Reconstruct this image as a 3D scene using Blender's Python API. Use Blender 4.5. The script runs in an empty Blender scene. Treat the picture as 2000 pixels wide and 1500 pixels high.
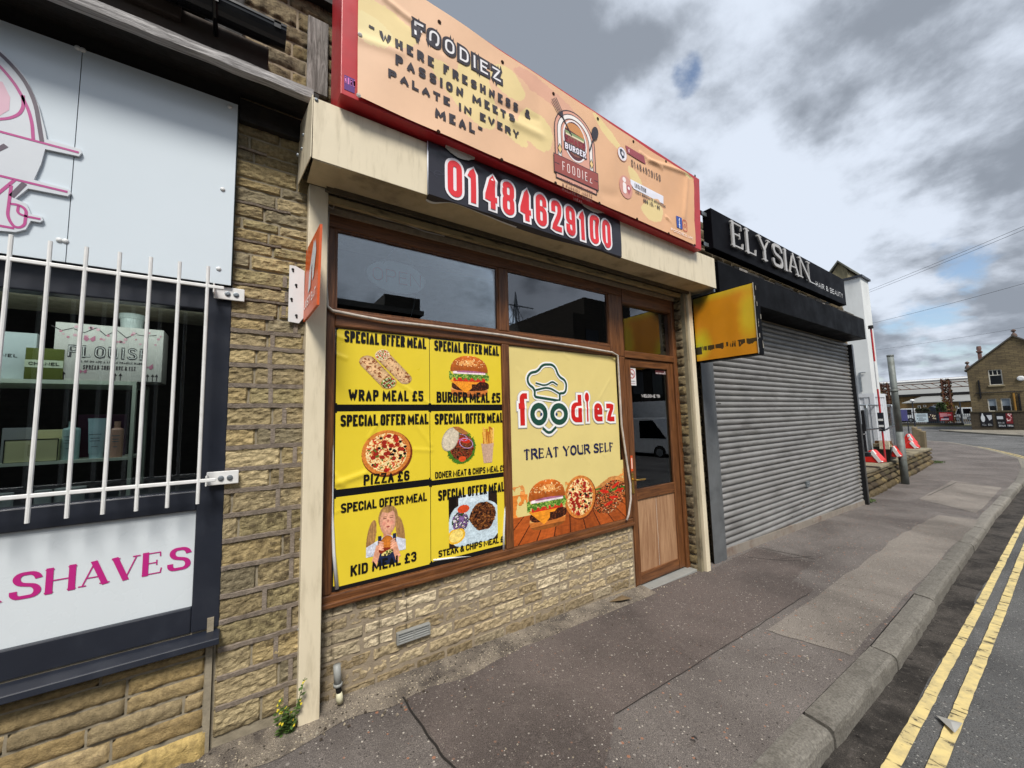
import bpy, math, random
import numpy as np
from mathutils import Vector, Matrix, noise as mnoise
rnd = random.Random(7)
S = bpy.context.scene
COL = S.collection
# ---------------------------------------------------------------- camera
f_px = 760.0
CAM = np.array([0.0, -2.4, 1.55])
_X = np.array([1100.0, 40.0, f_px]); _X /= np.linalg.norm(_X)
_P = np.array([0.0, 40 + 0.0263 * 1100, f_px]); _P /= np.linalg.norm(_P)
_U = np.cross(_X, _P); _U /= np.linalg.norm(_U)
if _U[1] > 0: _U = -_U
_Y = np.cross(_X, _U)
if _Y[2] < 0: _Y = -_Y
RM = np.array([_X, _Y, _U])
cd = bpy.data.cameras.new("camera"); cam = bpy.data.objects.new("camera", cd); COL.objects.link(cam)
cd.sensor_width = 36; cd.lens = f_px / 2000 * 36; cd.clip_start = 0.05; cd.clip_end = 3000
m = Matrix.Identity(4)
for r in range(3):
    m[r][0] = RM[r, 0]; m[r][1] = -RM[r, 1]; m[r][2] = -RM[r, 2]; m[r][3] = CAM[r]
cam.matrix_world = m
S.camera = cam
S.view_settings.view_transform = 'Standard'
S.view_settings.look = 'None'
S.view_settings.exposure = 1.08
S.view_settings.gamma = 1.0
S.render.resolution_x = 1024; S.render.resolution_y = 768
try:
    S.cycles.max_bounces = 8; S.cycles.use_denoising = True
except Exception: pass

def ray(px, py): return RM @ np.array([px - 1000.0, py - 750.0, f_px])
def AY(px, py, y):   # point of the plane y seen at a measured picture point
    d = ray(px, py); return CAM + (y - CAM[1]) / d[1] * d
def AX(px, py, x):
    d = ray(px, py); return CAM + (x - CAM[0]) / d[0] * d
def UV(px, py, y):
    p = AY(px, py, y); return (p[0], p[2])
def gz(x): return 0.05 - 0.027 * min(x, 11.1)     # pavement level along the street
def rz(x): return gz(x) - 0.10                     # road level
def G(px, py, dz=0.0):
    z = 0
    for i in range(60):
        d = ray(px, py); P = CAM + (z - CAM[2]) / d[2] * d; z = .5 * z + .5 * (gz(P[0]) + dz)
    return P

# ---------------------------------------------------------------- sun and sky
SUN_EL, SUN_AZ = math.radians(52), math.radians(205)   # azimuth: direction the light comes from, clockwise from +y
sd = Vector((math.sin(SUN_AZ) * math.cos(SUN_EL), math.cos(SUN_AZ) * math.cos(SUN_EL), math.sin(SUN_EL)))
sl = bpy.data.lights.new("sun", 'SUN'); sl.energy = 2.1; sl.angle = math.radians(16); sl.color = (1, .95, .88)
so = bpy.data.objects.new("sun", sl); COL.objects.link(so)
so.rotation_euler = sd.to_track_quat('Z', 'Y').to_euler(); so.location = (0, -5, 12)

class NT:
    def __init__(s, tree): s.t = tree; s.n = tree.nodes; s.l = tree.links
    def new(s, ty, **kw):
        n = s.n.new(ty)
        for k, v in kw.items():
            if k.startswith('i_'):
                n.inputs[k[2:].replace('_', ' ')].default_value = v
            else: setattr(n, k, v)
        return n
    def link(s, a, b): s.l.new(a, b)
    def math(s, op, a, b=None, c=None, clamp=False):
        n = s.n.new('ShaderNodeMath'); n.operation = op; n.use_clamp = clamp
        for i, v in enumerate((a, b, c)):
            if v is None: continue
            if hasattr(v, 'links'): s.l.new(v, n.inputs[i])
            else: n.inputs[i].default_value = v
        return n.outputs[0]
    def ramp(s, v, a, b, lo=0.0, hi=1.0):
        n = s.n.new('ShaderNodeMapRange'); n.interpolation_type = 'SMOOTHSTEP'
        s.l.new(v, n.inputs[0]); n.inputs[1].default_value = a; n.inputs[2].default_value = b
        n.inputs[3].default_value = lo; n.inputs[4].default_value = hi
        return n.outputs[0]
    def mix(s, f, a, b, mode='MIX'):
        n = s.n.new('ShaderNodeMix'); n.data_type = 'RGBA'; n.blend_type = mode
        for i, v in ((0, f), (6, a), (7, b)):
            if hasattr(v, 'links'): s.l.new(v, n.inputs[i])
            elif i == 0: n.inputs[0].default_value = v
            else: n.inputs[i].default_value = (v[0], v[1], v[2], 1)
        return n.outputs[2]
    def noise(s, vec, scale, detail=4, rough=.55, dist=0.0):
        n = s.n.new('ShaderNodeTexNoise'); n.inputs['Scale'].default_value = scale
        n.inputs['Detail'].default_value = detail; n.inputs['Roughness'].default_value = rough
        n.inputs['Distortion'].default_value = dist
        if vec is not None: s.l.new(vec, n.inputs['Vector'])
        return n.outputs['Fac']

W = bpy.data.worlds.new("World"); S.world = W; W.use_nodes = True
w = NT(W.node_tree); w.n.clear()
sky = w.new('ShaderNodeTexSky', sky_type='NISHITA', sun_disc=False, sun_elevation=SUN_EL, sun_rotation=SUN_AZ)
sky.air_density = 1.0; sky.dust_density = 1.2
tc = w.new('ShaderNodeTexCoord'); vn = w.new('ShaderNodeVectorMath', operation='NORMALIZE')
w.link(tc.outputs['Generated'], vn.inputs[0]); D = vn.outputs[0]
sx = w.new('ShaderNodeSeparateXYZ'); w.link(D, sx.inputs[0])
zz = w.math('MAXIMUM', w.math('ADD', sx.outputs[2], 0.34), 0.03)
px_ = w.math('DIVIDE', sx.outputs[0], zz); py_ = w.math('DIVIDE', sx.outputs[1], zz)
cb = w.new('ShaderNodeCombineXYZ'); w.link(px_, cb.inputs[0]); w.link(py_, cb.inputs[1])
cov = w.noise(cb.outputs[0], 1.9, 11, .60, .15)
mpv = w.new('ShaderNodeVectorMath', operation='ADD'); w.link(cb.outputs[0], mpv.inputs[0]); mpv.inputs[1].default_value = (4.3, 1.7, 0)
shade = w.noise(mpv.outputs[0], 1.5, 10, .56, .15)
ofs = w.new('ShaderNodeVectorMath', operation='ADD'); w.link(cb.outputs[0], ofs.inputs[0]); ofs.inputs[1].default_value = (-.05, -.09, 0)
rel = w.math('MULTIPLY', w.math('SUBTRACT', w.noise(cb.outputs[0], 2.3, 8, .55, .1), w.noise(ofs.outputs[0], 2.3, 8, .55, .1)), 1.7)
fine = w.noise(cb.outputs[0], 5.0, 6, .6)
def spot(px, py, rad, soft=None):   # soft round region of the sky around one direction
    d = ray(px, py); d = d / np.linalg.norm(d)
    n = w.new('ShaderNodeVectorMath', operation='DOT_PRODUCT'); w.link(D, n.inputs[0]); n.inputs[1].default_value = tuple(d)
    ro = math.radians(rad)
    return w.ramp(n.outputs['Value'], math.cos(ro), math.cos(ro * .15))
# coverage: mostly overcast, thinner toward the horizon
c0 = w.math('ADD', cov, w.ramp(sx.outputs[2], 0.0, 0.5, 0.03, 0.17))
for (a, b, r, k) in ((1335, 135, 4.4, -.27), (1338, 128, 2.2, -.08), (1420, 235, 4, -.06), (1765, 535, 7, -.10), (1975, 490, 6, -.12), (1830, 565, 4, -.07), (1780, 650, 5, -.08),
                     (1480, 620, 8, -.04), (1880, 150, 6, -.03), (1600, 285, 3.0, -.07), (1870, 660, 6, -.03),
                     (1900, 330, 20, .10), (1250, 60, 25, .10), (1450, 400, 14, .06)):
    c0 = w.math('ADD', c0, w.math('MULTIPLY', spot(a, b, r), k))
c0 = w.math('ADD', c0, w.math('MULTIPLY', w.math('SUBTRACT', fine, .5), .16))
cover = w.ramp(c0, 0.40, 0.53)
br = w.math('ADD', w.math('ADD', w.math('ADD', w.math('ADD', w.math('MULTIPLY', w.math('SUBTRACT', shade, .5), 1.35), .535), rel), w.ramp(sx.outputs[1], -.2, -.9, 0, .16)), w.math('MULTIPLY', w.math('SUBTRACT', fine, .5), .30))  # clouds brightened behind the camera, out of view, to lighten the pane reflections
for (a, b, r, k) in ((930, 0, 24, -.20), (1000, 10, 60, .0), (1880, 350, 13, -.20), (1640, 120, 16, .06), (1290, 140, 20, .20), (1450, 390, 10, -.05),
                     (1900, 180, 10, .18), (1600, 200, 14, .02), (1950, 60, 18, -.02), (1900, 500, 8, .10), (1930, 560, 7, -.05), (1700, 450, 14, .10), (1500, 520, 10, .08)):
    br = w.math('ADD', br, w.math('MULTIPLY', spot(a, b, r), k))
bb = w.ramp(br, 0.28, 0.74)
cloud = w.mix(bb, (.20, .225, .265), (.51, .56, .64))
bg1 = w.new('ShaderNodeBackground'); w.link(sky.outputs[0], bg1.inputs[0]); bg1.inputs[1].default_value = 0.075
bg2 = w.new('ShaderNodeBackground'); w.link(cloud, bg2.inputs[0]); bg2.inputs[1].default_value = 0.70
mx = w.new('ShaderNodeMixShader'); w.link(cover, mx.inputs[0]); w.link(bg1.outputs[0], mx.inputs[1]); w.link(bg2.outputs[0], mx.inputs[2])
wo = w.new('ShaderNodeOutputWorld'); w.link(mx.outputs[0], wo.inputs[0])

# ---------------------------------------------------------------- helpers
def hx(h, k=1.0):
    h = h.lstrip('#'); c = [int(h[i:i + 2], 16) / 255 for i in (0, 2, 4)]
    return tuple(k * (v / 12.92 if v <= .04045 else ((v + .055) / 1.055) ** 2.4) for v in c)
MATS = {}
def mat(name, col='#808080', rough=.6, metal=0.0, var=.12, vscale=6.0, bump=0.0, bscale=60.0, attr=False, spec=.5,
        dirt=None, dscale=1.5, damt=.5, dstretch=(1, 1, 1), coat=0.0, k=1.0):
    if name in MATS: return MATS[name]
    M = bpy.data.materials.new(name); M.use_nodes = True; t = NT(M.node_tree); t.n.clear()
    out = t.new('ShaderNodeOutputMaterial'); b = t.new('ShaderNodeBsdfPrincipled'); t.link(b.outputs[0], out.inputs[0])
    tc = t.new('ShaderNodeTexCoord'); v = tc.outputs['Object']
    if attr:
        a = t.new('ShaderNodeAttribute', attribute_name='Col'); base = a.outputs['Color']
    else: base = hx(col, k)
    n1 = t.noise(v, vscale, 5, .6)
    g = t.ramp(n1, .25, .75, 1 - var, 1 + var)
    gc = t.new('ShaderNodeCombineColor'); [t.link(g, gc.inputs[i]) for i in range(3)]
    c = t.mix(1.0, base, gc.outputs[0], 'MULTIPLY')
    if dirt is not None:
        mp = t.new('ShaderNodeMapping'); t.link(v, mp.inputs[0]); mp.inputs['Scale'].default_value = dstretch
        dn = t.noise(mp.outputs[0], dscale, 7, .65)
        c = t.mix(t.ramp(dn, .48, .72, 0, damt), c, hx(dirt))
    t.link(c, b.inputs['Base Color'])
    b.inputs['Metallic'].default_value = metal
    b.inputs['Specular IOR Level'].default_value = spec
    b.inputs['Coat Weight'].default_value = coat
    rn = t.noise(v, vscale * 1.7, 4, .6)
    t.link(t.ramp(rn, .2, .8, max(.02, rough * .82), min(1, rough * 1.18)), b.inputs['Roughness'])
    if bump:
        bn = t.noise(v, bscale, 6, .65)
        bm = t.new('ShaderNodeBump'); bm.inputs['Strength'].default_value = bump; bm.inputs['Distance'].default_value = .01
        t.link(bn, bm.inputs['Height']); t.link(bm.outputs[0], b.inputs['Normal'])
    M['nt'] = 1
    MATS[name] = M; return M

ORG = {}
SPLIT = {'window_frame', 'window_rail', 'roof', 'door_frame', 'door_head', 'door_rail', 'threshold', 'shutter_slot', 'side_trim', 'sign_bracket', 'bracket', 'shelf_post', 'shelf_board', 'post', 'rail_base', 'gutter_bracket', 'board', 'door_panel', 'windows', 'wall', 'eyelet', 'screw_cap', 'rivet', 'keyhole', 'curled_edge', 'fascia', 'soffit', 'shutter_box', 'underside', 'iron_pipe', 'label_strip', 'red_body', 'headlight', 'door', 'shutter_guide', 'shutter_channel'}
def tag(o, label=None, cat=None, group=None, kind=None):
    if label: o['label'] = label
    if cat: o['category'] = cat
    if group: o['group'] = group
    if kind: o['kind'] = kind
    return o
def thing(name, label, cat, loc=(0, 0, 0), group=None):
    o = bpy.data.objects.new(name, None); COL.objects.link(o); o.location = loc; o.empty_display_size = .1
    ORG[o.name] = Vector(loc); return tag(o, label, cat, group)

class MB:
    def __init__(s): s.v = []; s.f = []; s.c = []; s.col = (1, 1, 1)
    def addv(s, pts): n = len(s.v); s.v.extend([tuple(p) for p in pts]); return n
    def face(s, idx, col=None): s.f.append(tuple(idx)); s.c.append(col or s.col)
    def poly(s, pts, col=None): n = s.addv(pts); s.face(range(n, n + len(pts)), col); return s
    def box(s, a, b, col=None):
        x0, y0, z0 = [min(a[i], b[i]) for i in range(3)]; x1, y1, z1 = [max(a[i], b[i]) for i in range(3)]
        n = s.addv([(x0, y0, z0), (x1, y0, z0), (x1, y1, z0), (x0, y1, z0), (x0, y0, z1), (x1, y0, z1), (x1, y1, z1), (x0, y1, z1)])
        for q in ((0, 3, 2, 1), (4, 5, 6, 7), (0, 1, 5, 4), (1, 2, 6, 5), (2, 3, 7, 6), (3, 0, 4, 7)): s.face([n + i for i in q], col)
        return s
    def hexa(s, P, col=None):   # 8 points: bottom loop 4, top loop 4
        n = s.addv(P)
        for q in ((0, 3, 2, 1), (4, 5, 6, 7), (0, 1, 5, 4), (1, 2, 6, 5), (2, 3, 7, 6), (3, 0, 4, 7)): s.face([n + i for i in q], col)
        return s
    def prism(s, pts, off, col=None):   # pts 3D loop, extruded by off
        n = len(pts); a = s.addv(pts); b = s.addv([tuple(np.array(p) + np.array(off)) for p in pts])
        s.face([a + i for i in range(n)][::-1], col); s.face([b + i for i in range(n)], col)
        for i in range(n):
            j = (i + 1) % n; s.face((a + i, a + j, b + j, b + i), col)
        return s
    def tube(s, pts, r, n=8, col=None, cap=True):
        pts = [Vector(p) for p in pts]; rs = r if isinstance(r, (list, tuple)) else [r] * len(pts); rings = []
        up = Vector((0, 0, 1)); pr = None
        for i, p in enumerate(pts):
            t = (pts[min(i + 1, len(pts) - 1)] - pts[max(i - 1, 0)]).normalized()
            if pr is None:
                a = t.cross(up)
                if a.length < .05: a = t.cross(Vector((1, 0, 0)))
            else: a = pr - t * pr.dot(t)
            a.normalize(); b = t.cross(a); pr = a
            rings.append(s.addv([p + (a * math.cos(2 * math.pi * k / n) + b * math.sin(2 * math.pi * k / n)) * rs[i] for k in range(n)]))
        for i in range(len(rings) - 1):
            for k in range(n):
                k2 = (k + 1) % n; s.face((rings[i] + k, rings[i] + k2, rings[i + 1] + k2, rings[i + 1] + k), col)
        if cap:
            s.face([rings[0] + k for k in range(n)][::-1], col); s.face([rings[-1] + k for k in range(n)], col)
        return s
    def lathe(s, c, prof, n=20, col=None, axis='z'):   # prof [(r,h)]
        rings = []
        for r, h in prof:
            L = []
            for k in range(n):
                a = 2 * math.pi * k / n; p = (r * math.cos(a), r * math.sin(a), h)
                if axis == 'y': p = (p[0], h, p[1])
                if axis == 'x': p = (h, p[0], p[1])
                L.append((c[0] + p[0], c[1] + p[1], c[2] + p[2]))
            rings.append(s.addv(L))
        for i in range(len(rings) - 1):
            for k in range(n):
                k2 = (k + 1) % n; s.face((rings[i] + k, rings[i] + k2, rings[i + 1] + k2, rings[i + 1] + k), col)
        s.face([rings[0] + k for k in range(n)][::-1], col); s.face([rings[-1] + k for k in range(n)], col)
        return s
    def grid(s, nu, nv, fn, colfn=None, mask=None):
        base = len(s.v)
        for j in range(nv + 1):
            for i in range(nu + 1): s.v.append(tuple(fn(i / nu, j / nv)))
        for j in range(nv):
            for i in range(nu):
                if mask and not mask((i + .5) / nu, (j + .5) / nv): continue
                a = base + j * (nu + 1) + i
                s.face((a, a + 1, a + nu + 2, a + nu + 1), colfn((i + .5) / nu, (j + .5) / nv) if colfn else None)
        return s
    def build(s, name, material, parent=None, smooth=False, bevel=0.0, seg=2):
        if name in SPLIT:
            comp = s.components()
            if 1 < len(comp) <= 60:
                obs = []
                for fs in comp:
                    m2 = MB(); mp = {}
                    for fi in fs:
                        ids = []
                        for i in s.f[fi]:
                            if i not in mp: mp[i] = len(m2.v); m2.v.append(s.v[i])
                            ids.append(mp[i])
                        m2.f.append(tuple(ids)); m2.c.append(s.c[fi])
                    obs.append(m2._build(name, material, parent, smooth, bevel, seg))
                return obs[0]
        return s._build(name, material, parent, smooth, bevel, seg)
    def components(s):
        par = list(range(len(s.v)))
        def find(a):
            while par[a] != a: par[a] = par[par[a]]; a = par[a]
            return a
        for f in s.f:
            r = find(f[0])
            for i in f[1:]: par[find(i)] = r
        g = {}
        for k, f in enumerate(s.f): g.setdefault(find(f[0]), []).append(k)
        return list(g.values())
    def _build(s, name, material, parent=None, smooth=False, bevel=0.0, seg=2):
        me = bpy.data.meshes.new(name); o = bpy.data.objects.new(name, me); COL.objects.link(o)
        org = ORG.get(parent.name, Vector((0, 0, 0))) if parent is not None else Vector((0, 0, 0))
        V = np.array(s.v, dtype=float).reshape(-1, 3) - np.array(org)
        me.from_pydata(V.tolist(), [], s.f)
        at = me.color_attributes.new('Col', 'FLOAT_COLOR', 'CORNER')
        ca = []
        for fc, c in zip(s.f, s.c): ca.extend([c[0], c[1], c[2], 1.0] * len(fc))
        if len(ca) == len(at.data) * 4: at.data.foreach_set('color', ca)
        me.materials.append(material)
        if smooth: me.polygons.foreach_set('use_smooth', [True] * len(me.polygons))
        me.update()
        if parent is not None: o.parent = parent
        ORG[o.name] = org.copy()
        if bevel:
            bmod = o.modifiers.new('bevel', 'BEVEL'); bmod.width = bevel; bmod.segments = seg; bmod.limit_method = 'ANGLE'; bmod.angle_limit = .6
            if smooth is False and seg > 1:
                pass
        return o

# ---- printed picture: a fine sheet of coloured cells (numpy in, mesh out)
def _h(i, j, s):
    x = np.sin(i * 127.1 + j * 311.7 + s * 74.7) * 43758.5453; return x - np.floor(x)
def vn2(x, y, s=0):
    i = np.floor(x); j = np.floor(y); fx = x - i; fy = y - j; fx = fx * fx * (3 - 2 * fx); fy = fy * fy * (3 - 2 * fy)
    return (_h(i, j, s) * (1 - fx) + _h(i + 1, j, s) * fx) * (1 - fy) + (_h(i, j + 1, s) * (1 - fx) + _h(i + 1, j + 1, s) * fx) * fy
def fbm(x, y, s=0, o=4):
    r = 0; a = .5; t = 0
    for k in range(o): r = r + a * vn2(x * 2 ** k, y * 2 ** k, s + k * 13); t += a; a *= .55
    return r / t
class Art:
    def __init__(s, nx, ny, asp):
        u = (np.arange(nx) + .5) / nx; v = (np.arange(ny) + .5) / ny
        s.u, s.v = np.meshgrid(u, v); s.asp = asp
        s.c = np.zeros((ny, nx, 3)); s.a = np.zeros((ny, nx))
    def put(s, m, col, shade=None):
        c = np.array(hx(col) if isinstance(col, str) else col)
        k = c[None, None, :] * (np.ones_like(s.u) * (1.0 if shade is None else shade))[..., None]
        m = np.asarray(m, float); mm = np.clip(m, 0, 1)[..., None]
        s.c = s.c * (1 - mm) + k * mm; s.a = np.maximum(s.a, np.clip(m, 0, 1)); return s
    def paint(s, m, arr):
        m = np.asarray(m, float); mm = np.clip(m, 0, 1)[..., None]; s.c = s.c * (1 - mm) + arr * mm; s.a = np.maximum(s.a, np.clip(m, 0, 1))
def ell(u, v, cx, cy, rx, ry, rot=0, p=2):
    c, s_ = math.cos(rot), math.sin(rot); x = (u - cx) * c + (v - cy) * s_; y = -(u - cx) * s_ + (v - cy) * c
    d = (np.abs(x / rx) ** p + np.abs(y / ry) ** p)
    return (d < 1).astype(float), d, x / rx, y / ry
def sheet(name, art, u0, v0, u1, v1, P, material, parent, layer):
    art.c = (np.clip(art.c, 0, 1) * 1.12) ** 1.18 * (.62 + .74 * fbm(art.u * 40, art.v * 40, 3))[..., None]
    ny, nx = art.a.shape; us = u0 + (u1 - u0) * np.arange(nx + 1) / nx; vs = v0 + (v1 - v0) * np.arange(ny + 1) / ny
    mb = MB(); Ug, Vg = np.meshgrid(us, vs)
    Y = P.depth(Ug, Vg) - layer
    mb.v = np.stack([Ug, Y, Vg], -1).reshape(-1, 3).tolist()
    jj, ii = np.nonzero(art.a > .5); a = jj * (nx + 1) + ii
    F = np.stack([a, a + 1, a + nx + 2, a + nx + 1], -1).tolist(); mb.f = [tuple(q) for q in F]
    mb.c = [tuple(c) for c in art.c[jj, ii].tolist()]
    return mb.build(name, material, parent, smooth=True)

class Panel:     # a plane y=Y with gentle waves; layers stand proud toward the street
    def __init__(s, Y, fn=None): s.Y = Y; s.fn = fn
    def depth(s, u, v): return s.Y - (s.fn(u, v) if s.fn else 0 * np.asarray(u, float))
    def P(s, u, v, layer=0.0): return (u, float(s.depth(np.float64(u), np.float64(v))) - layer, v)
class PanelX:    # a plane x=X facing -x, u runs along -y .. used for the projecting signs
    def __init__(s, X): s.X = X
    def P(s, u, v, layer=0.0): return (s.X - layer, u, v)

# ---- lettering: glyph skeletons given a pen
GL = {
'A': "0,0 .5,1 1,0|.2,.3 .8,.3", 'B': "0,0 0,1 .95,1r .95,.53r 0,.53|.3,.53 1,.53r 1,0r 0,0", 'C': "1,.68 1,1r 0,1r 0,0r 1,0r 1,.32",
'D': "0,0 0,1 1,1r 1,0r z", 'E': "1,1 0,1 0,0 1,0|0,.52 .85,.52", 'F': "1,1 0,1 0,0|0,.5 .85,.5", 'G': "1,.7 1,1r 0,1r 0,0r 1,0r 1,.46 .55,.46",
'H': "0,0 0,1|1,0 1,1|0,.5 1,.5", 'I': "0,0 0,1", 'J': "1,1 1,0r 0,0r 0,.3", 'K': "0,0 0,1|1,1 .05,.42|.35,.6 1,0", 'L': "0,1 0,0 1,0", 'M': "0,0 0,1 .5,.15 1,1 1,0",
'N': "0,0 0,1 1,0 1,1", 'O': "0,0r 0,1r 1,1r 1,0r z", 'P': "0,0 0,1 1,1r 1,.46r 0,.46", 'Q': "0,0r 0,1r 1,1r 1,0r z|.6,.25 1,0",
'R': "0,0 0,1 1,1r 1,.5r 0,.5|.45,.5 1,0", 'S': "1,.82 1,1r 0,1r 0,.54r 1,.46r 1,0r 0,0r 0,.18", 'T': "0,1 1,1|.5,1 .5,0", 'U': "0,1 0,0r 1,0r 1,1",
'V': "0,1 .5,0 1,1", 'W': "0,1 .25,0 .5,.8 .75,0 1,1", 'X': "0,0 1,1|0,1 1,0", 'Y': "0,1 .5,.45 1,1|.5,.45 .5,0", 'Z': "0,1 1,1 0,0 1,0",
'0': "0,0r 0,1r 1,1r 1,0r z", '1': "0,.82 .5,1 .5,0", '2': "0,.72 0,1r 1,1r 1,.6r 0,.0 1,0", '3': "0,.76 0,1r 1,1r 1,.52r .35,.52|.35,.52 1,.52r 1,0r 0,0r 0,.24",
'4': ".75,0 .75,1 0,.25 1,.25", '5': "1,1 0,1 0,.58 1,.58r 1,0r 0,0r 0,.24", '6': "1,.76 1,1r 0,1r 0,0r 1,0r 1,.56r 0,.56", '7': "0,1 1,1 .3,0",
'8': "0,.52r 0,1r 1,1r 1,.52r z|0,0r 0,.52r 1,.52r 1,0r z", '9': "0,.24 0,0r 1,0r 1,1r 0,1r 0,.44r 1,.44",
'£': "1,.75 1,1r .25,1r .25,0|0,0 1,0|0,.48 .75,.48", '&': "1,0 .15,.75 .15,1r .75,1r .75,.72 0,.38 0,0r .65,0r 1,.45", ':': "0,.12 0,.2|0,.6 0,.68", '-': "0,.5 1,.5",
'"': "0,.8 .1,1|.8,.8 .9,1", '.': "0,0 0,.02", "'": "0,.8 .1,1",
'f': "1,1 .3,1r .3,0|0,.62 .9,.62", 'o': "0,0r 0,.66r 1,.66r 1,0r z", 'd': "1,1 1,0|1,.0 0,0r 0,.66r 1,.66", 'i': "0,0 0,.66", 'e': "0,.33 1,.33 1,.66r 0,.66r 0,0r 1,0", 'z': "0,.66 1,.66 0,0 1,0",
}
SER = {
'A': "~0,0 .5,1|.5,1 1,0|~.2,.33 .8,.33|~-.14,0 .14,0|~.8,0 1.2,0", 'E': "0,0 0,1|~-.16,1 .9,1 .92,.82|~0,.52 .7,.52|~.7,.42 .7,.62|~-.16,0 .95,0 1,.2",
'L': "0,0 0,1|~-.2,1 .25,1|~-.2,0 .95,0 1,.22", 'Y': "0,1 .5,.45|~1,1 .5,.45|.5,.45 .5,0|~.28,0 .72,0|~-.18,1 .18,1|~.85,1 1.15,1",
'S': "1,.8 .9,1r .1,1r .1,.6r 1,.42r 1,0r 0,0r 0,.22", 'I': "0,0 0,1|~-.1,1 .1,1|~-.1,0 .1,0", 'N': "~0,0 0,1|0,1 1,0|~1,0 1,1|~-.15,0 .15,0|~-.2,1 .05,1|~.82,1 1.18,1",
'R': "0,0 0,1|~-.16,1 .3,1|.3,1 .9,1r .9,.5r .3,.5|~0,.5 .3,.5|.45,.5 1.05,0|~-.16,0 .2,0", 'H': "0,0 0,1|1,0 1,1|~0,.5 1,.5|~-.16,0 .16,0|~-.16,1 .16,1|~.84,0 1.16,0|~.84,1 1.16,1",
'V': "0,1 .5,0|~.5,0 1,1|~-.15,1 .18,1|~.85,1 1.15,1", 'T': "~0,.8 .02,1 .98,1 1,.8|.5,1 .5,0|~.3,0 .7,0", 'O': "0,0r 0,1r 1,1r 1,0r z", 'U': "0,1 0,0r .95,0r .95,.1|~.95,.1 .95,1|~-.16,1 .16,1|~.8,1 1.1,1",
'F': "0,0 0,1|~-.16,1 .9,1 .92,.82|~0,.52 .7,.52|~-.16,0 .2,0",
}
WD = {'I': 0.0, 'M': 1.75, 'W': 1.8, 'N': 1.15, '&': 1.15, '1': .55, ':': 0, '.': 0, '"': .6, "'": .1, 'i': 0, 'A': 1.05, 'V': 1.05, 'T': .95, 'E': .85, 'F': .82, 'L': .8, '-': .5, '£': .95, 'f': .6}
def rounded(pts, closed, k=.5):
    n = len(pts); out = []
    for i, (x, y, r) in enumerate(pts):
        if not r or (not closed and (i == 0 or i == n - 1)): out.append((x, y)); continue
        a = np.array(pts[(i - 1) % n][:2]); b = np.array(pts[(i + 1) % n][:2]); p = np.array((x, y))
        da = np.linalg.norm(a - p); db = np.linalg.norm(b - p)
        q = min(da * (.5 if pts[(i - 1) % n][2] else .9), db * (.5 if pts[(i + 1) % n][2] else .9), r)
        A = p + (a - p) / max(da, 1e-6) * q; B = p + (b - p) / max(db, 1e-6) * q
        for t in np.linspace(0, 1, 6):
            c1 = A + (p - A) * .56; c2 = B + (p - B) * .56
            z = (1 - t) ** 3 * A + 3 * (1 - t) ** 2 * t * c1 + 3 * (1 - t) * t * t * c2 + t ** 3 * B
            out.append(tuple(z))
    o2 = [out[0]]
    for p in out[1:]:
        if abs(p[0] - o2[-1][0]) + abs(p[1] - o2[-1][1]) > 1e-5: o2.append(p)
    if closed and len(o2) > 3 and abs(o2[0][0] - o2[-1][0]) + abs(o2[0][1] - o2[-1][1]) < 1e-5: o2.pop()
    return o2
def stroke(mb, P, pts, wd, closed=False, layer=.002, col=(0, 0, 0), ext=True, sx=1.0, seg=.05, e0=True, e1=True):
    """ribbon of width wd along pts (2D), pen stretched by sx across u"""
    Q = [np.array((p[0] / sx, p[1])) for p in pts]; n = len(Q)
    if n < 2: return
    if getattr(P, 'fn', None): seg = min(seg, .018)
    if not closed and ext and e0:
        d = Q[0] - Q[1]; Q[0] = Q[0] + d / max(np.linalg.norm(d), 1e-6) * wd / 2
    if not closed and ext and e1:
        d = Q[-1] - Q[-2]; Q[-1] = Q[-1] + d / max(np.linalg.norm(d), 1e-6) * wd / 2
    if closed: Q = Q + [Q[0]]
    R2 = [Q[0]]
    for a, b in zip(Q[:-1], Q[1:]):
        L = np.linalg.norm(b - a); k = max(1, int(L / seg))
        for j in range(1, k + 1): R2.append(a + (b - a) * j / k)
    Q = R2; n = len(Q); Lf = []; Rt = []
    for i in range(n):
        if closed and i in (0, n - 1): d1 = Q[-1] - Q[-2]; d2 = Q[1] - Q[0]
        else: d1 = Q[i] - Q[i - 1] if i > 0 else Q[1] - Q[0]; d2 = Q[i + 1] - Q[i] if i < n - 1 else d1
        d1 = d1 / max(np.linalg.norm(d1), 1e-9); d2 = d2 / max(np.linalg.norm(d2), 1e-9)
        n1 = np.array((-d1[1], d1[0])); n2 = np.array((-d2[1], d2[0])); mt = n1 + n2; ml = np.linalg.norm(mt)
        mt = n1 if ml < .2 else mt / ml
        k = min(1 / max(mt @ n1, .1), 1.5) if n1 @ n2 > -.05 else 1.0
        Lf.append(Q[i] + mt * k * wd / 2); Rt.append(Q[i] - mt * k * wd / 2)
    a = mb.addv([P.P(p[0] * sx, p[1], layer) for p in Lf]); b = mb.addv([P.P(p[0] * sx, p[1], layer) for p in Rt])
    for i in range(n - 1): mb.face((b + i, b + i + 1, a + i + 1, a + i), col)
def parse(sg):
    thin = sg.startswith('~'); sg = sg.lstrip('~'); closed = sg.endswith('z'); pts = []
    for tkn in sg.replace('z', '').split():
        r = tkn.endswith('r'); x, y = tkn.rstrip('r').split(','); pts.append((float(x), float(y), 1 if r else 0))
    return thin, closed, pts
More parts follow.
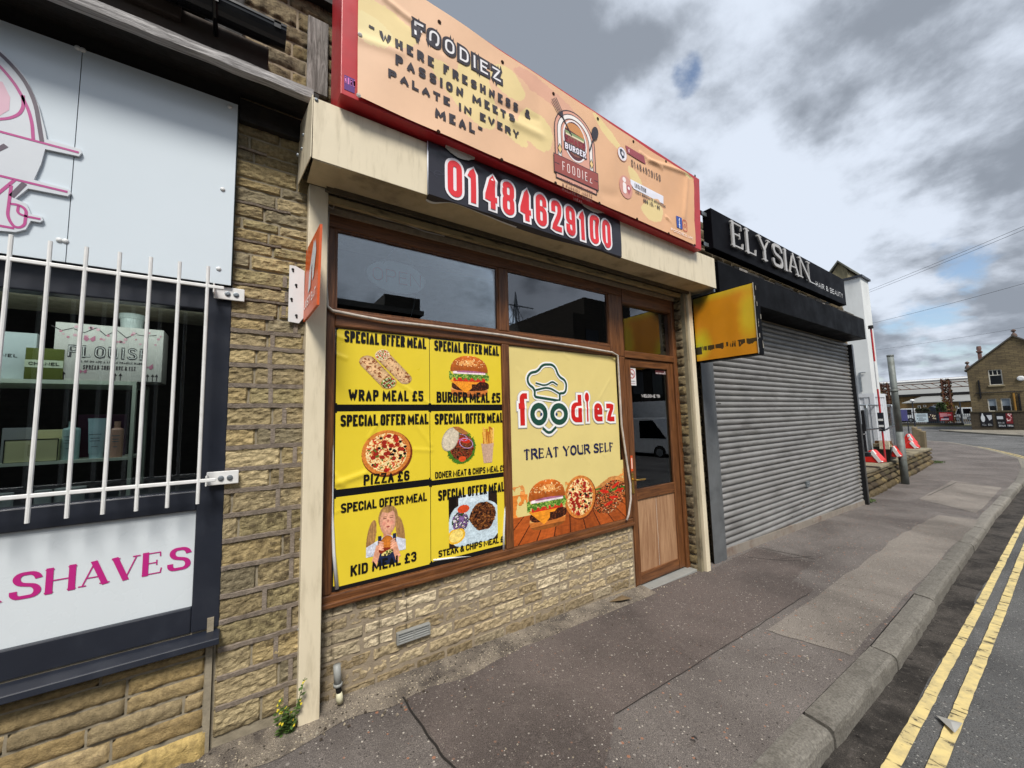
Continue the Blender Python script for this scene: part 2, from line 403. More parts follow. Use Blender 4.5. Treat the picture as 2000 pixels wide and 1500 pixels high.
def text(mb, P, s, bl, tr, wt=.16, col=(0, 0, 0), layer=.002, gap=.16, space=.45, rad=.5, serif=False, thin=.35, sx=1.0, grow=0.0, slant=0, wid=None):
    """fit string s between bottom-left and top-right (u,v); wt: stroke / height"""
    H = tr[1] - bl[1]; Wt = tr[0] - bl[0]; dic = SER if serif else GL
    t = wt * H; tx = t * sx
    adv = 0; n = 0
    for ch in s: adv += (space if ch == ' ' else WD.get(ch, 1.0))
    ngap = len(s) - 1
    # unknown letter width w: sum(adv)*w + n*tx + gaps*gap*H = Wt
    nl = sum(1 for ch in s if ch != ' ')
    wu = (Wt - nl * tx - ngap * gap * H) / max(adv, .01); wu = max(wu, H * .03)
    x = bl[0]; k = 0
    for ch in s:
        if ch == ' ': x += space * wu + gap * H; continue
        gw = WD.get(ch, 1.0) * wu; y0 = bl[1] + t / 2; hh = H - t
        for sg in dic.get(ch, GL.get(ch, GL['I'])).split('|'):
            th, closed, pts = parse(sg)
            gww = gw if gw > 0 else wu
            q = [(x + tx / 2 + a * gww, y0 + b * hh + 0, (rad * (gww if gw > 0 else t)) if r else 0) for a, b, r in pts]
            q = rounded(q, closed)
            def onb(p_, p2): return (p_[1] in (0, 1) and p_[1] != p2[1]) or (p_[0] in (0, 1) and p_[0] != p2[0] and p_[1] == p2[1]) or wt < .16
            x0_, x1_ = onb(pts[0], pts[1]), onb(pts[-1], pts[-2])
            if slant: q = [(a + (b - bl[1]) * slant, b) for a, b in q]
            k += 1
            wd = t * (thin if th else 1) + grow
            stroke(mb, P, q, wd, closed, layer + .00006 * (k % 9), col, True, 1.0 if th else sx, seg=.06, e0=x0_, e1=x1_)
        x += gw + tx + gap * H
    return mb
def disc(mb, P, u, v, r, layer, col, n=24, ry=None, a0=0, a1=2 * math.pi):
    pts = [P.P(u + r * math.cos(a0 + (a1 - a0) * k / n), v + (ry or r) * math.sin(a0 + (a1 - a0) * k / n), layer) for k in range(n)]
    mb.poly(pts, col)
def rect(mb, P, u0, v0, u1, v1, layer, col, r=0.0, seg=.08):
    if r > 0:
        q = []
        for cx, cy, a in ((u1 - r, v1 - r, 0), (u0 + r, v1 - r, 90), (u0 + r, v0 + r, 180), (u1 - r, v0 + r, 270)):
            for k in range(6): an = math.radians(a + 90 * k / 5); q.append(P.P(cx + r * math.cos(an), cy + r * math.sin(an), layer))
        mb.poly(q, col); return
    nu = max(1, int((u1 - u0) / seg)); nv = max(1, int((v1 - v0) / seg))
    mb.grid(nu, nv, lambda a, b: P.P(u0 + (u1 - u0) * a, v0 + (v1 - v0) * b, layer), colfn=lambda a, b: col)
def pol(mb, P, pts, layer, col): mb.poly([P.P(a, b, layer) for a, b in pts], col)

# ---- rough stones laid in courses
def stone(mb, M, u0, u1, v0, v1, depth, col, seed, res=.014, amp=.005, edge=.012, stain=None):
    nu = max(2, int((u1 - u0) / res)); nv = max(2, int((v1 - v0) / res))
    base = len(mb.v); hs = {}
    j1 = [mnoise.noise(Vector((seed * 1.7, k * 3.1, 0))) for k in range(4)]
    for j in range(nv + 1):
        for i in range(nu + 1):
            a = i / nu; b = j / nv
            u = u0 + (u1 - u0) * a; v = v0 + (v1 - v0) * b
            e = min(a * (u1 - u0), (1 - a) * (u1 - u0), b * (v1 - v0), (1 - b) * (v1 - v0)) / edge
            e = min(1, e); e = e * (2 - e)
            nz = mnoise.fractal(Vector((u * 26, v * 48, seed * 9.1)), 1.0, 2.0, 4)
            w2 = mnoise.noise(Vector((u * 30, v * 30, seed)))
            d = depth * e + e * amp * (nz * 1.6 + j1[0] * .6 + j1[1] * (a - .5) * 2 + j1[2] * (b - .5) * 2)
            eu = (u1 - u0) * .0
            du = (.5 - a) * 0; k = (1 - e)
            mb.v.append(M(u + k * w2 * .003, v + k * w2 * .004, d))
            hs[(i, j)] = nz
    for j in range(nv):
        for i in range(nu):
            a_ = base + j * (nu + 1) + i
            q = 1 + .22 * hs[(i, j)]
            c = [cc * q for cc in col]
            if stain:
                u = u0 + (u1 - u0) * (i + .5) / nu; v = v0 + (v1 - v0) * (j + .5) / nv
                st = stain(u, v, hs[(i, j)]); c = [x * (1 - st) + y * st for x, y in zip(c, hx('#33291e'))]
            mb.face((a_, a_ + 1, a_ + nu + 2, a_ + nu + 1), tuple(c))
STN = ['#a4926e', '#ac9b78', '#98886a', '#9f8d66', '#8c8068', '#aa9a7a', '#938468', '#a39370']
def courses(mb, M, rows, u0, u1, wmin, wmax, gap, depth, pal=STN, res=.014, amp=.005, edge=.012, stain=None, seed=1, k=.85):
    rr = random.Random(seed)
    for (v0, v1) in rows:
        u = u0 - rr.random() * wmax * .5 * (1 if u1 - u0 > wmax else .6)
        while u < u1:
            wl = rr.uniform(wmin, wmax); a = max(u, u0); b = min(u + wl, u1)
            if b - a > gap * 3:
                c = hx(rr.choice(pal), k * rr.uniform(.85, 1.12))
                stone(mb, M, a + gap / 2, b - gap / 2, v0 + gap / 2, v1 - gap / 2, depth * rr.uniform(.8, 1.15), c, rr.random() * 50, res, amp, edge, stain)
            u += wl
def MY(Y): return lambda u, v, d: (u, Y - d, v)

# ---- materials
m_stone = mat('split_stone', attr=True, rough=.9, var=.25, vscale=55, bump=.8, bscale=170, spec=.2, dirt='#54483a', dscale=22, damt=.45)
m_mortar = mat('mortar', '#918471', rough=.95, var=.15, vscale=30, bump=.4, bscale=120, spec=.1)
m_mortar_l = mat('light_mortar', '#8d8472', rough=.95, var=.18, vscale=25, bump=.4, bscale=120, spec=.1)
m_cream = mat('cream_metal', '#d9cdb2', rough=.42, var=.03, vscale=4, dirt='#a39679', dscale=3, damt=.45, dstretch=(6, 6, 1), bump=.03, bscale=40)
m_print = mat('print', attr=True, rough=.38, var=.03, vscale=5, spec=.4)
m_vinyl = mat('vinyl_print', attr=True, rough=.32, var=.04, vscale=3, spec=.5, bump=.06, bscale=9)
m_banner = mat('banner_cloth', attr=True, rough=.5, var=.05, vscale=2.5, bump=.08, bscale=12)
m_white = mat('white_paint', '#d6d8d8', rough=.35, var=.05, vscale=8)
m_bar = mat('bar_paint', '#dcdcda', rough=.4, var=.06, vscale=14, dirt='#a9a59b', dscale=12, damt=.25)
m_anth = mat('anthracite', '#20242e', rough=.38, var=.1, vscale=5, dirt='#4a4d52', dscale=5, damt=.15)
m_black = mat('black_paint', '#111216', rough=.3, var=.2, vscale=4, dirt='#2b2b2b', dscale=3, damt=.3)
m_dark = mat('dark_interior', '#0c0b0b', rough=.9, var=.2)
m_red = mat('red_paint', '#b32a30', rough=.4, var=.12, vscale=5, dirt='#7d3a34', dscale=4, damt=.3)
m_steel = mat('galvanised', '#8d9499', rough=.42, metal=.7, var=.12, vscale=10, dirt='#5c5f61', dscale=6, damt=.3)
m_grey = mat('grey_plastic', '#8b8c88', rough=.5, var=.1)
m_tar = mat('black_timber', '#15120f', rough=.8, var=.3, vscale=9, bump=.4, bscale=40, dirt='#2a211b', dscale=5, damt=.4)
def wood(name, c1, c2, axis=2, sc=(10, 10, .7), rough=.45, bump=.05, wscale=3.5):
    M = bpy.data.materials.new(name); M.use_nodes = True; t = NT(M.node_tree); t.n.clear()
    out = t.new('ShaderNodeOutputMaterial'); b = t.new('ShaderNodeBsdfPrincipled'); t.link(b.outputs[0], out.inputs[0])
    tc = t.new('ShaderNodeTexCoord'); mp = t.new('ShaderNodeMapping'); t.link(tc.outputs['Object'], mp.inputs[0]); mp.inputs['Scale'].default_value = sc
    n = t.noise(mp.outputs[0], wscale, 8, .68, 1.2)
    n2 = t.noise(mp.outputs[0], wscale * 9, 4, .6)
    fac = t.math('ADD', t.ramp(n, .3, .7), t.math('MULTIPLY', t.math('SUBTRACT', n2, .5), .5), clamp=True)
    t.link(t.mix(fac, hx(c1), hx(c2)), b.inputs['Base Color']); b.inputs['Roughness'].default_value = rough
    bm = t.new('ShaderNodeBump'); bm.inputs['Strength'].default_value = bump; bm.inputs['Distance'].default_value = .004
    t.link(fac, bm.inputs['Height']); t.link(bm.outputs[0], b.inputs['Normal'])
    MATS[name] = M; return M
m_oakv = wood('oak_upright', '#452712', '#7a4d2a', sc=(14, 14, .9))
m_oakh = wood('oak_rail', '#452712', '#7a4d2a', sc=(.9, 14, 14))
m_lam = wood('laminate_panel', '#855f42', '#b08a68', sc=(9, 9, .7), wscale=2.2, rough=.5)
m_weather = wood('weathered_timber', '#6d6a69', '#bdbab8', sc=(.8, 9, 9), rough=.9, bump=.9, wscale=5)
m_weatherv = wood('weathered_board', '#504b46', '#9a9590', sc=(9, 9, .8), rough=.9, bump=.9, wscale=5)
def glassmat(name, tint=(.8, .85, .85), ior=1.5, rough=.0, boost=1.0):
    M = bpy.data.materials.new(name); M.use_nodes = True; t = NT(M.node_tree); t.n.clear()
    out = t.new('ShaderNodeOutputMaterial'); tr = t.new('ShaderNodeBsdfTransparent'); tr.inputs[0].default_value = (*tint, 1)
    gl = t.new('ShaderNodeBsdfGlossy'); gl.inputs['Roughness'].default_value = rough; gl.inputs['Color'].default_value = (.92, .95, 1, 1)
    fr = t.new('ShaderNodeFresnel'); fr.inputs['IOR'].default_value = ior
    fx = t.math('MULTIPLY', fr.outputs[0], boost, clamp=True)
    ms = t.new('ShaderNodeMixShader'); t.link(fx, ms.inputs[0]); t.link(tr.outputs[0], ms.inputs[1]); t.link(gl.outputs[0], ms.inputs[2])
    t.link(ms.outputs[0], out.inputs[0]); MATS[name] = M; return M
m_glass = glassmat('window_glass', ior=1.6, boost=2.3)
m_glass2 = glassmat('door_glass', ior=1.6, boost=1.3)
# ================================================================ GROUND
m_pave = bpy.data.materials.new('tarmac_pavement'); m_pave.use_nodes = True
def tarmac(M, dark, light, specks, spk_scale=34, spk=.10, bump=.5, bs=160, rough=.9, seamdirt=None, big=.9):
    M.use_nodes = True; t = NT(M.node_tree); t.n.clear(); out = t.new('ShaderNodeOutputMaterial'); b = t.new('ShaderNodeBsdfPrincipled'); t.link(b.outputs[0], out.inputs[0])
    tc = t.new('ShaderNodeTexCoord'); v = tc.outputs['Object']
    n = t.noise(v, big, 8, .62, .6); nf = t.noise(v, 210, 3, .7); nm = t.noise(v, 26, 5, .7)
    c = t.mix(t.ramp(n, .32, .68), hx(dark), hx(light))
    gr = t.ramp(nf, .3, .75, .45, 1.65); cc = t.new('ShaderNodeCombineColor'); [t.link(gr, cc.inputs[i]) for i in range(3)]
    c = t.mix(1.0, c, cc.outputs[0], 'MULTIPLY')
    c = t.mix(t.ramp(nm, .52, .72, 0, .35), c, hx('#77706a'))
    for k, (sc, colr, th, gate) in enumerate(specks):
        vo = t.new('ShaderNodeTexVoronoi'); vo.inputs['Scale'].default_value = sc; vo.inputs['Randomness'].default_value = 1
        off = t.new('ShaderNodeVectorMath', operation='ADD'); t.link(v, off.inputs[0]); off.inputs[1].default_value = (k * 3.3, k * 1.7, 0)
        t.link(off.outputs[0], vo.inputs['Vector'])
        sp = t.new('ShaderNodeSeparateColor'); t.link(vo.outputs['Color'], sp.inputs[0])
        g1 = t.math('GREATER_THAN', sp.outputs[0], gate)
        sz = t.math('MULTIPLY', sp.outputs[1], th); dd = t.math('LESS_THAN', vo.outputs['Distance'], sz)
        c = t.mix(t.math('MULTIPLY', t.math('MULTIPLY', g1, dd), .8), c, hx(colr))
    t.link(c, b.inputs['Base Color']); b.inputs['Roughness'].default_value = rough; b.inputs['Specular IOR Level'].default_value = .25
    bm = t.new('ShaderNodeBump'); bm.inputs['Strength'].default_value = bump; bm.inputs['Distance'].default_value = .006
    hh = t.math('ADD', nf, t.math('MULTIPLY', nm, .8)); t.link(hh, bm.inputs['Height']); t.link(bm.outputs[0], b.inputs['Normal'])
    return M
SPK = [(30, '#9a6b52', .27, .70), (50, '#bdb6ab', .26, .70), (95, '#8f8880', .3, .5), (26, '#8f8983', .24, .78), (60, '#1b1815', .3, .70)]
tarmac(m_pave, '#544e4b', '#6e6864', SPK)
m_patch = tarmac(bpy.data.materials.new('dark_tarmac'), '#4c4542', '#625955', [(30, '#989088', .24, .72), (55, '#c2bcb3', .24, .72), (90, '#8c847a', .3, .5), (34, '#7d6152', .24, .80)])
m_pale = tarmac(bpy.data.materials.new('pale_tarmac'), '#66605a', '#857e76', SPK)
m_road = tarmac(bpy.data.materials.new('asphalt'), '#484848', '#686867', [(70, '#a3a29c', .35, .62), (95, '#1a1a1a', .4, .6)], bump=.9, big=.5)
m_gutter = tarmac(bpy.data.materials.new('gutter_grit'), '#24211e', '#4b4641', [(60, '#8f897e', .2, .75), (20, '#15110e', .3, .7)], bump=.9, big=3)
m_grit = tarmac(bpy.data.materials.new('grit'), '#57504a', '#8b8173', [(80, '#c0b39b', .4, .55), (60, '#221c17', .4, .6)], bump=1.0, big=5)
m_kerb = mat('kerb_stone', attr=True, rough=.9, var=.35, vscale=90, bump=.9, bscale=190, spec=.2, dirt='#3f3b36', dscale=7, damt=.45)

KERB = [(-60, -1.56), (-8, -1.56), (1, -1.565), (2.2, -1.57), (3.6, -1.585), (6.3, -1.535), (10.3, -1.47), (15.5, -1.53), (19, -1.46), (22, -1.24), (24.7, -.56), (27.8, .35), (30.5, 1.45), (31.9, 2.65), (33, 5), (34, 12), (34, 60)]
SPN = [(-60, .35), (-8, .35), (1, .35), (2.2, .35), (3.6, .35), (6.3, .35), (10.3, 3), (15.5, 6), (17, 7), (18, 8), (19, 9), (20, 10), (20, 11), (20, 12), (20, 13), (20, 14), (20, 60)]
def interp(L, n):
    out = []
    for a, b in zip(L[:-1], L[1:]):
        k = max(1, n if abs(a[0]) < 20 and abs(b[0]) < 20 else 3)
        for j in range(k): out.append((a[0] + (b[0] - a[0]) * j / k, a[1] + (b[1] - a[1]) * j / k))
    out.append(L[-1]); return out
mb = MB(); K = interp(KERB, 8); SP = interp(SPN, 8)
for (a, b, c_, d_) in zip(K[:-1], K[1:], SP[:-1], SP[1:]):
    N = 10
    for j in range(N):
        def pt(k, s, t):
            x = k[0] + (s[0] - k[0]) * t; y = (k[1] + .125) + (s[1] - k[1] - .125) * t
            return (x, y, gz(x) + .008 * mnoise.noise(Vector((x * 1.1, y * 1.5, 0))) * (.2 if 0 < t < 1 else 0))
        mb.poly([pt(a, c_, j / N), pt(b, d_, j / N), pt(b, d_, (j + 1) / N), pt(a, c_, (j + 1) / N)])
tag(mb.build('pavement', m_pave, smooth=True), kind='structure')
# road: one sheet to the horizon
xs = [-400, -60, -10] + [x * .5 for x in range(-8, 30)] + [16, 20, 25, 30, 40, 55, 80, 120, 300, 900]
ys = [-400, -60, -14, -8, -5, -3.5, -2.6, -2.2, -1.9, -1.6, -1.3, 0, 3, 8, 20, 60, 400]
mb = MB()
def rzz(x, y): return rz(max(x, -8)) - (.006 * abs(y + 4) if abs(x) < 60 and -12 < y < 0 else 0) * 0 - (.02 if y > -1.3 and x < 15 else 0)
V0 = [(x, y, rzz(x, y)) for y in ys for x in xs]; mb.v = V0
for j in range(len(ys) - 1):
    for i in range(len(xs) - 1):
        a = j * len(xs) + i; mb.face((a, a + 1, a + len(xs) + 1, a + len(xs)))
tag(mb.build('road', m_road, smooth=True), kind='structure')
# gritty gutter strip and painted lines as thin sheets
def strip(mb, y0, y1, x0, x1, lift, wob=.0, seg=.08, col=None, kf=None):
    x = x0; prev = None; i = 0
    while x <= x1 + 1e-6:
        a = y0(x) + wob * mnoise.noise(Vector((x * 5, 1.3, 0))); b = y1(x) + wob * mnoise.noise(Vector((x * 5, 7.7, 0)))
        cur = ((x, a, rz(x) + lift), (x, b, rz(x) + lift))
        if prev: mb.poly([prev[0], cur[0], cur[1], prev[1]][::-1], col)
        prev = cur; x += seg * (1 if x < 14 else 4)
def kerby(x):
    for a, b in zip(KERB[:-1], KERB[1:]):
        if a[0] <= x <= b[0]: return a[1] + (b[1] - a[1]) * (x - a[0]) / (b[0] - a[0])
    return KERB[-1][1]
mb = MB(); strip(mb, lambda x: kerby(x) + .01, lambda x: -1.735 - .01 * math.sin(x * 3), -2, 17, .004, .012)
tag(mb.build('gutter', m_gutter), kind='structure')
M = bpy.data.materials.new('worn_yellow_paint'); M.use_nodes = True; t = NT(M.node_tree); t.n.clear()
out = t.new('ShaderNodeOutputMaterial'); b = t.new('ShaderNodeBsdfPrincipled')
tr = t.new('ShaderNodeBsdfTransparent'); ms = t.new('ShaderNodeMixShader')
tc = t.new('ShaderNodeTexCoord'); mp = t.new('ShaderNodeMapping'); t.link(tc.outputs['Object'], mp.inputs[0]); mp.inputs['Scale'].default_value = (22, 5, 1)
cr = t.noise(mp.outputs[0], 1.0, 4, .6, .5); wr = t.noise(tc.outputs['Object'], 9, 6, .7)
t.link(t.mix(t.ramp(wr, .35, .7), hx('#d3be80'), hx('#a89a72')), b.inputs['Base Color']); b.inputs['Roughness'].default_value = .8
worn = t.math('MAXIMUM', t.ramp(cr, .60, .66, 0, .85), t.ramp(wr, .57, .66, 0, .9)); t.link(worn, ms.inputs[0]); t.link(b.outputs[0], ms.inputs[1]); t.link(tr.outputs[0], ms.inputs[2]); t.link(ms.outputs[0], out.inputs[0])
m_yel = M
def shift(KL, d):
    out = []
    for i, p in enumerate(KL):
        a = KL[max(0, i - 1)]; b2 = KL[min(len(KL) - 1, i + 1)]; tx, ty = b2[0] - a[0], b2[1] - a[1]; L = math.hypot(tx, ty)
        out.append((p[0] + ty / L * d, p[1] - tx / L * d))
    return out
LN = [(-6, -1.70), (1, -1.70), (2.55, -1.735), (5.4, -1.74), (10.3, -1.72), (15.5, -1.74), (19, -1.68), (22.2, -1.44), (25, -.75), (28.1, .2), (30.9, 1.35), (32.4, 2.6), (33.5, 5), (34.5, 12)]
for k, (d0, d1) in enumerate(((0, .052), (.118, .172))):
    mb = MB(); A = interp(LN, 40); L0 = shift(A, d0); L1 = shift(A, d1)
    for i in range(len(A) - 1):
        def jj(p, s): return (p[0], p[1] + .006 * mnoise.noise(Vector((p[0] * 22, s, 0))), rz(p[0]) + .009)
        mb.poly([jj(L0[i], 1), jj(L1[i], 5), jj(L1[i + 1], 5), jj(L0[i + 1], 1)])
    tag(mb.build('road_marking', m_yel), kind='structure')
# kerb stones with open joints
def pkerb(s):   # arc param -> point
    i = 0
    for a, b2 in zip(KERB[:-1], KERB[1:]):
        L = math.hypot(b2[0] - a[0], b2[1] - a[1])
        if s <= L: tt = s / L; return (a[0] + (b2[0] - a[0]) * tt, a[1] + (b2[1] - a[1]) * tt), ((b2[0] - a[0]) / L, (b2[1] - a[1]) / L)
        s -= L
    return KERB[-1], (0, 1)
mb = MB(); s = 52.35; joints = [(-1.3), (-.4), (.5), 1.42, 2.46, 3.56, 4.95, 6.4, 7.6, 8.9, 10.2, 11.5]
pos = []
for a, b2 in zip(joints[:-1], joints[1:]): pos.append((a, b2))
x = 11.5
while x < 20: pos.append((x, x + 1.2)); x += 1.2
rr = random.Random(5)
for (a, b2) in pos:
    tone = hx('#7f7b73', rr.uniform(.74, 1.06)); yo = rr.uniform(-.005, .005); zo = rr.uniform(-.004, .004)
    n = 26 if b2 < 8 else 8; A = []
    prof = [(.125, -.2), (.125, 0), (.06, .004), (.022, .0), (.004, -.012), (-.004, -.035), (-.008, -.12)]
    base = len(mb.v)
    for i in range(n + 1):
        x = a + .010 + (b2 - a - .020) * i / n; e = 1 if 0 < i < n else .0
        for (dy, dz) in prof:
            nz = mnoise.fractal(Vector((x * 9, dy * 30, dz * 20 + a)), 1, 2, 3)
            mb.v.append((x, kerby(x) + dy + yo + (.006 * nz if dy < .03 else 0), gz(x) + dz + zo + .0025 * nz - (0.01 if e == 0 and dy < .1 else 0)))
    m_ = len(prof)
    for i in range(n):
        for j in range(m_ - 1):
            q = base + i * m_ + j; nzc = 1 + .12 * mnoise.noise(Vector((i * .5, j, a)))
            mb.face((q, q + 1, q + m_ + 1, q + m_), tuple(c * nzc for c in tone))
    mb.face([base + j for j in range(m_)][::-1], tone); mb.face([base + n * m_ + j for j in range(m_)], tone)
# curved far kerb
prevp = None
FK = [k for k in KERB if k[0] >= 19]
for a, b2 in zip(FK[:-1], FK[1:]):
    mb.hexa([(a[0], a[1], -.40), (b2[0], b2[1], -.40), (b2[0] - .12, b2[1] + .12, -.40), (a[0] - .12, a[1] + .12, -.40), (a[0], a[1], -.245), (b2[0], b2[1], -.245), (b2[0] - .12, b2[1] + .12, -.245), (a[0] - .12, a[1] + .12, -.245)], hx('#807b70'))
tag(mb.build('kerb', m_kerb), kind='structure')
# tarmac patches
def gpatch(name, pts, lift, m, wob=.02, n=14):
    q = []
    for i in range(len(pts)):
        a = pts[i]; b2 = pts[(i + 1) % len(pts)]
        for j in range(n):
            x = a[0] + (b2[0] - a[0]) * j / n; y = a[1] + (b2[1] - a[1]) * j / n
            q.append((x + wob * mnoise.noise(Vector((x * 6, y * 6, 2))), y + wob * mnoise.noise(Vector((x * 6, y * 6, 9))), 0))
    bmx = MB(); bmx.poly([(x, y, gz(x) + lift + .008 * 0) for x, y, _ in q])
    return tag(bmx.build(name, m), kind='structure')
gpatch('pavement_patch', [(.79, -.06), (3.9, -.03), (3.95, -.10), (5.2, -.03), (5.15, -.62), (4.4, -.70), (4.33, -.90), (3.04, -.905), (1.64, -.90), (1.34, -1.10), (1.18, -1.44), (.82, -1.44), (.80, -.7)], .004, m_patch)
gpatch('pavement_patch', [(5.25, -.05), (9.5, -.05), (9.6, -.5), (8.0, -.62), (5.3, -.60)], .0035, m_pave)
gpatch('pavement_patch', [(3.2, -.98), (7.5, -.9), (9.5, -.95), (9.5, -1.38), (3.3, -1.42)], .0035, m_pale, .03)
gpatch('pavement_patch', [(10.2, -1.3), (14, -1.3), (14.5, -.5), (11.2, -.45)], .0035, m_pale, .03)
# joints: dark sealed cracks as thin strips
mb = MB()
def crack(pts, wd, lift=.006):
    Pg = Panel(0); q = []
    for a, b2 in zip(pts[:-1], pts[1:]):
        n = 12
        for j in range(n): x = a[0] + (b2[0] - a[0]) * j / n; y = a[1] + (b2[1] - a[1]) * j / n; q.append((x + .012 * mnoise.noise(Vector((x * 9, y * 9, 1))), y + .012 * mnoise.noise(Vector((x * 9, y * 9, 5)))))
    class GP:
        P = staticmethod(lambda u, v, l=0: (u, v, gz(u) + l))
    stroke(mb, GP, q, wd, False, lift, hx('#16120f'), False, seg=.1)
crack([(.775, -.10), (.79, -.5), (.81, -.75), (.83, -1.1)], .011)
crack([(5.2, -.62), (4.9, -.35), (4.75, -.12)], .007)
crack([(5.4, -.55), (4.95, -.35)], .006)
crack([(9.7, -1.35), (9.9, -.6), (9.75, -.2)], .012)
crack([(14.0, -1.3), (14.2, -.6), (11.5, -.5)], .015)
crack([(1.64, -.9), (3.04, -.907), (4.3, -.905)], .004, .006)
tag(mb.build('crack', mat('sealed_crack', '#1a1613', rough=.9)), kind='structure')
# grit line along the foot of the shopfront
mb = MB()
for i in range(60):
    x0 = -.2 + i * .055; x1 = x0 + .055
    def yy(x): return -.10 - .07 * (1 + mnoise.noise(Vector((x * 3, 0, 0)))) * (1 if x < 1.6 else .5)
    mb.poly([(x0, yy(x0), gz(x0) + .0028), (x1, yy(x1), gz(x1) + .0028), (x1, .04, gz(x1) + .022), (x0, .04, gz(x0) + .022)])
tag(mb.build('grit', m_grit), kind='structure')
mb = MB(); rr = random.Random(11)
for i in range(520):
    x = rr.uniform(-.15, 1.5) if i < 330 else rr.uniform(-.3, 4); y = -abs(rr.gauss(0, .085)) - .005 if i < 430 else rr.uniform(-1.4, -.1)
    r = rr.uniform(.0025, .0075) * (1 if i < 430 else .7); c = hx(rr.choice(['#8d8272', '#6d6458', '#a89c86', '#4a423a', '#b3aa98']))
    z = gz(x) + .004
    mb.hexa([(x - r, y - r, z), (x + r, y - r * .7, z), (x + r * .8, y + r, z), (x - r * .9, y + r, z), (x - r * .5, y - r * .5, z + r), (x + r * .6, y - r * .5, z + r), (x + r * .5, y + r * .5, z + r), (x - r * .5, y + r * .4, z + r)], c)
tag(mb.build('loose_gravel', m_kerb), kind='stuff')

# ================================================================ TAKEAWAY SHOP
FR, PO = .03, .050
q = UV
shop = thing('takeaway_shop', 'stone takeaway shop with brown door and window frame under a cream shutter box', 'shop', (0.3, 0, 0))
# walls
mb = MB()
mb.box((.30, .043, -.3), (3.02, .5, .56)); mb.box((3.90, .04, -.3), (4.34, .5, 3.0)); mb.box((.34, .012, 2.80), (4.34, .5, 4.08)); mb.box((3.02, .10, -.3), (3.9, .5, -.02))
mb.box((-.08, .012, 3.30), (.34, .5, 4.08))
wl = mb.build('wall', m_mortar, shop)
# dwarf wall: split face courses
zt = .548; zr = [zt]; hs = [.068, .078, .07, .082, .074, .08, .085, .09, .09]
for h in hs: zr.append(zr[-1] - h)
rows = [(b_, a_) for a_, b_ in zip(zr[:-1], zr[1:])]
def stn(u, v, nz):
    s_ = 0
    for (uc, wd, lo) in ((.40, .035, .05), (.445, .02, .2), (.70, .018, .22), (.86, .012, .28), (.80, .01, .4)):
        s_ = max(s_, max(0, 1 - abs(u - uc - .01 * nz) / wd) * (1 if v > lo else .2) * .75)
    if u < .62: s_ = max(s_, .22 + .3 * max(0, nz))
    if v < gz(u) + .10: s_ = max(s_, .35 + .3 * nz)
    return min(.85, max(0, s_))
mb = MB(); PALD = ['#b3a383', '#ab9a79', '#baab8d', '#a08e6e', '#b19f7e', '#bfb093', '#a69576', '#958465']
courses(mb, MY(.05), rows, .33, 3.01, .17, .36, .006, .011, PALD, res=.0095, amp=.0048, edge=.004, stain=stn, seed=3, k=1.05)
mb.build('dwarf_wall_stones', m_stone, shop, smooth=False)
# upper wall stones (either side of the sign) and quoins beside the door
mb = MB(); rows = []; z = 3.31
rr = random.Random(4)
while z < 4.05: h = rr.uniform(.085, .125); rows.append((z, z + h)); z += h
courses(mb, MY(.012), rows, -.06, .62, .18, .36, .011, .012, STN, res=.011, amp=.007, edge=.006, stain=lambda u, v, n: max(0, .35 + .8 * n), seed=9, k=.8)
courses(mb, MY(.012), rows[::1], 3.3, 4.35, .2, .4, .012, .02, STN, res=.03, amp=.006, stain=lambda u, v, n: .65, seed=10, k=.7)
rows2 = []; z = -.1
while z < 2.85: h = rr.uniform(.085, .12); rows2.append((z, z + h)); z += h
MXr = lambda u, v, d: (3.90 - d, u, v)
courses(mb, MXr, rows2, -.055, .05, .2, .3, .012, .014, STN, res=.012, amp=.006, stain=lambda u, v, n: max(0, .3 + .9 * n), seed=12, k=.7)
courses(mb, MY(.04), rows2, 4.03, 4.34, .16, .3, .012, .02, STN, res=.02, amp=.006, stain=lambda u, v, n: max(0, .5 + .7 * n), seed=14, k=.6)
mb.build('wall_stones', m_stone, shop, smooth=True)
mb = MB(); mb.box((-.1, -.06, 4.08), (3.4, .7, 4.15)); mb.box((3.4, -.03, 4.08), (4.36, .7, 4.13)); mb.box((.1, .5, -.3), (4.3, 5.5, -.02)); mb.build('roof', m_tar, shop)
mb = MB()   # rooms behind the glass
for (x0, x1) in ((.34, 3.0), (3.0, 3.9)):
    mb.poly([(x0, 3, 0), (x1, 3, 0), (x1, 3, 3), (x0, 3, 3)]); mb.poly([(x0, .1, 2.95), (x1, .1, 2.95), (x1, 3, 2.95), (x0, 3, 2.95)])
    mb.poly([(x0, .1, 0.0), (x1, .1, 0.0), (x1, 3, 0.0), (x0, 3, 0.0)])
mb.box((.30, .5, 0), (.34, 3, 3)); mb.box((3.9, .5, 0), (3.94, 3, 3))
mb.build('room', m_dark, shop)
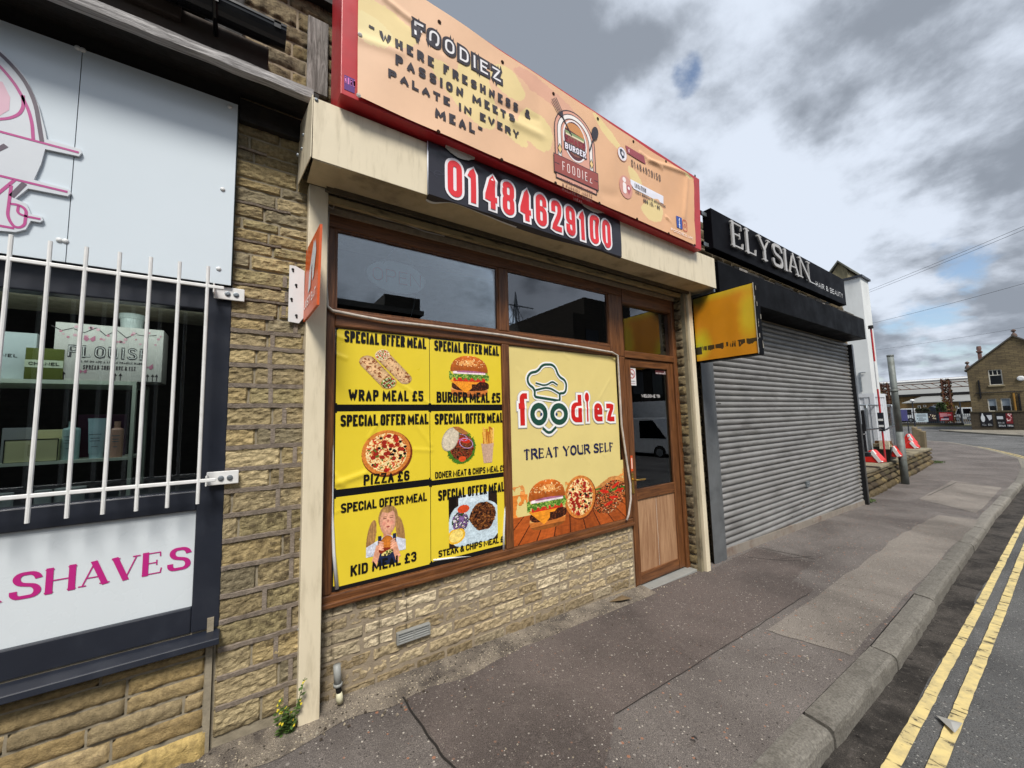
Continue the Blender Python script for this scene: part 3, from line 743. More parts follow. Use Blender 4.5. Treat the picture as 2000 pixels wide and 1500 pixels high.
# frame levels, measured
xL = .335; xg0 = q(652, 700, PO)[0]; xm0 = q(975, 600, FR)[0]; xm1 = q(994, 600, FR)[0]; xr0 = q(1191, 640, FR)[0]; xr1 = q(1214, 640, FR)[0]
XRL = 2.945; XML = 1.606
zb0 = .548; zb1 = q(655, 1157, PO)[1]; zt0 = q(655, 637, FR)[1]; zt1 = q(655, 604, FR)[1]; zh0 = q(655, 445, FR)[1]; zh1 = 2.84
def bars(mb_v, mb_h):
    mb_v.box((xL, FR, zb1), (xg0, .11, zh0)); mb_v.box((XML, FR, zb1), (1.672, .11, zt0)); mb_v.box((xm0, FR, zt1), (xm1, .11, zh0)); mb_v.box((xr0, FR, zt0), (3.02, .11, zh0)); mb_v.box((XRL, FR, zb1), (3.02, .11, zt0))
    mb_h.box((xL, FR, zb0), (3.02, .11, zb1)); mb_h.box((xg0, FR + .002, zt0), (xr0, .11, zt1)); mb_h.box((xL, FR, zh0), (3.02, .11, zh1))
    mb_h.box((xL - .0, FR - .022, zb0 - .004), (3.02, FR, zb0 + .028))
mv, mh = MB(), MB(); bars(mv, mh)
wf = mv.build('window_frame', m_oakv, shop, bevel=.008); wf2 = mh.build('window_rail', m_oakh, shop, bevel=.008)
for (a, b2) in ((xg0, xm0), (xm1, xr0)):     # beads round the openings
    for (c_, d_) in ((zb1, zt0), (zt1, zh0)):
        g_ = .012 if c_ == zt1 else .004; b3 = b2 if c_ == zt1 else (XRL if b2 == xr0 else XML); a = a if c_ == zt1 or a == xg0 else 1.672; e = MB(); e.box((a, FR + .012, c_), (a + g_, .08, d_)); e.box((b3 - g_, FR + .012, c_), (b3, .08, d_)); e.box((a + g_, FR + .012, c_), (b3 - g_, .08, c_ + g_)); e.box((a + g_, FR + .012, d_ - g_), (b3 - g_, .08, d_))
        e.build('glazing_bead', m_oakv, wf)
for (a, b2, c_, d_) in ((xg0, xm0, zt1, zh0), (xm1, xr0, zt1, zh0)):
    mb = MB(); mb.box((a + .012, PO + .004, c_ + .012), (b2 - .012, PO + .010, d_ - .012)); mb.build('window_pane', m_glass, wf)
for (a, b2, c_, d_) in ((xg0, XML, zb1, zt0), (1.672, XRL, zb1, zt0)):
    mb = MB(); mb.box((a + .004, PO + .012, c_ + .004), (b2 - .004, PO + .02, d_ - .012)); mb.build('window_pane', mat('dark_glass', '#0a0c10', rough=.06), wf)
# door set
dx0 = 3.02; dxR = q(1322, 640, FR)[0]; dxR = 3.90
zd_top = q(1222, 690, FR)[1]
mv = MB(); zl = -.03
mv.box((dx0, FR - .002, -.04), (q(1216, 690, FR)[0] + .03, .12, 2.84)); mv.box((3.835, FR - .002, -.05), (3.90, .12, 2.84))
jx0 = q(1216, 690, FR)[0] + .03; 
mv.build('door_frame', m_oakv, shop, bevel=.006)
zt = q(1218, 684, FR)[1]; zlt = q(1220, 700, FR)[1]
mh = MB(); mh.box((jx0, FR, zlt + .01), (3.835, .12, zt)); mh.box((jx0, FR, 2.66), (3.835, .12, 2.84)); mh.build('door_head', m_oakh, shop, bevel=.006)
mb = MB(); mb.box((jx0 + .005, .075, zt), (3.83, .083, 2.66)); mb.build('transom_pane', m_glass, shop)
door = MB(); lx0, lx1 = jx0 + .006, 3.829; gx0 = q(1231, 720, .05)[0]; gx1 = q(1303, 725, .05)[0]
gz1 = q(1231, 716, .05)[1]; gz0 = q(1238, 957, .05)[1]; pz1 = q(1245, 977, .05)[1]; pz0 = q(1254, 1119, .05)[1]; lz1 = zlt + .006; lz0 = -.015
YD = .045
door.box((lx0, YD, lz0), (gx0, .10, lz1)); door.box((gx1, YD, lz0), (lx1, .10, lz1))
dl = door.build('door', m_oakv, shop, bevel=.006)
mh = MB(); mh.box((gx0, YD + .002, gz1), (gx1, .10, lz1)); mh.box((gx0, YD + .002, pz1), (gx1, .10, gz0)); mh.box((gx0, YD + .002, lz0), (gx1, .10, pz0)); mh.build('door_rail', m_oakh, dl, bevel=.005)
mb = MB(); mb.box((gx0, YD + .018, gz0), (gx1, YD + .026, gz1)); mb.build('door_pane', m_glass2, dl)
mb = MB(); gm = (gx0 + gx1) / 2 + .0; mb.box((gx0, YD + .016, pz0), (gm - .004, YD + .03, pz1)); mb.box((gm + .004, YD + .016, pz0), (gx1, YD + .03, pz1)); mb.build('door_panel', m_lam, dl)
mb = MB(); mb.box((gm - .004, YD + .020, pz0), (gm + .004, YD + .03, pz1)); mb.build('panel_strip', m_white, dl)
m_brass = mat('brass', '#c9a355', rough=.25, metal=.9, var=.1)
mb = MB(); hxx, hz = q(1237, 937, .03); mb.box((hxx - .012, YD - .008, hz - .13), (hxx + .02, YD, hz + .06)); mb.tube([(hxx + .004, YD, hz), (hxx + .004, YD - .05, hz), (hxx + .02, YD - .055, hz), (hxx + .13, YD - .05, hz - .004)], .009); mb.build('door_handle', m_brass, dl, bevel=.002)
mb = MB(); mb.box((dx0 + .02, -.05, -.055), (3.88, .10, -.028)); mb.box((dx0 + .02, -.075, -.085), (3.88, -.0, -.052)); mb.build('threshold', m_grey, shop, bevel=.004)
mb = MB(); mb.box((3.905, -.085, -.06), (3.945, -.045, 2.86)); mb.box((3.905, -.045, -.06), (3.99, -.03, 2.86)); mb.build('shutter_channel', mat('channel', '#8f8770', rough=.5, metal=.3, dirt='#3c362c', dscale=8, damt=.6), shop)
for (a, b2, z0) in ((.272, .372, .035), (3.955, 4.025, -.065)):
    mb = MB(); lean = .0
    mb.hexa([(a, -.062, z0), (b2, -.062, z0 + .008), (b2, .03, z0), (a, .03, z0), (a, -.062, 2.9), (b2, -.062, 2.9), (b2, .03, 2.9), (a, .03, 2.9)] if a < 1 else
            [(a, -.115, z0), (b2, -.115, z0), (b2, -.045, z0), (a, -.045, z0), (a, -.105, 2.9), (b2, -.105, 2.9), (b2, -.045, 2.9), (a, -.045, 2.9)])
    pl = mb.build('pillar_cover', m_cream, shop, bevel=.004)
    sc = MB()
    for zz_ in (.5, .95, 1.4, 1.9, 2.35): sc.lathe((a - .0, -.02, zz_), [(.006, 0), (.006, -.003), (.003, -.005)], 8, axis='x')
    sc.build('rivet', m_grey, pl)
mb = MB(); mb.box((.366, -.03, .04), (.376, .02, 2.9)); mb.build('shutter_channel', mat('channel2', '#2b2620', rough=.6), shop)
# shutter box
bx0, bx1, bz0, bz1, BY = .252, q(1399, 560, -.33)[0], 2.885, 3.215, -.33
mb = MB(); mb.box((bx0, BY, bz0), (bx1, BY + .004, bz1)); mb.box((bx0 + .002, BY + .004, bz1 - .004), (bx1, .0, bz1)); mb.box((bx1 - .004, BY + .004, bz0), (bx1, .0, bz1 - .004))
sb = mb.build('shutter_box', m_cream, shop, bevel=.002)
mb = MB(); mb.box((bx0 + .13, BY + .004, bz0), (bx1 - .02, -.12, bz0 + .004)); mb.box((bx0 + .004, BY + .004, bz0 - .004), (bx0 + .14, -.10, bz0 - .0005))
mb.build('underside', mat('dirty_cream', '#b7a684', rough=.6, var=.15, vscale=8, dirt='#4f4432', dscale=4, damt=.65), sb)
ep = MB(); P4 = [AY(612, 185, -.335), AY(608, 306, -.335), AY(582.7, 362, -.01), AY(586.7, 248, -.01)]; ep.prism(P4, (-.004, 0, 0)); ep.build('end_plate', m_cream, sb)
sc = MB()
for (a, b2) in ((596, 265), (593, 292), (585, 304)):
    p = AY(a, b2, -.17); sc.lathe((p[0] - .006, p[1], p[2]), [(.009, 0), (.008, -.006), (.003, -.009)], 8, axis='x')
p = AY(618, 195, BY); sc.lathe((p[0], BY, p[2]), [(.01, 0), (.009, -.004), (.004, -.007)], 10, axis='y')
sc.build('rivet', m_steel, sb)
mb = MB(); mb.box((bx0 + .1, -.12, bz0 - .03), (3.96, -.105, bz0 + .01)); mb.box((bx0 + .1, -.085, bz0 - .012), (3.96, -.07, bz0 + .02)); mb.box((bx0 + .1, -.012, 2.835), (3.96, .012, 2.87)); mb.build('shutter_slot', mat('slot_metal', '#4a4234', rough=.5, var=.3, vscale=12), sb)
mb = MB(); mb.box((bx0 + .1, -.055, bz0 - .055), (3.95, -.025, bz0 - .018)); mb.build('bottom_slat', mat('peeled_rail', '#a39069', rough=.6, dirt='#241d15', dscale=11, damt=.9, dstretch=(.6, 3, 3)), sb)
mb = MB(); mb.box((.35, -.10, 2.92), (3.95, .02, 3.2)); mb.build('shutter_roll', mat('roll', '#14110e', rough=.8), sb)

# red sign frame with banner
sgn = thing('banner_sign', 'long peach and orange banner stretched over a red sign frame above the shopfront', 'sign', (.4, -.2, 3.1))
RY = -.40
RBL = q(665, 182, RY); RBR = q(1370, 489, RY); RTR = q(1366, 350, RY); RTL = (RBL[0], RTR[1] + .11)
zl0 = RBL[1]
mb = MB(); lo = [(RBL[0], RY, zl0), (RBR[0], RY, RBR[1]), (RBR[0], -.12, RBR[1]), (RBL[0], -.12, zl0)]; hi = [(RTL[0], RY, RTL[1]), (RTR[0], RY, RTR[1]), (RTR[0], -.12, RTR[1]), (RTL[0], -.12, RTL[1])]
mb.hexa(lo + hi); mb.build('sign_frame', m_red, sgn, bevel=.004)
BN = -.405
c00 = q(697, 190, BN); c10 = q(1357, 480, BN); c11 = q(1352, 350, BN); c01 = (c00[0] + .0, RTL[1] - .01)
CRE = []
def cre(a, b2, wd, amp): CRE.append((q(*a, BN), q(*b2, BN), wd, amp))
cre((750, 0), (800, 40), .02, .010); cre((700, 75), (780, 105), .03, .007); cre((1000, 240), (1130, 300), .035, .012); cre((960, 205), (1050, 235), .03, -.006)
cre((1265, 315), (1352, 345), .022, .014); cre((1250, 300), (1290, 330), .02, .008); cre((1300, 425), (1352, 478), .016, .012); cre((1180, 380), (1290, 400), .05, -.006); cre((1340, 350), (1330, 470), .03, .008)
cre((780, 30), (860, 100), .03, -.006)
def bwave(u, v):
    u = np.asarray(u, float); v = np.asarray(v, float)
    d = .010 + .003 * np.sin(u * 5 + v * 4) + .0025 * np.sin(u * 11 - v * 9 + 1)
    for (a, b2, wd, am) in CRE:
        ax, ay = a; dx, dy = b2[0] - a[0], b2[1] - a[1]; L2 = dx * dx + dy * dy
        t_ = np.clip(((u - ax) * dx + (v - ay) * dy) / L2, 0, 1); dd = (u - ax - t_ * dx) ** 2 + (v - ay - t_ * dy) ** 2
        d = d + am * np.exp(-dd / wd ** 2)
    k = (1 / (1 + np.exp(-(u - 1.70) * 60))) * (1 / (1 + np.exp((u - 2.20) * 60))) + (1 / (1 + np.exp(-(u - 2.5) * 60))) * (1 / (1 + np.exp((u - 3.1) * 60))) * (1 / (1 + np.exp((v - 3.74) * 60))) + (1 / (1 + np.exp(-(u - 3.2) * 60)))* (1 / (1 + np.exp((v - 3.42) * 60)))
    k = np.clip(k, 0, 1) * .93
    return d * (1 - k) + .010 * k
PB = Panel(BN, bwave)
nx, ny = 430, 90
mb = MB(); g = np.linspace(0, 1, nx + 1); h = np.linspace(0, 1, ny + 1); Gg, Hh = np.meshgrid(g, h)
Ub = (1 - Hh) * ((1 - Gg) * c00[0] + Gg * c10[0]) + Hh * ((1 - Gg) * c01[0] + Gg * c11[0]); Vb = (1 - Hh) * ((1 - Gg) * c00[1] + Gg * c10[1]) + Hh * ((1 - Gg) * c01[1] + Gg * c11[1])
Ub = Ub + .006 * np.sin(Hh * 9) * (Gg > .999) - .008 * np.sin(Hh * 3.14) * (Gg > .999)
mb.v = np.stack([Ub, PB.depth(Ub, Vb), Vb], -1).reshape(-1, 3).tolist()
uc = Ub[:-1, :-1]; vc = Vb[:-1, :-1]
wpx = fbm(uc * 1.5 + 3.1, vc * 2.6 + .4, 5, 5); wob = fbm(uc * 7, vc * 7, 9, 3) * .10
gx = ((uc - c00[0]) / 3.1)[..., None]
base = np.array(hx('#e3bc9b'))[None, None] * (1 - gx) + np.array(hx('#dca97e'))[None, None] * gx
yl = np.array(hx('#e3cc92'))[None, None]
def blobs(L):
    r_ = np.zeros_like(uc)
    for (px0, py0, ru, rv, rot) in L:
        a, b2 = q(px0, py0, BN); x = uc - a; y = vc - b2; c_, s_ = math.cos(rot), math.sin(rot)
        X_ = (x * c_ + y * s_) / ru; Y_ = (-x * s_ + y * c_) / rv; r_ = np.maximum(r_, 1.15 - (X_ ** 2 + Y_ ** 2) ** .5 + (wpx - .5) * 1.5 + (wob - .05) * 2)
    return r_
msk = blobs([(735, 45, .28, .17, .3), (900, 190, .24, .09, -.5), (930, 175, .13, .22, .2), (990, 160, .16, .14, 0), (1050, 260, .20, .16, -.4), (1000, 255, .15, .07, -.6), (1190, 270, .3, .07, -.5), (1240, 350, .20, .13, -.5), (1275, 405, .22, .14, .2), (1340, 340, .1, .05, 0)])
mm = (msk > .42)[..., None].astype(float); colr = base * (1 - mm) + yl * mm
m2 = (blobs([(1060, 180, .5, .12, -.2), (1240, 250, .4, .1, -.3)]) > .5)[..., None] * (1 - mm); colr = colr * (1 - m2) + np.array(hx('#d9a68c'))[None, None] * m2
m3 = (blobs([(720, 60, .2, .15, 0)]) > .62)[..., None]; colr = colr * (1 - m3 * .6) + np.array(hx('#e8d9a4'))[None, None] * m3 * .6
jj, ii = np.meshgrid(np.arange(ny), np.arange(nx), indexing='ij'); a = (jj * (nx + 1) + ii).ravel()
mb.f = [tuple(z) for z in np.stack([a, a + 1, a + nx + 2, a + nx + 1], -1).tolist()]; mb.c = [tuple(z) for z in colr.reshape(-1, 3).tolist()]
ban = mb.build('banner', m_banner, sgn, smooth=True)
mb = MB(); dk = hx('#39343a'); qq = lambda x, y: q(x, y, BN)
text(mb, PB, '"', qq(719, 66), qq(731, 56), .3, dk, .003)
for (s_, bl, tr_, gp) in (('WHERE FRESHNESS &', (740, 80.5), (1034.3, 219), .62), ('PASSION MEETS', (770.6, 128), (1001.6, 227.5), .62), ('PALATE IN EVERY', (756.7, 152.8), (1011, 260), .62), ('MEAL"', (848.4, 229.8), (940, 253), .55)):
    text(mb, PB, s_, qq(*bl), qq(*tr_), .29, dk, .004, gap=gp * .62, space=.6)
text(mb, PB, 'FOODIEZ', qq(805, 72), qq(977, 140), .30, dk, .004, gap=.22, grow=.02)
a, b2 = qq(805, 72), qq(977, 140)
rr = random.Random(3)
for i in range(18):    # ragged burst behind the name
    u = a[0] + (b2[0] - a[0]) * rr.random(); top = rr.random() < .6; v = (b2[1] if top else a[1]) + rr.uniform(-.02, .01); s_ = 1 if top else -1
    pol(mb, PB, [(u - .014, v - .02 * s_), (u + .012, v - .02 * s_), (u + rr.uniform(-.01, .01), v + s_ * rr.uniform(.015, .04))], .0032, dk)
text(mb, PB, 'FOODIEZ', (a[0] + .008, a[1] + .008), (b2[0] - .008, b2[1] - .008), .15, hx('#e6e4e6'), .0056, gap=.42, grow=.0)
# round-topped badge
P0 = qq(1084, 347); P1 = qq(1163, 382); bw = P1[0] - P0[0]; bu0 = P0[0]; bu1 = P1[0]; bv0 = P1[1]; tp = qq(1117, 222)[1]; um = (bu0 + bu1) / 2; rad_ = (bu1 - bu0) / 2
def arch(u0, u1, v0, vt, col, layer, n=14):
    r_ = (u1 - u0) / 2; c_ = (u0 + u1) / 2; pts = [(u0, v0), (u1, v0)] + [(c_ + r_ * math.cos(math.pi * k / n), vt - r_ + r_ * math.sin(math.pi * k / n)) for k in range(n + 1)]
    pol(mb, PB, pts, layer, col); return pts
def archline(u0, u1, v0, vt, wd, col, layer, close=True, n=16):
    r_ = (u1 - u0) / 2; c_ = (u0 + u1) / 2; pts = [(u1, v0)] + [(c_ + r_ * math.cos(math.pi * k / n), vt - r_ + r_ * math.sin(math.pi * k / n)) for k in range(n + 1)] + [(u0, v0)]
    stroke(mb, PB, pts, wd, close, layer, col, False)
arch(bu0, bu1, bv0, tp, hx('#d9a08c'), .004); archline(bu0, bu1, bv0, tp, .008, dk, .0046)
rb1 = qq(1078, 300)[1]; rb0 = rb1 - .145
archline(bu0 + .045, bu1 - .045, rb1, tp - .045, .028, hx('#efe9e4'), .0049, False); archline(bu0 + .028, bu1 - .028, rb1, tp - .028, .006, dk, .0052, False); archline(bu0 + .062, bu1 - .062, rb1, tp - .062, .006, dk, .0052, False)
# burger emblem in the arch
cu, cv = um - .005, (rb1 + tp) / 2 - .03
disc(mb, PB, cu, cv, .125, .0056, hx('#ede6e6'), ry=.165); disc(mb, PB, cu, cv, .112, .0059, hx('#5d3238'), ry=.152)
disc(mb, PB, cu, cv + .055, .10, .0062, hx('#c98b54'), a0=0, a1=math.pi, ry=.085, n=14); rect(mb, PB, cu - .10, cv + .035, cu + .10, cv + .056, .0064, hx('#86996a')); rect(mb, PB, cu - .095, cv + .022, cu + .095, cv + .036, .0066, hx('#e0d2b0'))
disc(mb, PB, cu, cv - .045, .09, .0062, hx('#87564a'), ry=.08)
text(mb, PB, 'SMASH', (cu - .10, cv - .035), (cu + .10, cv + .018), .22, hx('#8e2f3b'), .0070, gap=.12); 
text(mb, PB, 'BURGER', (cu - .112, cv - .10), (cu + .112, cv - .045), .30, dk, .0068, gap=.10, grow=.01); text(mb, PB, 'BURGER', (cu - .108, cv - .097), (cu + .108, cv - .048), .2, hx('#ece7f2'), .0075, gap=.16)
for s_ in (-1, 1):
    xx = um + s_ * (bw / 2 - .045); pol(mb, PB, [(xx, rb1 + .10), (xx + .024, rb1 + .055), (xx, rb1 + .01), (xx - .024, rb1 + .055)], .0060, dk); pol(mb, PB, [(xx, rb1 + .09), (xx + .017, rb1 + .055), (xx, rb1 + .02), (xx - .017, rb1 + .055)], .0064, hx('#e9c98a'))
pol(mb, PB, [(bu0 - .022, rb0), (bu1 + .022, rb0), (bu1 + .022, rb1), (bu0 - .022, rb1)], .0076, dk); pol(mb, PB, [(bu0 - .016, rb0 + .006), (bu1 + .016, rb0 + .006), (bu1 + .016, rb1 - .006), (bu0 - .016, rb1 - .006)], .0080, hx('#9a5049'))
text(mb, PB, 'FOODIEZ', (bu0 + .06, rb0 + .035), (bu1 - .05, rb1 - .035), .2, dk, .0084, gap=.22); text(mb, PB, 'FOODIEZ', (bu0 + .06, rb0 + .037), (bu1 - .05, rb1 - .037), .09, hx('#f0dcd8'), .0090, gap=.33)
stroke(mb, PB, [(bu0 - .01, (rb0 + rb1) / 2), (bu0 + .03, (rb0 + rb1) / 2)], .006, False, .0085, dk); stroke(mb, PB, [(bu1 - .03, (rb0 + rb1) / 2), (bu1 + .01, (rb0 + rb1) / 2)], .006, False, .0085, dk)
for i, (s_, k_) in enumerate((('WHERE FRESHNESS', .42), ('& PASSION MEETS', .40), ('PALATE IN EVERY', .40), ('MEAL', .12))):
    vv = rb0 - .035 - i * .037; text(mb, PB, s_, (um - bw * k_ * .92, vv - .011), (um + bw * k_ * .92, vv + .011), .2, hx('#6b4440'), .0048, gap=.35)
def fork():
    a = np.array(qq(1100, 240)); b2 = np.array(qq(1079, 196)); d = b2 - a; L = np.linalg.norm(d); d /= L; n_ = np.array((-d[1], d[0]))
    for k in (-1.5, -.5, .5, 1.5): stroke(mb, PB, [tuple(b2 + n_ * k * .017), tuple(b2 - d * .10 + n_ * k * .015)], .008, False, .0088, dk)
    pol(mb, PB, [tuple(b2 - d * .10 + n_ * .028), tuple(b2 - d * .10 - n_ * .028), tuple(b2 - d * .15)], .009, dk); stroke(mb, PB, [tuple(b2 - d * .10), tuple(b2 - d * .27)], .011, False, .0092, dk)
    c_ = np.array(qq(1158.5, 263)); e = np.array(qq(1150, 292)); d = (c_ - e) / np.linalg.norm(c_ - e)
    rot = math.atan2(d[1], d[0]); pts = [tuple(c_ + d * .06 * math.cos(t_) + np.array((-d[1], d[0])) * .036 * math.sin(t_)) for t_ in np.linspace(0, 2 * math.pi, 20)[:-1]]
    pol(mb, PB, pts, .009, dk); stroke(mb, PB, [tuple(c_ - d * .05), tuple(c_ - d * .18)], .012, False, .0092, dk)
fork()
# contact and location block
c_ = qq(1212.5, 303); disc(mb, PB, *c_, .062, .004, hx('#c98f7c')); disc(mb, PB, *c_, .056, .0045, hx('#e9e6ec'))
stroke(mb, PB, [(c_[0] - .022, c_[1] + .024), (c_[0] - .02, c_[1] - .005), (c_[0] + .005, c_[1] - .028)], .017, False, .005, hx('#2b3142')); stroke(mb, PB, [(c_[0] - .022, c_[1] + .026), (c_[0] - .010, c_[1] + .03)], .02, False, .0052, hx('#2b3142')); stroke(mb, PB, [(c_[0] + .002, c_[1] - .028), (c_[0] + .014, c_[1] - .018)], .02, False, .0052, hx('#2b3142'))
for r_ in (.018, .03): stroke(mb, PB, [(c_[0] + r_ * math.cos(t_), c_[1] + .004 + r_ * math.sin(t_)) for t_ in np.linspace(-.2, 1.5, 6)], .005, False, .005, hx('#2b3142'), False)
a = qq(1222, 300); b2 = qq(1256, 306); vr = qq(1226, 296)[1]
pol(mb, PB, [(a[0], vr - .035), (b2[0] + .02, vr - .035), (b2[0] - .01, vr + .03), (a[0] - .02, vr + .03)], .0042, hx('#9b4a52'))
text(mb, PB, 'CONTACT US', (a[0] + .02, vr - .018), (b2[0] - .02, vr + .012), .2, hx('#f2dede'), .0048, gap=.3)
text(mb, PB, '01484929159', qq(1231, 326.5), qq(1287, 343.6), .10, dk, .0042, gap=.24)
c_ = qq(1220, 367); disc(mb, PB, *c_, .085, .004, hx('#cf9486'), ry=.10); disc(mb, PB, c_[0] - .018, c_[1] + .06, .022, .0045, hx('#f0e6e4')); rect(mb, PB, c_[0] - .04, c_[1] - .06, c_[0] + .004, c_[1] + .035, .0045, hx('#f0e6e4'), r=.018); disc(mb, PB, c_[0] + .035, c_[1] + .0, .028, .0048, hx('#b4606a')); disc(mb, PB, c_[0] + .035, c_[1] + .0, .014, .0052, hx('#f0e6e4')); pol(mb, PB, [(c_[0] + .012, c_[1] - .015), (c_[0] + .058, c_[1] - .015), (c_[0] + .035, c_[1] - .06)], .0048, hx('#b4606a'))
lv = qq(1250, 368)[1]; l0 = qq(1229, 360)[0]; l1 = qq(1294, 390)[0]
pol(mb, PB, [(l0, lv - .012), (l0 + .04, lv - .045), (l1, lv - .045), (l1, lv + .028), (l0, lv + .028)], .0042, hx('#e6e6f0'))
text(mb, PB, 'LOCATION', (l0 + .055, lv - .028), (l0 + .21, lv + .012), .2, dk, .0048, gap=.22)
text(mb, PB, '100A BRIGGATE BRIGHOUSE', qq(1238, 378), qq(1298.5, 402.5), .2, dk, .0048, gap=.2)
text(mb, PB, 'HD6 1EL - UK', qq(1254.4, 396), qq(1286, 404), .2, dk, .0048, gap=.25)
f0 = qq(1319.5, 445); f1 = qq(1329, 431); rect(mb, PB, f0[0], f0[1], f1[0], f1[1] + .02, .0044, hx('#2c4a9c'), r=.008); cc = ((f0[0] + f1[0]) / 2, f0[1]); stroke(mb, PB, [(cc[0] + .012, f1[1] + .004), (cc[0], f1[1] - .004), (cc[0], f0[1])], .009, False, .005, hx('#f0f0f0'), False); stroke(mb, PB, [(cc[0] - .012, f0[1] + .036), (cc[0] + .012, f0[1] + .036)], .007, False, .0052, hx('#f0f0f0'), False)
i0 = f1[0] + .012; i1 = i0 + .07; ih = f1[1] + .008; stroke(mb, PB, rounded([(i0, f0[1], .02), (i0, ih, .02), (i1, ih, .02), (i1, f0[1], .02)], True), .007, True, .0044, hx('#c24a3e'), False); stroke(mb, PB, [((i0 + i1) / 2 + .015 * math.cos(t_), (f0[1] + ih) / 2 + .015 * math.sin(t_)) for t_ in np.linspace(0, 6, 12)], .006, False, .0046, hx('#c24a3e'), False)
text(mb, PB, 'FOODIEZ.UK', qq(1308, 451), qq(1350, 464), .2, hx('#efe0d6'), .0044, gap=.2)
mb.build('banner_lettering', m_print, sgn)
ey = MB()
for (a, b2) in ((702, 70), (699, 189), (856, 46), (980, 122), (855, 258), (978, 313), (1079, 184), (1165, 233), (1235, 277), (1298, 316), (1083, 358), (1169, 397), (1242, 428), (1304, 456), (1355, 479), (1353, 345)):
    u, v = qq(a, b2); p = PB.P(u, v - .004); ey.lathe((p[0], p[1] - .001, p[2]), [(.012, 0), (.012, -.003), (.005, -.006)], 10, col=hx('#3a2418') if b2 not in (70, 189) else hx('#c9c4bc'), axis='y')
ey.build('eyelet', m_kerb, sgn)
mb = MB(); PR = Panel(RY - .002); a = q(668, 176, RY); b2 = q(694, 187, RY)
rect(mb, PR, a[0] + .01, a[1] + .01, b2[0] - .004, a[1] + .09, 0, hx('#5a2d78')); text(mb, PR, 'SIGN', (a[0] + .012, a[1] + .045), (b2[0] - .008, a[1] + .082), .2, hx('#d77ab8'), .001); mb.build('maker_sticker', m_print, sgn)
# ================================================================ phone number banner
pb = thing('phone_banner', 'black vinyl strip with the phone number in red digits on the cream box', 'banner', (.8, BY, 2.9))
PY_ = BY - .006
k00 = q(836, 386, PY_); k11 = q(1210, 430, PY_); ztp = bz1 + .005
zb_l = k00[1]; u0, u1 = k00[0], k11[0]
def pw(u, v):
    u = np.asarray(u, float); v = np.asarray(v, float)
    d = .004 + .0035 * np.sin(u * 9) * np.sin(v * 14) + .003 * np.exp(-((v - 3.17) / .02) ** 2) * np.sin(u * 30)
    for (a, b2, am, wd) in ((1.35, 3.12, .012, .03), (2.3, 3.13, .015, .04), (1.3, 2.93, .006, .05), (2.0, 2.95, .008, .04), (2.35, 2.93, .012, .04)): d = d + am * np.exp(-((u - a) ** 2 + (v - b2) ** 2) / wd ** 2)
    return d
PP = Panel(PY_, pw); mb = MB(); nx = 160
bk = hx('#26252e')
zbot = lambda u: bz0 + .004
mb.grid(nx, 24, lambda a, b2: PP.P(u0 + (u1 - u0) * a, zbot(0) + (ztp - zbot(0)) * b2), colfn=lambda a, b2: bk)
for k in range(30):    # faint swirl print
    cu, cv = u0 + rnd.random() * (u1 - u0), rnd.uniform(2.9, 3.2); r_ = rnd.uniform(.03, .12); a0 = rnd.random() * 6
    pts = [(cu + r_ * math.cos(a0 + t_) * (1 - t_ * .12), cv + r_ * .8 * math.sin(a0 + t_) * (1 - t_ * .12)) for t_ in np.linspace(0, 4, 14)]
    pts = [p for p in pts if u0 + .01 < p[0] < u1 - .01 and bz0 + .02 < p[1] < ztp - .01]
    if len(pts) > 3: stroke(mb, PP, pts, .004, False, .0012, hx('#3a3a46'), False)
# loose lower edge curling down at the left and slack to the right
def low(a): return -.045 * math.exp(-((a - .02) / .05) ** 2) - .035 * (math.sin(min(1, a / .9) * math.pi) ** 2) * (1 if a > .05 else 0) - .03 * max(0, a - .5) * 1.2
base = len(mb.v)
for i in range(nx + 1):
    a = i / nx; u = u0 + (u1 - u0) * a; p = PP.P(u, zbot(0)); L = -low(a)
    for j in range(5): b2 = j / 4; mb.v.append((u, p[1] + b2 * L * 1.1, p[2] - b2 * L * .55))
for i in range(nx):
    for j in range(4): qd = base + i * 5 + j; mb.face((qd + 1, qd + 6, qd + 5, qd), bk if (j < 3 or i > 60) else hx('#c9c9c9'))
mb.build('vinyl_sheet', m_vinyl, pb, smooth=True)
mb = MB(); bl = q(873, 381.5, PY_); tr_ = q(1192, 429, PY_); nn = '01484629100'
bl = (.990, 2.922); tr_ = (2.455, 3.155)
text(mb, PP, nn, bl, tr_, .155, hx('#e9e6ea'), .0045, gap=.20, grow=.036, rad=.5)
text(mb, PP, nn, bl, tr_, .155, hx('#d8333a'), .0072, gap=.20, grow=.002, rad=.5)
mb.build('phone_number', m_print, pb)
mb = MB()
for (a, b2, c_, d_, e) in ((868, 285, 925, 315, 0), (1130, 395, 1180, 413, 1)):
    A, B_ = q(a, b2, PY_), q(c_, d_, PY_); n = 10
    for i in range(n):
        t0, t1 = i / n, (i + 1) / n; f = lambda t_: (A[0] + (B_[0] - A[0]) * t_, A[1] + (B_[1] - A[1]) * t_ * 0)
        h0 = .035 * math.sin(math.pi * t0) + .006 * rnd.random(); h1 = .035 * math.sin(math.pi * t1) + .006 * rnd.random(); z_ = min(A[1], ztp)
        mb.poly([(f(t0)[0], PY_ - .012, z_ - h0), (f(t1)[0], PY_ - .012, z_ - h1), (f(t1)[0], PY_ - .02, z_ + .012), (f(t0)[0], PY_ - .02, z_ + .012)], hx('#b9b4a8'))
mb.box((u0 - .006, PY_ - .006, bz0), (u0 + .002, PY_ - .002, ztp), hx('#d5d8e0'))
mb.build('torn_edge', m_print, pb, smooth=True)

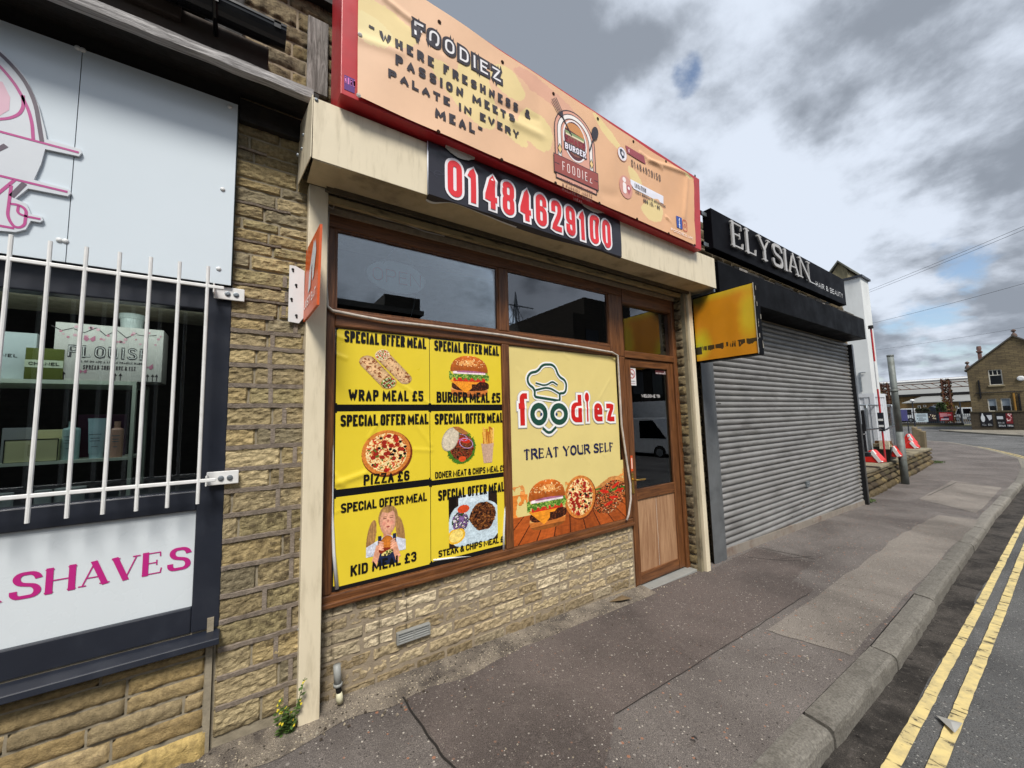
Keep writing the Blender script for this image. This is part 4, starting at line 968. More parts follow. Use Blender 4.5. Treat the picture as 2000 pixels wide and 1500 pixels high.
# ================================================================ pictures on the posters
def art_burger(nx=120, ny=120, seed=0):
    A = Art(nx, ny, 1); u = A.u * 2 - 1; v = A.v * 2 - 1; n = fbm(u * 9, v * 9, seed); n2 = fbm(u * 22, v * 22, seed + 3)
    m, d, _, _ = ell(u, v, 0, -.62, .90, .34, p=3); A.put(m * (v < -.5), '#c27a3c', 1.1 - .55 * (v < -.8) * 1.0 + .3 * (n - .5)); 
    A.put(m * (v > -.62) * (v < -.5), '#dba869')
    m, d, _, _ = ell(u, v, .05, -.42, .92, .24, p=3); A.put(m, '#3a1d12', .5 + 1.3 * n2); A.put(m * (n2 > .62), '#7d4526')
    A.put(((np.abs(u + .2) * .75 + (-.12 - v) * .95 < .62) & (v < -.16) & (v > -.9) & (u > -.9)).astype(float) * ((u < .1) | (v > -.35)), '#e59a32', .9 + .25 * n)
    A.put((np.abs(v + .15) < .07 + .02 * n) & (np.abs(u) < .78), '#bf3b26', .8 + .6 * n)
    le = (np.abs(v - .02) < .13 + .12 * np.sin(u * 21 + 5 * n) * .6 + .10 * (n2 - .5)) & (np.abs(u) < .98)
    A.put(le.astype(float), '#56802f', .45 + 1.3 * n2); A.put(le & (n2 > .58), '#a3bd62'); 
    A.put((np.abs(v - .17) < .06) & (np.abs(u) < .8), '#e9d9dc', .8 + .4 * n)
    A.put((np.abs(v - .23) < .05) & (np.abs(u - .1) < .7), '#a06a86', .9 + .5 * n)
    m, d, x, y = ell(u, v, 0, .25, .92, .72, p=2.2); top = m * (v > .22 + .05 * np.cos(u * 2)); A.put(top, '#b9692b', .75 + .75 * np.clip(y, 0, 1) * (1 - np.abs(x) * .5) + .25 * (n - .5))
    A.put(top * (d < .5) * (n > .45) * (y > .35), '#e3a868'); 
    sp = vn2(u * 24 + 3, v * 24, 8) > .83; A.put(top * sp * (y > .25), '#f0d9a8')
    return A
def art_pizza(nx=120, ny=120, seed=1):
    A = Art(nx, ny, 1); u = A.u * 2 - 1; v = A.v * 2 - 1; n = fbm(u * 8, v * 8, seed); n2 = fbm(u * 20, v * 20, seed + 2)
    m, d, x, y = ell(u, v, 0.02, -.03, .98, .96); A.put(m, '#7a3d1c', .8 + .5 * n)
    m, d, x, y = ell(u, v, -.02, .02, .94, .93); A.put(m, '#c8813f', .7 + .7 * n2)
    m2, d2, _, _ = ell(u, v, -.02, .02, .80, .80); A.put(m2, '#d9a45c', .85 + .4 * n); A.put(m2 * (n2 > .5), '#ecd7a6'); A.put(m2 * (n2 < .40), '#b4452a')
    r = random.Random(seed + 4)
    for k in range(70):
        a = r.random() * 6.283; rr_ = math.sqrt(r.random()) * .74; cx, cy = rr_ * math.cos(a), rr_ * math.sin(a); ty = r.random()
        if ty < .28: m, *_ = ell(u, v, cx, cy, .10, .09); A.put(m, '#9c2f22', .8 + .5 * n2)
        elif ty < .55: m, d, *_ = ell(u, v, cx, cy, .065, .055); A.put(m, '#1d1412')
        elif ty < .75: m, *_ = ell(u, v, cx, cy, .06, .03, r.random() * 3); A.put(m, '#5f7a35')
        else: m, *_ = ell(u, v, cx, cy, .10, .025, r.random() * 3); A.put(m, '#c9342b')
    return A
def fillings(A, m, u, v, seed, pal, sc=16):
    n = vn2(u * sc, v * sc, seed); n2 = vn2(u * sc * 1.7 + 4, v * sc * 1.7, seed + 5); L = len(pal); k = np.clip((n * .6 + n2 * .4 - .15) / .7 * L, 0, L - 1).astype(int)
    arr = np.array([hx(p) for p in pal])[k] * (.6 + .8 * fbm(u * 30, v * 30, seed))[..., None]; A.paint(m, arr)
def art_wrap(nx=130, ny=120):
    A = Art(nx, ny, 1); u = A.u * 2 - 1; v = A.v * 2 - 1; n = fbm(u * 6, v * 6, 3); n2 = fbm(u * 14, v * 14, 5)
    def cap(ax, ay, bx, by, r):
        dx, dy = bx - ax, by - ay; t_ = np.clip(((u - ax) * dx + (v - ay) * dy) / (dx * dx + dy * dy), 0, 1); return np.hypot(u - ax - t_ * dx, v - ay - t_ * dy) / r
    for (ax, ay, bx, by, r, s_) in ((-.15, .62, .68, -.42, .27, 1), (-.68, .28, .02, -.62, .30, 2)):
        d = cap(ax, ay, bx, by, r); m = (d < 1).astype(float); A.put(m, '#d5b48c', (1.1 - .45 * d ** 3) * (.85 + .3 * n)); A.put(m * (n2 > .60), '#8e5630', .9 + .3 * n)
    m, d, *_ = ell(u, v, -.16, .66, .29, .24, .7); A.put(m, '#e3cda6'); fillings(A, m * (d < .8), u, v, 4, ['#3f5a24', '#e6dcc0', '#c93a26', '#7f9a45', '#efe7d2', '#a4552c'])
    m, d, *_ = ell(u, v, .06, -.66, .32, .27, .6); A.put(m, '#c79a64'); fillings(A, m * (d < .78), u, v, 9, ['#2c3b1c', '#dcd7b8', '#7b9a46', '#3c2b22', '#c0321f', '#e7e2cf'])
    return A
def art_doner(nx=120, ny=140):
    A = Art(nx, ny, 1); u = A.u * 2 - 1; v = A.v * 2 - 1; n = fbm(u * 7, v * 7, 1); n2 = fbm(u * 18, v * 18, 4)
    m, d, x, y = ell(u, v, .08, -.05, .86, .84, -.5); m = (d < .8 + .5 * (n2 - .3)).astype(float); A.put(m, '#4d7a2c', .4 + 1.3 * n2)
    m, d, *_ = ell(u, v, .10, -.02, .68, .66, -.5); fillings(A, (d < .8 + .4 * n).astype(float), u, v, 7, ['#2b1712', '#6b3a22', '#94603a', '#3a1e18', '#a34a2c', '#54301f'], 11)
    m, *_ = ell(u, v, .28, .30, .30, .13, -.3); A.put(m, '#c93d22', .8 + .5 * n); m, *_ = ell(u, v, -.2, .25, .25, .10, .5); A.put(m, '#bf3420', .8 + .5 * n); m, *_ = ell(u, v, .12, -.62, .20, .14); A.put(m, '#cf5a2b', .8 + .5 * n)
    for (cx, cy, rx, ry) in ((.35, .15, .42, .26), (.1, .45, .36, .16)):
        m, d, *_ = ell(u, v, cx, cy, rx, ry, -.3); A.put((d < 1) & (d > .72), '#8a5a94'); A.put((d < .82) & (d > .76), '#e9dcec')
    m, d, *_ = ell(u, v, -.52, .40, .42, .62, -.5); A.put(m * (u < -.05 + (v - .4) * .4), '#cfc4b0', .75 + .45 * n - .25 * (d > .8))
    m, d, *_ = ell(u, v, .05, .80, .5, .12, -.5); A.put(m * (v > .6), '#a97342', .8 + .5 * n)
    return A
def art_fries(nx=60, ny=120):
    A = Art(nx, ny, .5); u = A.u * 2 - 1; v = A.v * 2 - 1; n = fbm(u * 3, v * 8, 2); r = random.Random(2)
    for k in range(22):
        x0 = r.uniform(-.6, .6); dx = r.uniform(-.3, .3); h = r.uniform(.55, .98); m = (np.abs(u - x0 - dx * (v - .1)) < .10) & (v > -.1) & (v < h); A.put(m, r.choice(['#e0b25c', '#d19a45', '#edc878', '#b9782e']), .9 + .2 * n)
    A.put((v < .12 - .08 * np.cos(u * 1.5)) & (np.abs(u) < .68 + .22 * v) & (v > -.96), '#c7a892', .85 + .25 * (u * .3 + .5)); return A
def art_girl(nx=130, ny=150):
    A = Art(nx, ny, 1); u = A.u * 2 - 1; v = A.v * 2 - 1; n = fbm(u * 5, v * 12, 3); st = fbm(u * 30, v * 4, 8)
    for s_, cx in ((-1, -.55), (1, .62)):
        m, *_ = ell(u, v, cx, .02, .17, .52, s_ * .22); A.put(m, '#a98456', .5 + 1.0 * st)
    m, *_ = ell(u, v, .12, .52, .40, .43); A.put(m, '#a8855a', .5 + .8 * st)
    A.put((np.abs(u - .08) < .16) & (v < .2) & (v > -.25), '#c98f74')
    m = (v < -.08 - .35 * (np.abs(u - .08) - .2) ** 1) & (v > -.62) & (np.abs(u - .05) < .80); A.put(m, '#d3d6e0', .75 + .4 * n)
    m = (np.abs(np.abs(u - .08) - .30) < .07) & (v < -.02) & (v > -.95) | ((np.abs(u - .08) < .36) & (v < -.45) & (v > -.98)); A.put(m, '#25304f', .8 + .5 * n)
    m, d, x, y = ell(u, v, .10, .42, .315, .42, p=2.3); A.put(m, '#dba88f', 1.05 - .25 * d); A.put(m * (y > .62 + .25 * np.abs(x)), '#a98658', .5 + st)
    for cx in (-.02, .25): m, *_ = ell(u, v, cx, .52, .07, .018); A.put(m, '#7b4b3c'); m, *_ = ell(u, v, cx, .575, .09, .014); A.put(m, '#a97a5c')
    m, *_ = ell(u, v, .115, .42, .045, .05); A.put(m, '#c98874'); m, *_ = ell(u, v, .11, .24, .085, .022); A.put(m, '#a8504a')
    for cx in (-.05, .27): m, *_ = ell(u, v, cx, .36, .08, .07); A.put(m * .5, '#d98f80')
    for s_ in (-1, 1):   # forearms
        x0 = .05 + s_ * .50; m = (np.abs(u - x0 + s_ * (v + .9) * .35) < .12) & (v < -.30) & (v > -.98); A.put(m, '#d5a084', .9 + .3 * n)
    m, d, *_ = ell(u, v, .07, -.30, .26, .27); A.put(m, '#c97f35', 1.1 - .4 * d); m, *_ = ell(u, v, .03, -.52, .30, .10, -.1); A.put(m, '#8e3a20'); m, *_ = ell(u, v, .08, -.60, .24, .08, .2); fillings(A, m, u, v, 3, ['#2c1d14', '#d9c987', '#4c6b2b'])
    for s_ in (-1, 1):   # fingers round the bun
        for k in range(4): m, *_ = ell(u, v, .07 + s_ * .24, -.22 - k * .075, .12, .033, s_ * .35); A.put(m, '#dca88e', .95 + .1 * k % 2)
    fade = (v < -.8); A.a = A.a * (1 - fade * (np.abs(u - .05) > .5)); return A
def art_steak(nx=120, ny=110):
    A = Art(nx, ny, 1); u = A.u * 2 - 1; v = A.v * 2 - 1; n = fbm(u * 5, v * 5, 2); n2 = fbm(u * 15, v * 15, 6)
    A.put(np.ones_like(u), '#3a2a22', .6 + .6 * n); A.put((u < -.7) & (v > .3), '#20150f')
    m, *_ = ell(u, v, 0, .78, .62, .5, p=4); A.put(m, '#cfdbe2', .9 + .2 * n); m, *_ = ell(u, v, .05, -.2, 1.05, .88, p=3); A.put(m, '#c3d2da', .85 + .25 * n)
    m, d, *_ = ell(u, v, .38, .05, .58, .62); m = (d < .85 + .4 * (n - .4)); fillings(A, m.astype(float), u, v, 5, ['#1d0f0a', '#4b2817', '#7a4a28', '#2e180f', '#a9713c', '#5b321c'], 13)
    m, d, *_ = ell(u, v, -.55, -.02, .34, .42); fillings(A, (d < .9 + .3 * (n - .4)).astype(float), u, v, 8, ['#e8e2da', '#4c3a5b', '#8b6d9a', '#31502a', '#cfc8cf', '#b8532b'], 9)
    m, *_ = ell(u, v, -.42, .45, .24, .16); A.put(m, '#d0582e', .8 + .5 * n)
    m, d, *_ = ell(u, v, -.72, -.55, .36, .30, .3); A.put(m * (v < -.30), '#dcb23a', .9 + .3 * n); A.put(m * (v < -.30) * (d < .6), '#e9d27e'); return A
def art_table(nx=330, ny=180):   # flames, board, burger, pizza, doner across the foot of the poster
    A = Art(nx, ny, 1); u, v = A.u, A.v; n = fbm(u * 8, v * 10, 1); tbl = v < .40
    A.a[:] = 0
    fl = fbm(u * 14, v * 3.2 - u * 2, 5); fm = (np.abs(fl - .5) < .035 * (1.6 - v)) & (v > .3) & (v < .98 - .3 * np.sin(u * 9) ** 2) & ((u < .2) | ((u > .42) & (u < .62)) | (u > .8)); A.put(fm * (v < .9), '#dd9a58')
    A.put((v < .72) & (u < .14) & (fl > .46), '#d98a3f')
    px_ = (u - .45) / (1.25 - v * 1.05); pk = np.floor(px_ * 9); fr_ = np.abs(px_ * 9 - pk - .5)
    A.put(tbl.astype(float), '#b2602b', .75 + .35 * _h(pk, pk * 0, 3) + .35 * (fbm(px_ * 90, v * 3, 3) - .5)); A.put(tbl & (fr_ > .465), '#4b230f')
    return A
def comp(A, B, u0, v0, u1, v1):
    ny, nx = A.a.shape; x0, x1 = int(u0 * nx), int(u1 * nx); y0, y1 = int(v0 * ny), int(v1 * ny); hh, ww = B.a.shape
    for y in range(max(0, y0), min(ny, y1)):
        sy = int((y - y0) / (y1 - y0) * hh); xs = np.arange(max(0, x0), min(nx, x1)); sx_ = ((xs - x0) / (x1 - x0) * ww).astype(int)
        a = B.a[sy, sx_] > .5; A.c[y, xs[a]] = B.c[sy, sx_[a]]; A.a[y, xs[a]] = 1

def art_gyros(nx=150, ny=120):
    A = Art(nx, ny, 1); u = A.u * 2 - 1; v = A.v * 2 - 1; n = fbm(u * 6, v * 9, 2); n2 = fbm(u * 16, v * 20, 7)
    top = .55 + .25 * np.sin(u * 2.2 + 1) + .10 * (n2 - .5); m = (v < top) & (v > -.85 + .5 * (u + .2) ** 2 + .3 * (n2 - .5)); A.put(m.astype(float), '#3a1d12', .5 + n)
    fillings(A, (m & (v < top - .12)).astype(float), u + .25 * v, v * 1.6, 11, ['#24120c', '#5b2e1a', '#8d5430', '#c98a52', '#b5321f', '#2f4a1c', '#6b3a22', '#e0c39a'], 9)
    A.put((m & (v > top - .20)).astype(float), '#c98f54', .6 + .8 * n2); A.put((m & (v < .35) & (v > .1) & (n > .5)).astype(float), '#4f7a2e', .4 + n2)
    for k, (cx, cy) in enumerate(((-.3, .15), (.2, -.2), (.55, .1), (-.1, -.45), (.35, .35))): q_, *_ = ell(u, v, cx, cy, .26, .07, -.3 + .2 * k); A.put(q_, '#c8331f', .8 + .5 * n)
    return A
# ---- six-offer poster
wp = thing('offer_poster', 'black poster of six yellow special offer meal panels filling the left window', 'poster', (.9, PO, .6))
WCR = []
def wcr(a, b2, wd, am): WCR.append((q(*a, PO), q(*b2, PO), wd, am))
wcr((653, 655), (672, 662), .012, .004); wcr((653, 692), (675, 700), .012, .004); wcr((655, 945), (712, 925), .018, .007); wcr((653, 930), (668, 948), .018, .006); wcr((720, 855), (745, 815), .010, .003); wcr((775, 745), (840, 790), .010, .003); wcr((812, 830), (842, 870), .012, .003); wcr((808, 878), (842, 880), .012, .003); wcr((700, 960), (745, 905), .009, .002); wcr((655, 1000), (690, 985), .01, .002)
def ww(u, v):
    u = np.asarray(u, float); v = np.asarray(v, float); d = .001 + .0012 * np.sin(u * 13 + v * 7)
    for (a, b2, wd, am) in WCR:
        dx, dy = b2[0] - a[0], b2[1] - a[1]; t_ = np.clip(((u - a[0]) * dx + (v - a[1]) * dy) / (dx * dx + dy * dy), 0, 1)
        d = d + am * np.exp(-((u - a[0] - t_ * dx) ** 2 + (v - a[1] - t_ * dy) ** 2) / wd ** 2)
    return d
PW = Panel(PO, ww); qp = lambda x, y: q(x, y, PO)
mb = MB(); rect(mb, PW, xg0 + .006, zb1 + .004, XML + .004, zt0 - .004, .0005, hx('#0d0d10'), seg=.012)
mb.build('poster_backing', m_vinyl, wp, smooth=True)
ye = hx('#e3ca35')
PAN = [((652, 641), (838, 790)), ((839, 673), (981.5, 790)), ((650.5, 804), (842, 940)), ((843, 804), (986, 922)), ((650, 972), (846, 1096)), ((847, 953), (985.5, 1062))]
LET = [(('SPECIAL OFFER MEAL', (672, 668), (831.6, 661.5), .19), ('WRAP MEAL £5', (679.9, 782.8), (826, 763.5), .19)),
       (('SPECIAL OFFER MEAL', (847.7, 684.6), (973.5, 677), .19), ('BURGER MEAL £5', (852, 786), (976, 767.4), .19)),
       (('SPECIAL OFFER MEAL', (664.5, 833), (836.3, 807.8), .19), ('PIZZA £6', (709.4, 947.7), (799, 918), .19)),
       (('SPECIAL OFFER MEAL', (848.4, 829), (981.5, 806), .19), ('DONER MEAT & CHIPS MEAL £5', (849.3, 934.7), (985.5, 907.5), .19)),
       (('SPECIAL OFFER MEAL', (665, 1002), (833, 960.8), .19), ('KID MEAL £3', (684, 1125.5), (812.8, 1075.8), .19)),
       (('SPECIAL OFFER MEAL', (855, 978.3), (983.8, 940.3), .19), ('STEAK & CHIPS MEAL £', (855.7, 1088), (982.5, 1046), .19))]
ART = [((700, 762), (806, 680), art_wrap()), ((876, 778), (955, 694), art_burger()), ((704, 932), (805, 838), art_pizza()), ((862, 912), (932, 833), art_doner()), ((702, 1105), (799, 984), art_girl()), ((876, 1062), (971, 964), art_steak())]
rowz = {0: (qp(652, 790)[1], qp(652, 641)[1]), 1: (qp(651, 957)[1], qp(651, 804)[1]), 2: (qp(652, 1145)[1], qp(650, 972)[1])}
for i in range(6):
    (a, b2) = PAN[i]; z0, z1 = rowz[i // 2]; uu0 = xg0 + .014 if i % 2 == 0 else qp(*a)[0]; uu1 = qp(838, 700)[0] if i % 2 == 0 else XML + .004
    if i % 2: uu0 = qp(838, 700)[0] + .004; z1 -= .004
    if i == 3: z0 -= .012
    if i == 4: z0 = qp(846, 1100)[1]
    mb = MB(); r_ = .022; nu = int((uu1 - uu0) / .008); nv = int((z1 - z0) / .008)
    def inside(a_, b_):
        x = a_ * (uu1 - uu0); y = b_ * (z1 - z0); dx = max(r_ - x, x - (uu1 - uu0 - r_), 0); dy = max(r_ - y, y - (z1 - z0 - r_), 0); return dx * dx + dy * dy < r_ * r_ if (a_ < .5) == (i % 2 == 0) or True else True
    mb.grid(nu, nv, lambda a_, b_: PW.P(uu0 + (uu1 - uu0) * a_, z0 + (z1 - z0) * b_, .0016), colfn=lambda a_, b_: ye, mask=inside)
    pan = mb.build('offer_panel', m_vinyl, wp, smooth=True)
    p, r2, art = ART[i]; c0_, c1_ = qp(*p), qp(*r2)
    cc0 = (qp(p[0], (p[1] + r2[1]) / 2)[0], qp((p[0] + r2[0]) / 2, p[1])[1]); cc1 = (qp(r2[0], (p[1] + r2[1]) / 2)[0], qp((p[0] + r2[0]) / 2, r2[1])[1])
    sheet('food_picture', art, cc0[0], cc0[1], cc1[0], cc1[1], PW, m_print, pan, .003)
    if i == 3:
        cc0 = (qp(934, 870)[0], qp(952, 905)[1]); cc1 = (qp(969, 870)[0], qp(952, 832)[1]); sheet('food_picture', art_fries(), cc0[0], cc0[1], cc1[0], cc1[1], PW, m_print, pan, .003)
    mb = MB()
    for (s_, bl, tr_, wt) in LET[i]:
        bl, tr_ = qp(*bl), qp(*tr_); ns = len(s_); H = tr_[1] - bl[1]
        wt_ = .20 if ns < 22 else .18
        text(mb, PW, s_, bl, tr_, wt_, hx('#0e0d0e'), .0050, gap=.055 if ns > 12 else .11, space=.45, rad=.45)
    mb.build('lettering', m_print, pan)
mb = MB()   # curled white edges of the sheet
e0 = [AY(655, 640, .05), AY(651, 760, .052), AY(650, 900, .045), AY(649, 1000, .045), AY(652, 1080, .04), AY(658, 1150, .035)]
mb.tube([tuple(p) for p in e0], [.002, .003, .005, .006, .009, .011], 8)
e1 = [AY(988, 950, .05), AY(986, 1000, .045), AY(984, 1040, .04), AY(983.5, 1074, .04)]; mb.tube([tuple(p) for p in e1], [.002, .006, .008, .008], 8)
e2 = [AY(846, 1094, .05), AY(880, 1090, .045), AY(925, 1086, .05)]; mb.tube([tuple(p) for p in e2], [.007, .006, .001], 8); mb.tube([AY(838, 656, .055), AY(900, 664, .055)], .004, 6)
mb.build('curled_edge', m_white, wp, smooth=True)

# ---- logo poster
lp = thing('logo_poster', 'cream poster with a chef hat logo over burger, pizza and kebab', 'poster', (1.9, PO, .6))
a00 = qp(1003, 1066); ax1 = qp(1200, 800)[0]; axr = XRL - .004; ax1 = 2.905; tpz = qp(1000, 676)[1]
def lw(u, v):
    u = np.asarray(u, float); v = np.asarray(v, float); d = .001 + .001 * np.sin(u * 11 - v * 8)
    for (p, r2, wd, am) in (((1130, 870), (1150, 905), .01, .003), ((1160, 865), (1180, 890), .01, .003), ((1020, 798), (1195, 800), .012, .003), ((1060, 860), (1085, 905), .01, .002), ((1170, 780), (1192, 740), .01, .002), ((1100, 690), (1110, 700), .01, .003), ((1010, 720), (1020, 735), .01, .003)):
        A_, B_ = qp(*p), qp(*r2); dx, dy = B_[0] - A_[0], B_[1] - A_[1]; t_ = np.clip(((u - A_[0]) * dx + (v - A_[1]) * dy) / (dx * dx + dy * dy), 0, 1); d = d + am * np.exp(-((u - A_[0] - t_ * dx) ** 2 + (v - A_[1] - t_ * dy) ** 2) / wd ** 2)
    return d
PL = Panel(PO, lw); lo_u0 = 1.676; zlow = zb1 + .004; zmid = qp(1100, 915)[1]; cream = hx('#dfcc84')
mb = MB(); rect(mb, PL, lo_u0, zlow, ax1, tpz, .0005, cream, seg=.012); rect(mb, PL, ax1, zlow, axr, qp(1207, 899)[1], .0005, cream, seg=.012); mb.build('poster_sheet', m_vinyl, lp, smooth=True)
T = art_table(); zt_ = qp(1207, 905)[1]
B1 = art_burger(140, 140, 4); B2 = art_pizza(130, 130, 7); B3 = art_gyros()
def fr(x, y): p = qp(x, y); return ((p[0] - lo_u0) / (axr - lo_u0), (p[1] - zlow) / (zt_ - zlow))
def box_(B, xl, xr, yt, yb): cx = (xl + xr) / 2; comp(T, B, fr(xl, 990)[0], fr(cx, yb)[1], fr(xr, 990)[0], fr(cx, yt)[1])
box_(B3, 1156, 1226, 922, 1006); box_(B2, 1102, 1165, 926, 1016); box_(B1, 1029, 1107, 935, 1034)
sheet('food_picture', T, lo_u0, zlow, axr, zt_, PL, m_print, lp, .002)
mb = MB(); wht = hx('#f1f0ee'); grn = hx('#1f4a3c'); rd = hx('#c9231f')
def L2(pts, wd, layer, col, closed=False, ext=False): stroke(mb, PL, rounded([(*qp(x, y), r_) for x, y, r_ in pts], closed), wd, closed, layer, col, ext)
hat = [(1043, 775, .02), (1044, 760, .04), (1028, 748, .06), (1032, 728, .06), (1050, 726, .04), (1058, 712, .05), (1082, 712, .05), (1090, 736, .04), (1106, 744, .05), (1104, 768, .06), (1092, 768, .02), (1093, 783, .02)]
def chef(wd, col, layer):
    L2(hat, wd, layer, col, True); L2([(1045, 762, .01), (1070, 756, .05), (1094, 770, .01)], wd * .8, layer + .0003, col); L2([(1045, 748, 0), (1064, 754, .04), (1078, 745, .02), (1088, 752, 0)], wd * .7, layer + .0005, col)
chef(.045, wht, .004); chef(.020, grn, .0052)
def wordm(g, lay, cols):
    for (ch, xl, xr, yt, yb, col) in (('f', 1012, 1029, 768, 831, rd), ('o', 1036, 1066, 0, 829, grn), ('o', 1075, 1106, 0, 828, grn), ('d', 1114, 1135, 771, 825, rd), ('e', 1159, 1175, 0, 823, rd), ('z', 1183, 1198, 0, 823, rd)):
        cx = (xl + xr) / 2; p0 = (qp(xl, 800)[0], qp(cx, yb)[1]); p1 = (qp(xr, 800)[0], qp(cx, yt)[1] if yt else 0)
        if ch == 'o':
            h = .145; cxx = (p0[0] + p1[0]) / 2; cy = p0[1] + h / 2 + .01; rx = (p1[0] - p0[0]) / 2 - .012; ry = h / 2 - .004
            stroke(mb, PL, [(cxx + rx * math.cos(t_), cy + ry * math.sin(t_)) for t_ in np.linspace(0, 2 * math.pi, 25)[:-1]], .044 + g, True, lay, col if not cols else cols, False)
        else:
            H = p1[1] - p0[1] if yt else (p1[0] - p0[0]) * 0 + .165
            if ch in 'ez': H = .225
            text(mb, PL, ch, p0, (p1[0], p0[1] + H), .044 / H, cols or col, lay, gap=0, grow=g, rad=.5)
    c_ = qp(1146, 800)[0]; zb_ = qp(1146, 824)[1]; zt__ = qp(1146, 776)[1]
    stroke(mb, PL, [(c_, zb_ + .012), (c_, zt__)], .018 + g, False, lay, cols or rd); pol(mb, PL, [(c_ + (.026 + g / 2) * math.cos(t_), zt__ + (.042 + g / 2) * math.sin(t_)) for t_ in np.linspace(0, 2 * math.pi, 18)[:-1]], lay + .0001, cols or rd)
    L2([(1059, 836, .0), (1072, 848, .04), (1085, 834, 0)], .022 + g, lay + .0002, cols or grn)
wordm(.045, .0046, hx('#b9b6ae')); wordm(.034, .0056, wht); wordm(.0, .0070, None)
for x in (1056, 1086): u, v = qp(x, 809); disc(mb, PL, u, v, .012, .0074, hx('#20406a'))
text(mb, PL, 'TREAT', (qp(1022, 0)[0] if 0 else qp(1022, 896)[0], qp(1055, 895.5)[1]), (qp(1091, 885)[0], qp(1055, 874.5)[1]), .20, hx('#1a1f4a'), .004, serif=True, gap=.10, thin=.4)
zlo, zhi = qp(1022, 897)[1], qp(1022, 877)[1]
mb2 = mb; mb2.f = mb2.f; 
mb.build('logo', m_print, lp)
mb = MB()
for (s_, xa, xb) in (('YOUR', 1099, 1152), ('SELF', 1159, 1198)):
    text(mb, PL, s_, (qp(xa, 885)[0], qp(1055, 895.5)[1]), (qp(xb, 880)[0], qp(1055, 874.5)[1]), .20, hx('#1a1f4a'), .004, serif=True, gap=.10, thin=.4)
mb.build('lettering', m_print, lp)

# ---- string of tube light, loose cables
m_tube = mat('clear_tube', '#b9b0a6', rough=.25, var=.2, vscale=25)
mb = MB(); T_ = [(641, 415), (638, 470), (637, 560), (639, 598), (650, 607), (700, 617), (760, 628), (845, 637), (930, 648), (985, 655), (1060, 667), (1130, 677), (1195, 688), (1206, 694), (1209, 740), (1214, 830), (1224, 900), (1231, 945), (1232, 975), (1228, 1005), (1224, 1016)]
mb.tube([tuple(AY(x, y, .012)) for x, y in T_], .0095, 8)
tag(mb.build('rope_light', m_tube, smooth=True), 'clear rope light tube clipped along the brown window frame', 'rope light')
mb = MB(); T_ = [(655, 395), (650, 408), (640, 402), (644, 392), (657, 390), (672, 405), (700, 410), (740, 425), (790, 437), (830, 452), (868, 461)]
mb.tube([tuple(AY(x, y, -.02)) for x, y in T_], .0045, 6)
tag(mb.build('loose_cable', mat('white_cable', '#9b968f', rough=.5), smooth=True), 'loose white cable drooping under the cream shutter box', 'cable')
# ---- oval open sign inside the window
ns = thing('open_sign', 'oval clear plastic sign with OPEN in red hung behind the upper left pane', 'sign', (.7, .2, 2.2))
YS = .16; c_ = q(776, 542, YS); ex = q(831, 550, YS)[0] - c_[0]; ez = q(776, 512, YS)[1] - c_[1]
mb = MB(); pts = [(c_[0] + ex * math.cos(t_), YS, c_[1] + ez * math.sin(t_)) for t_ in np.linspace(0, 2 * math.pi, 41)[:-1]]; mb.prism(pts, (0, .008, 0))
mb.build('sign_disc', mat('frosted_plastic', '#c3ccd4', rough=.3), ns)
mb = MB(); PS = Panel(YS); text(mb, PS, 'OPEN', (c_[0] - ex * .82, c_[1] - ez * .42), (c_[0] + ex * .82, c_[1] + ez * .42), .09, hx('#b5606a'), .004, gap=.2, rad=.5); mb.build('lettering', m_print, ns)
mb = MB(); tp_ = AY(782, 470, YS); mb.tube([tuple(AY(748, 515, YS)), tuple(tp_), tuple(AY(812, 528, YS))], .0025, 6); mb.tube([tuple(AY(811, 573, YS)), tuple(AY(809, 595, YS)), tuple(AY(801, 622, YS))], .004, 6); mb.build('cord', mat('cord', '#77777a', rough=.5), ns)

# ---- door stickers
def sticker(name, label, pts4, Y, fn, col='#d8d6d6'):
    a, b2 = q(pts4[0], pts4[1], Y), q(pts4[2], pts4[3], Y); u0_, v1_, u1_, v0_ = a[0], a[1], b2[0], b2[1]
    mb = MB(); Pn = Panel(Y); mb.box((u0_, Y, v0_), (u1_, Y + .0015, v1_), hx(col)); fn(mb, Pn, u0_, v0_, u1_, v1_)
    return tag(mb.build(name, m_print), label, 'sticker')
YG = YD + .015
def f1_(mb, Pn, a, b_, c, d):
    w_ = c - a; h_ = d - b_; cx = (a + c) / 2; cy = b_ + h_ * .66; r_ = w_ * .36
    stroke(mb, Pn, [(cx + r_ * math.cos(t_), cy + r_ * math.sin(t_)) for t_ in np.linspace(0, 2 * math.pi, 21)[:-1]], .009, True, .0006, hx('#b0343a'), False); stroke(mb, Pn, [(cx - r_ * .7, cy + r_ * .7), (cx + r_ * .7, cy - r_ * .7)], .008, False, .0008, hx('#b0343a'))
    stroke(mb, Pn, [(cx - r_ * .6, cy - .002), (cx + r_ * .5, cy - .002)], .009, False, .0005, hx('#222222')); text(mb, Pn, 'NO SMOKING', (a + w_ * .12, b_ + h_ * .2), (c - w_ * .12, b_ + h_ * .27), .2, hx('#55505a'), .0006, gap=.2); rect(mb, Pn, a + w_ * .12, b_ + h_ * .08, c - w_ * .12, b_ + h_ * .13, .0006, hx('#b59ea4'))
sticker('no_smoking_sticker', 'white no smoking sticker at the top left of the door glass', (1226, 718, 1243, 753), YG, f1_)
def f2_(mb, Pn, a, b_, c, d):
    for k in range(7): x = a + (c - a) * (k + .5) / 7; pol(mb, Pn, [(x - .007, b_ + .004), (x + .007, b_ + .004), (x + .005, b_ + .018), (x - .005, b_ + .018)], .0006, hx('#c9c2c2'))
    disc(mb, Pn, c - .014, d - .014, .007, .0006, hx('#cfcaca'), 10)
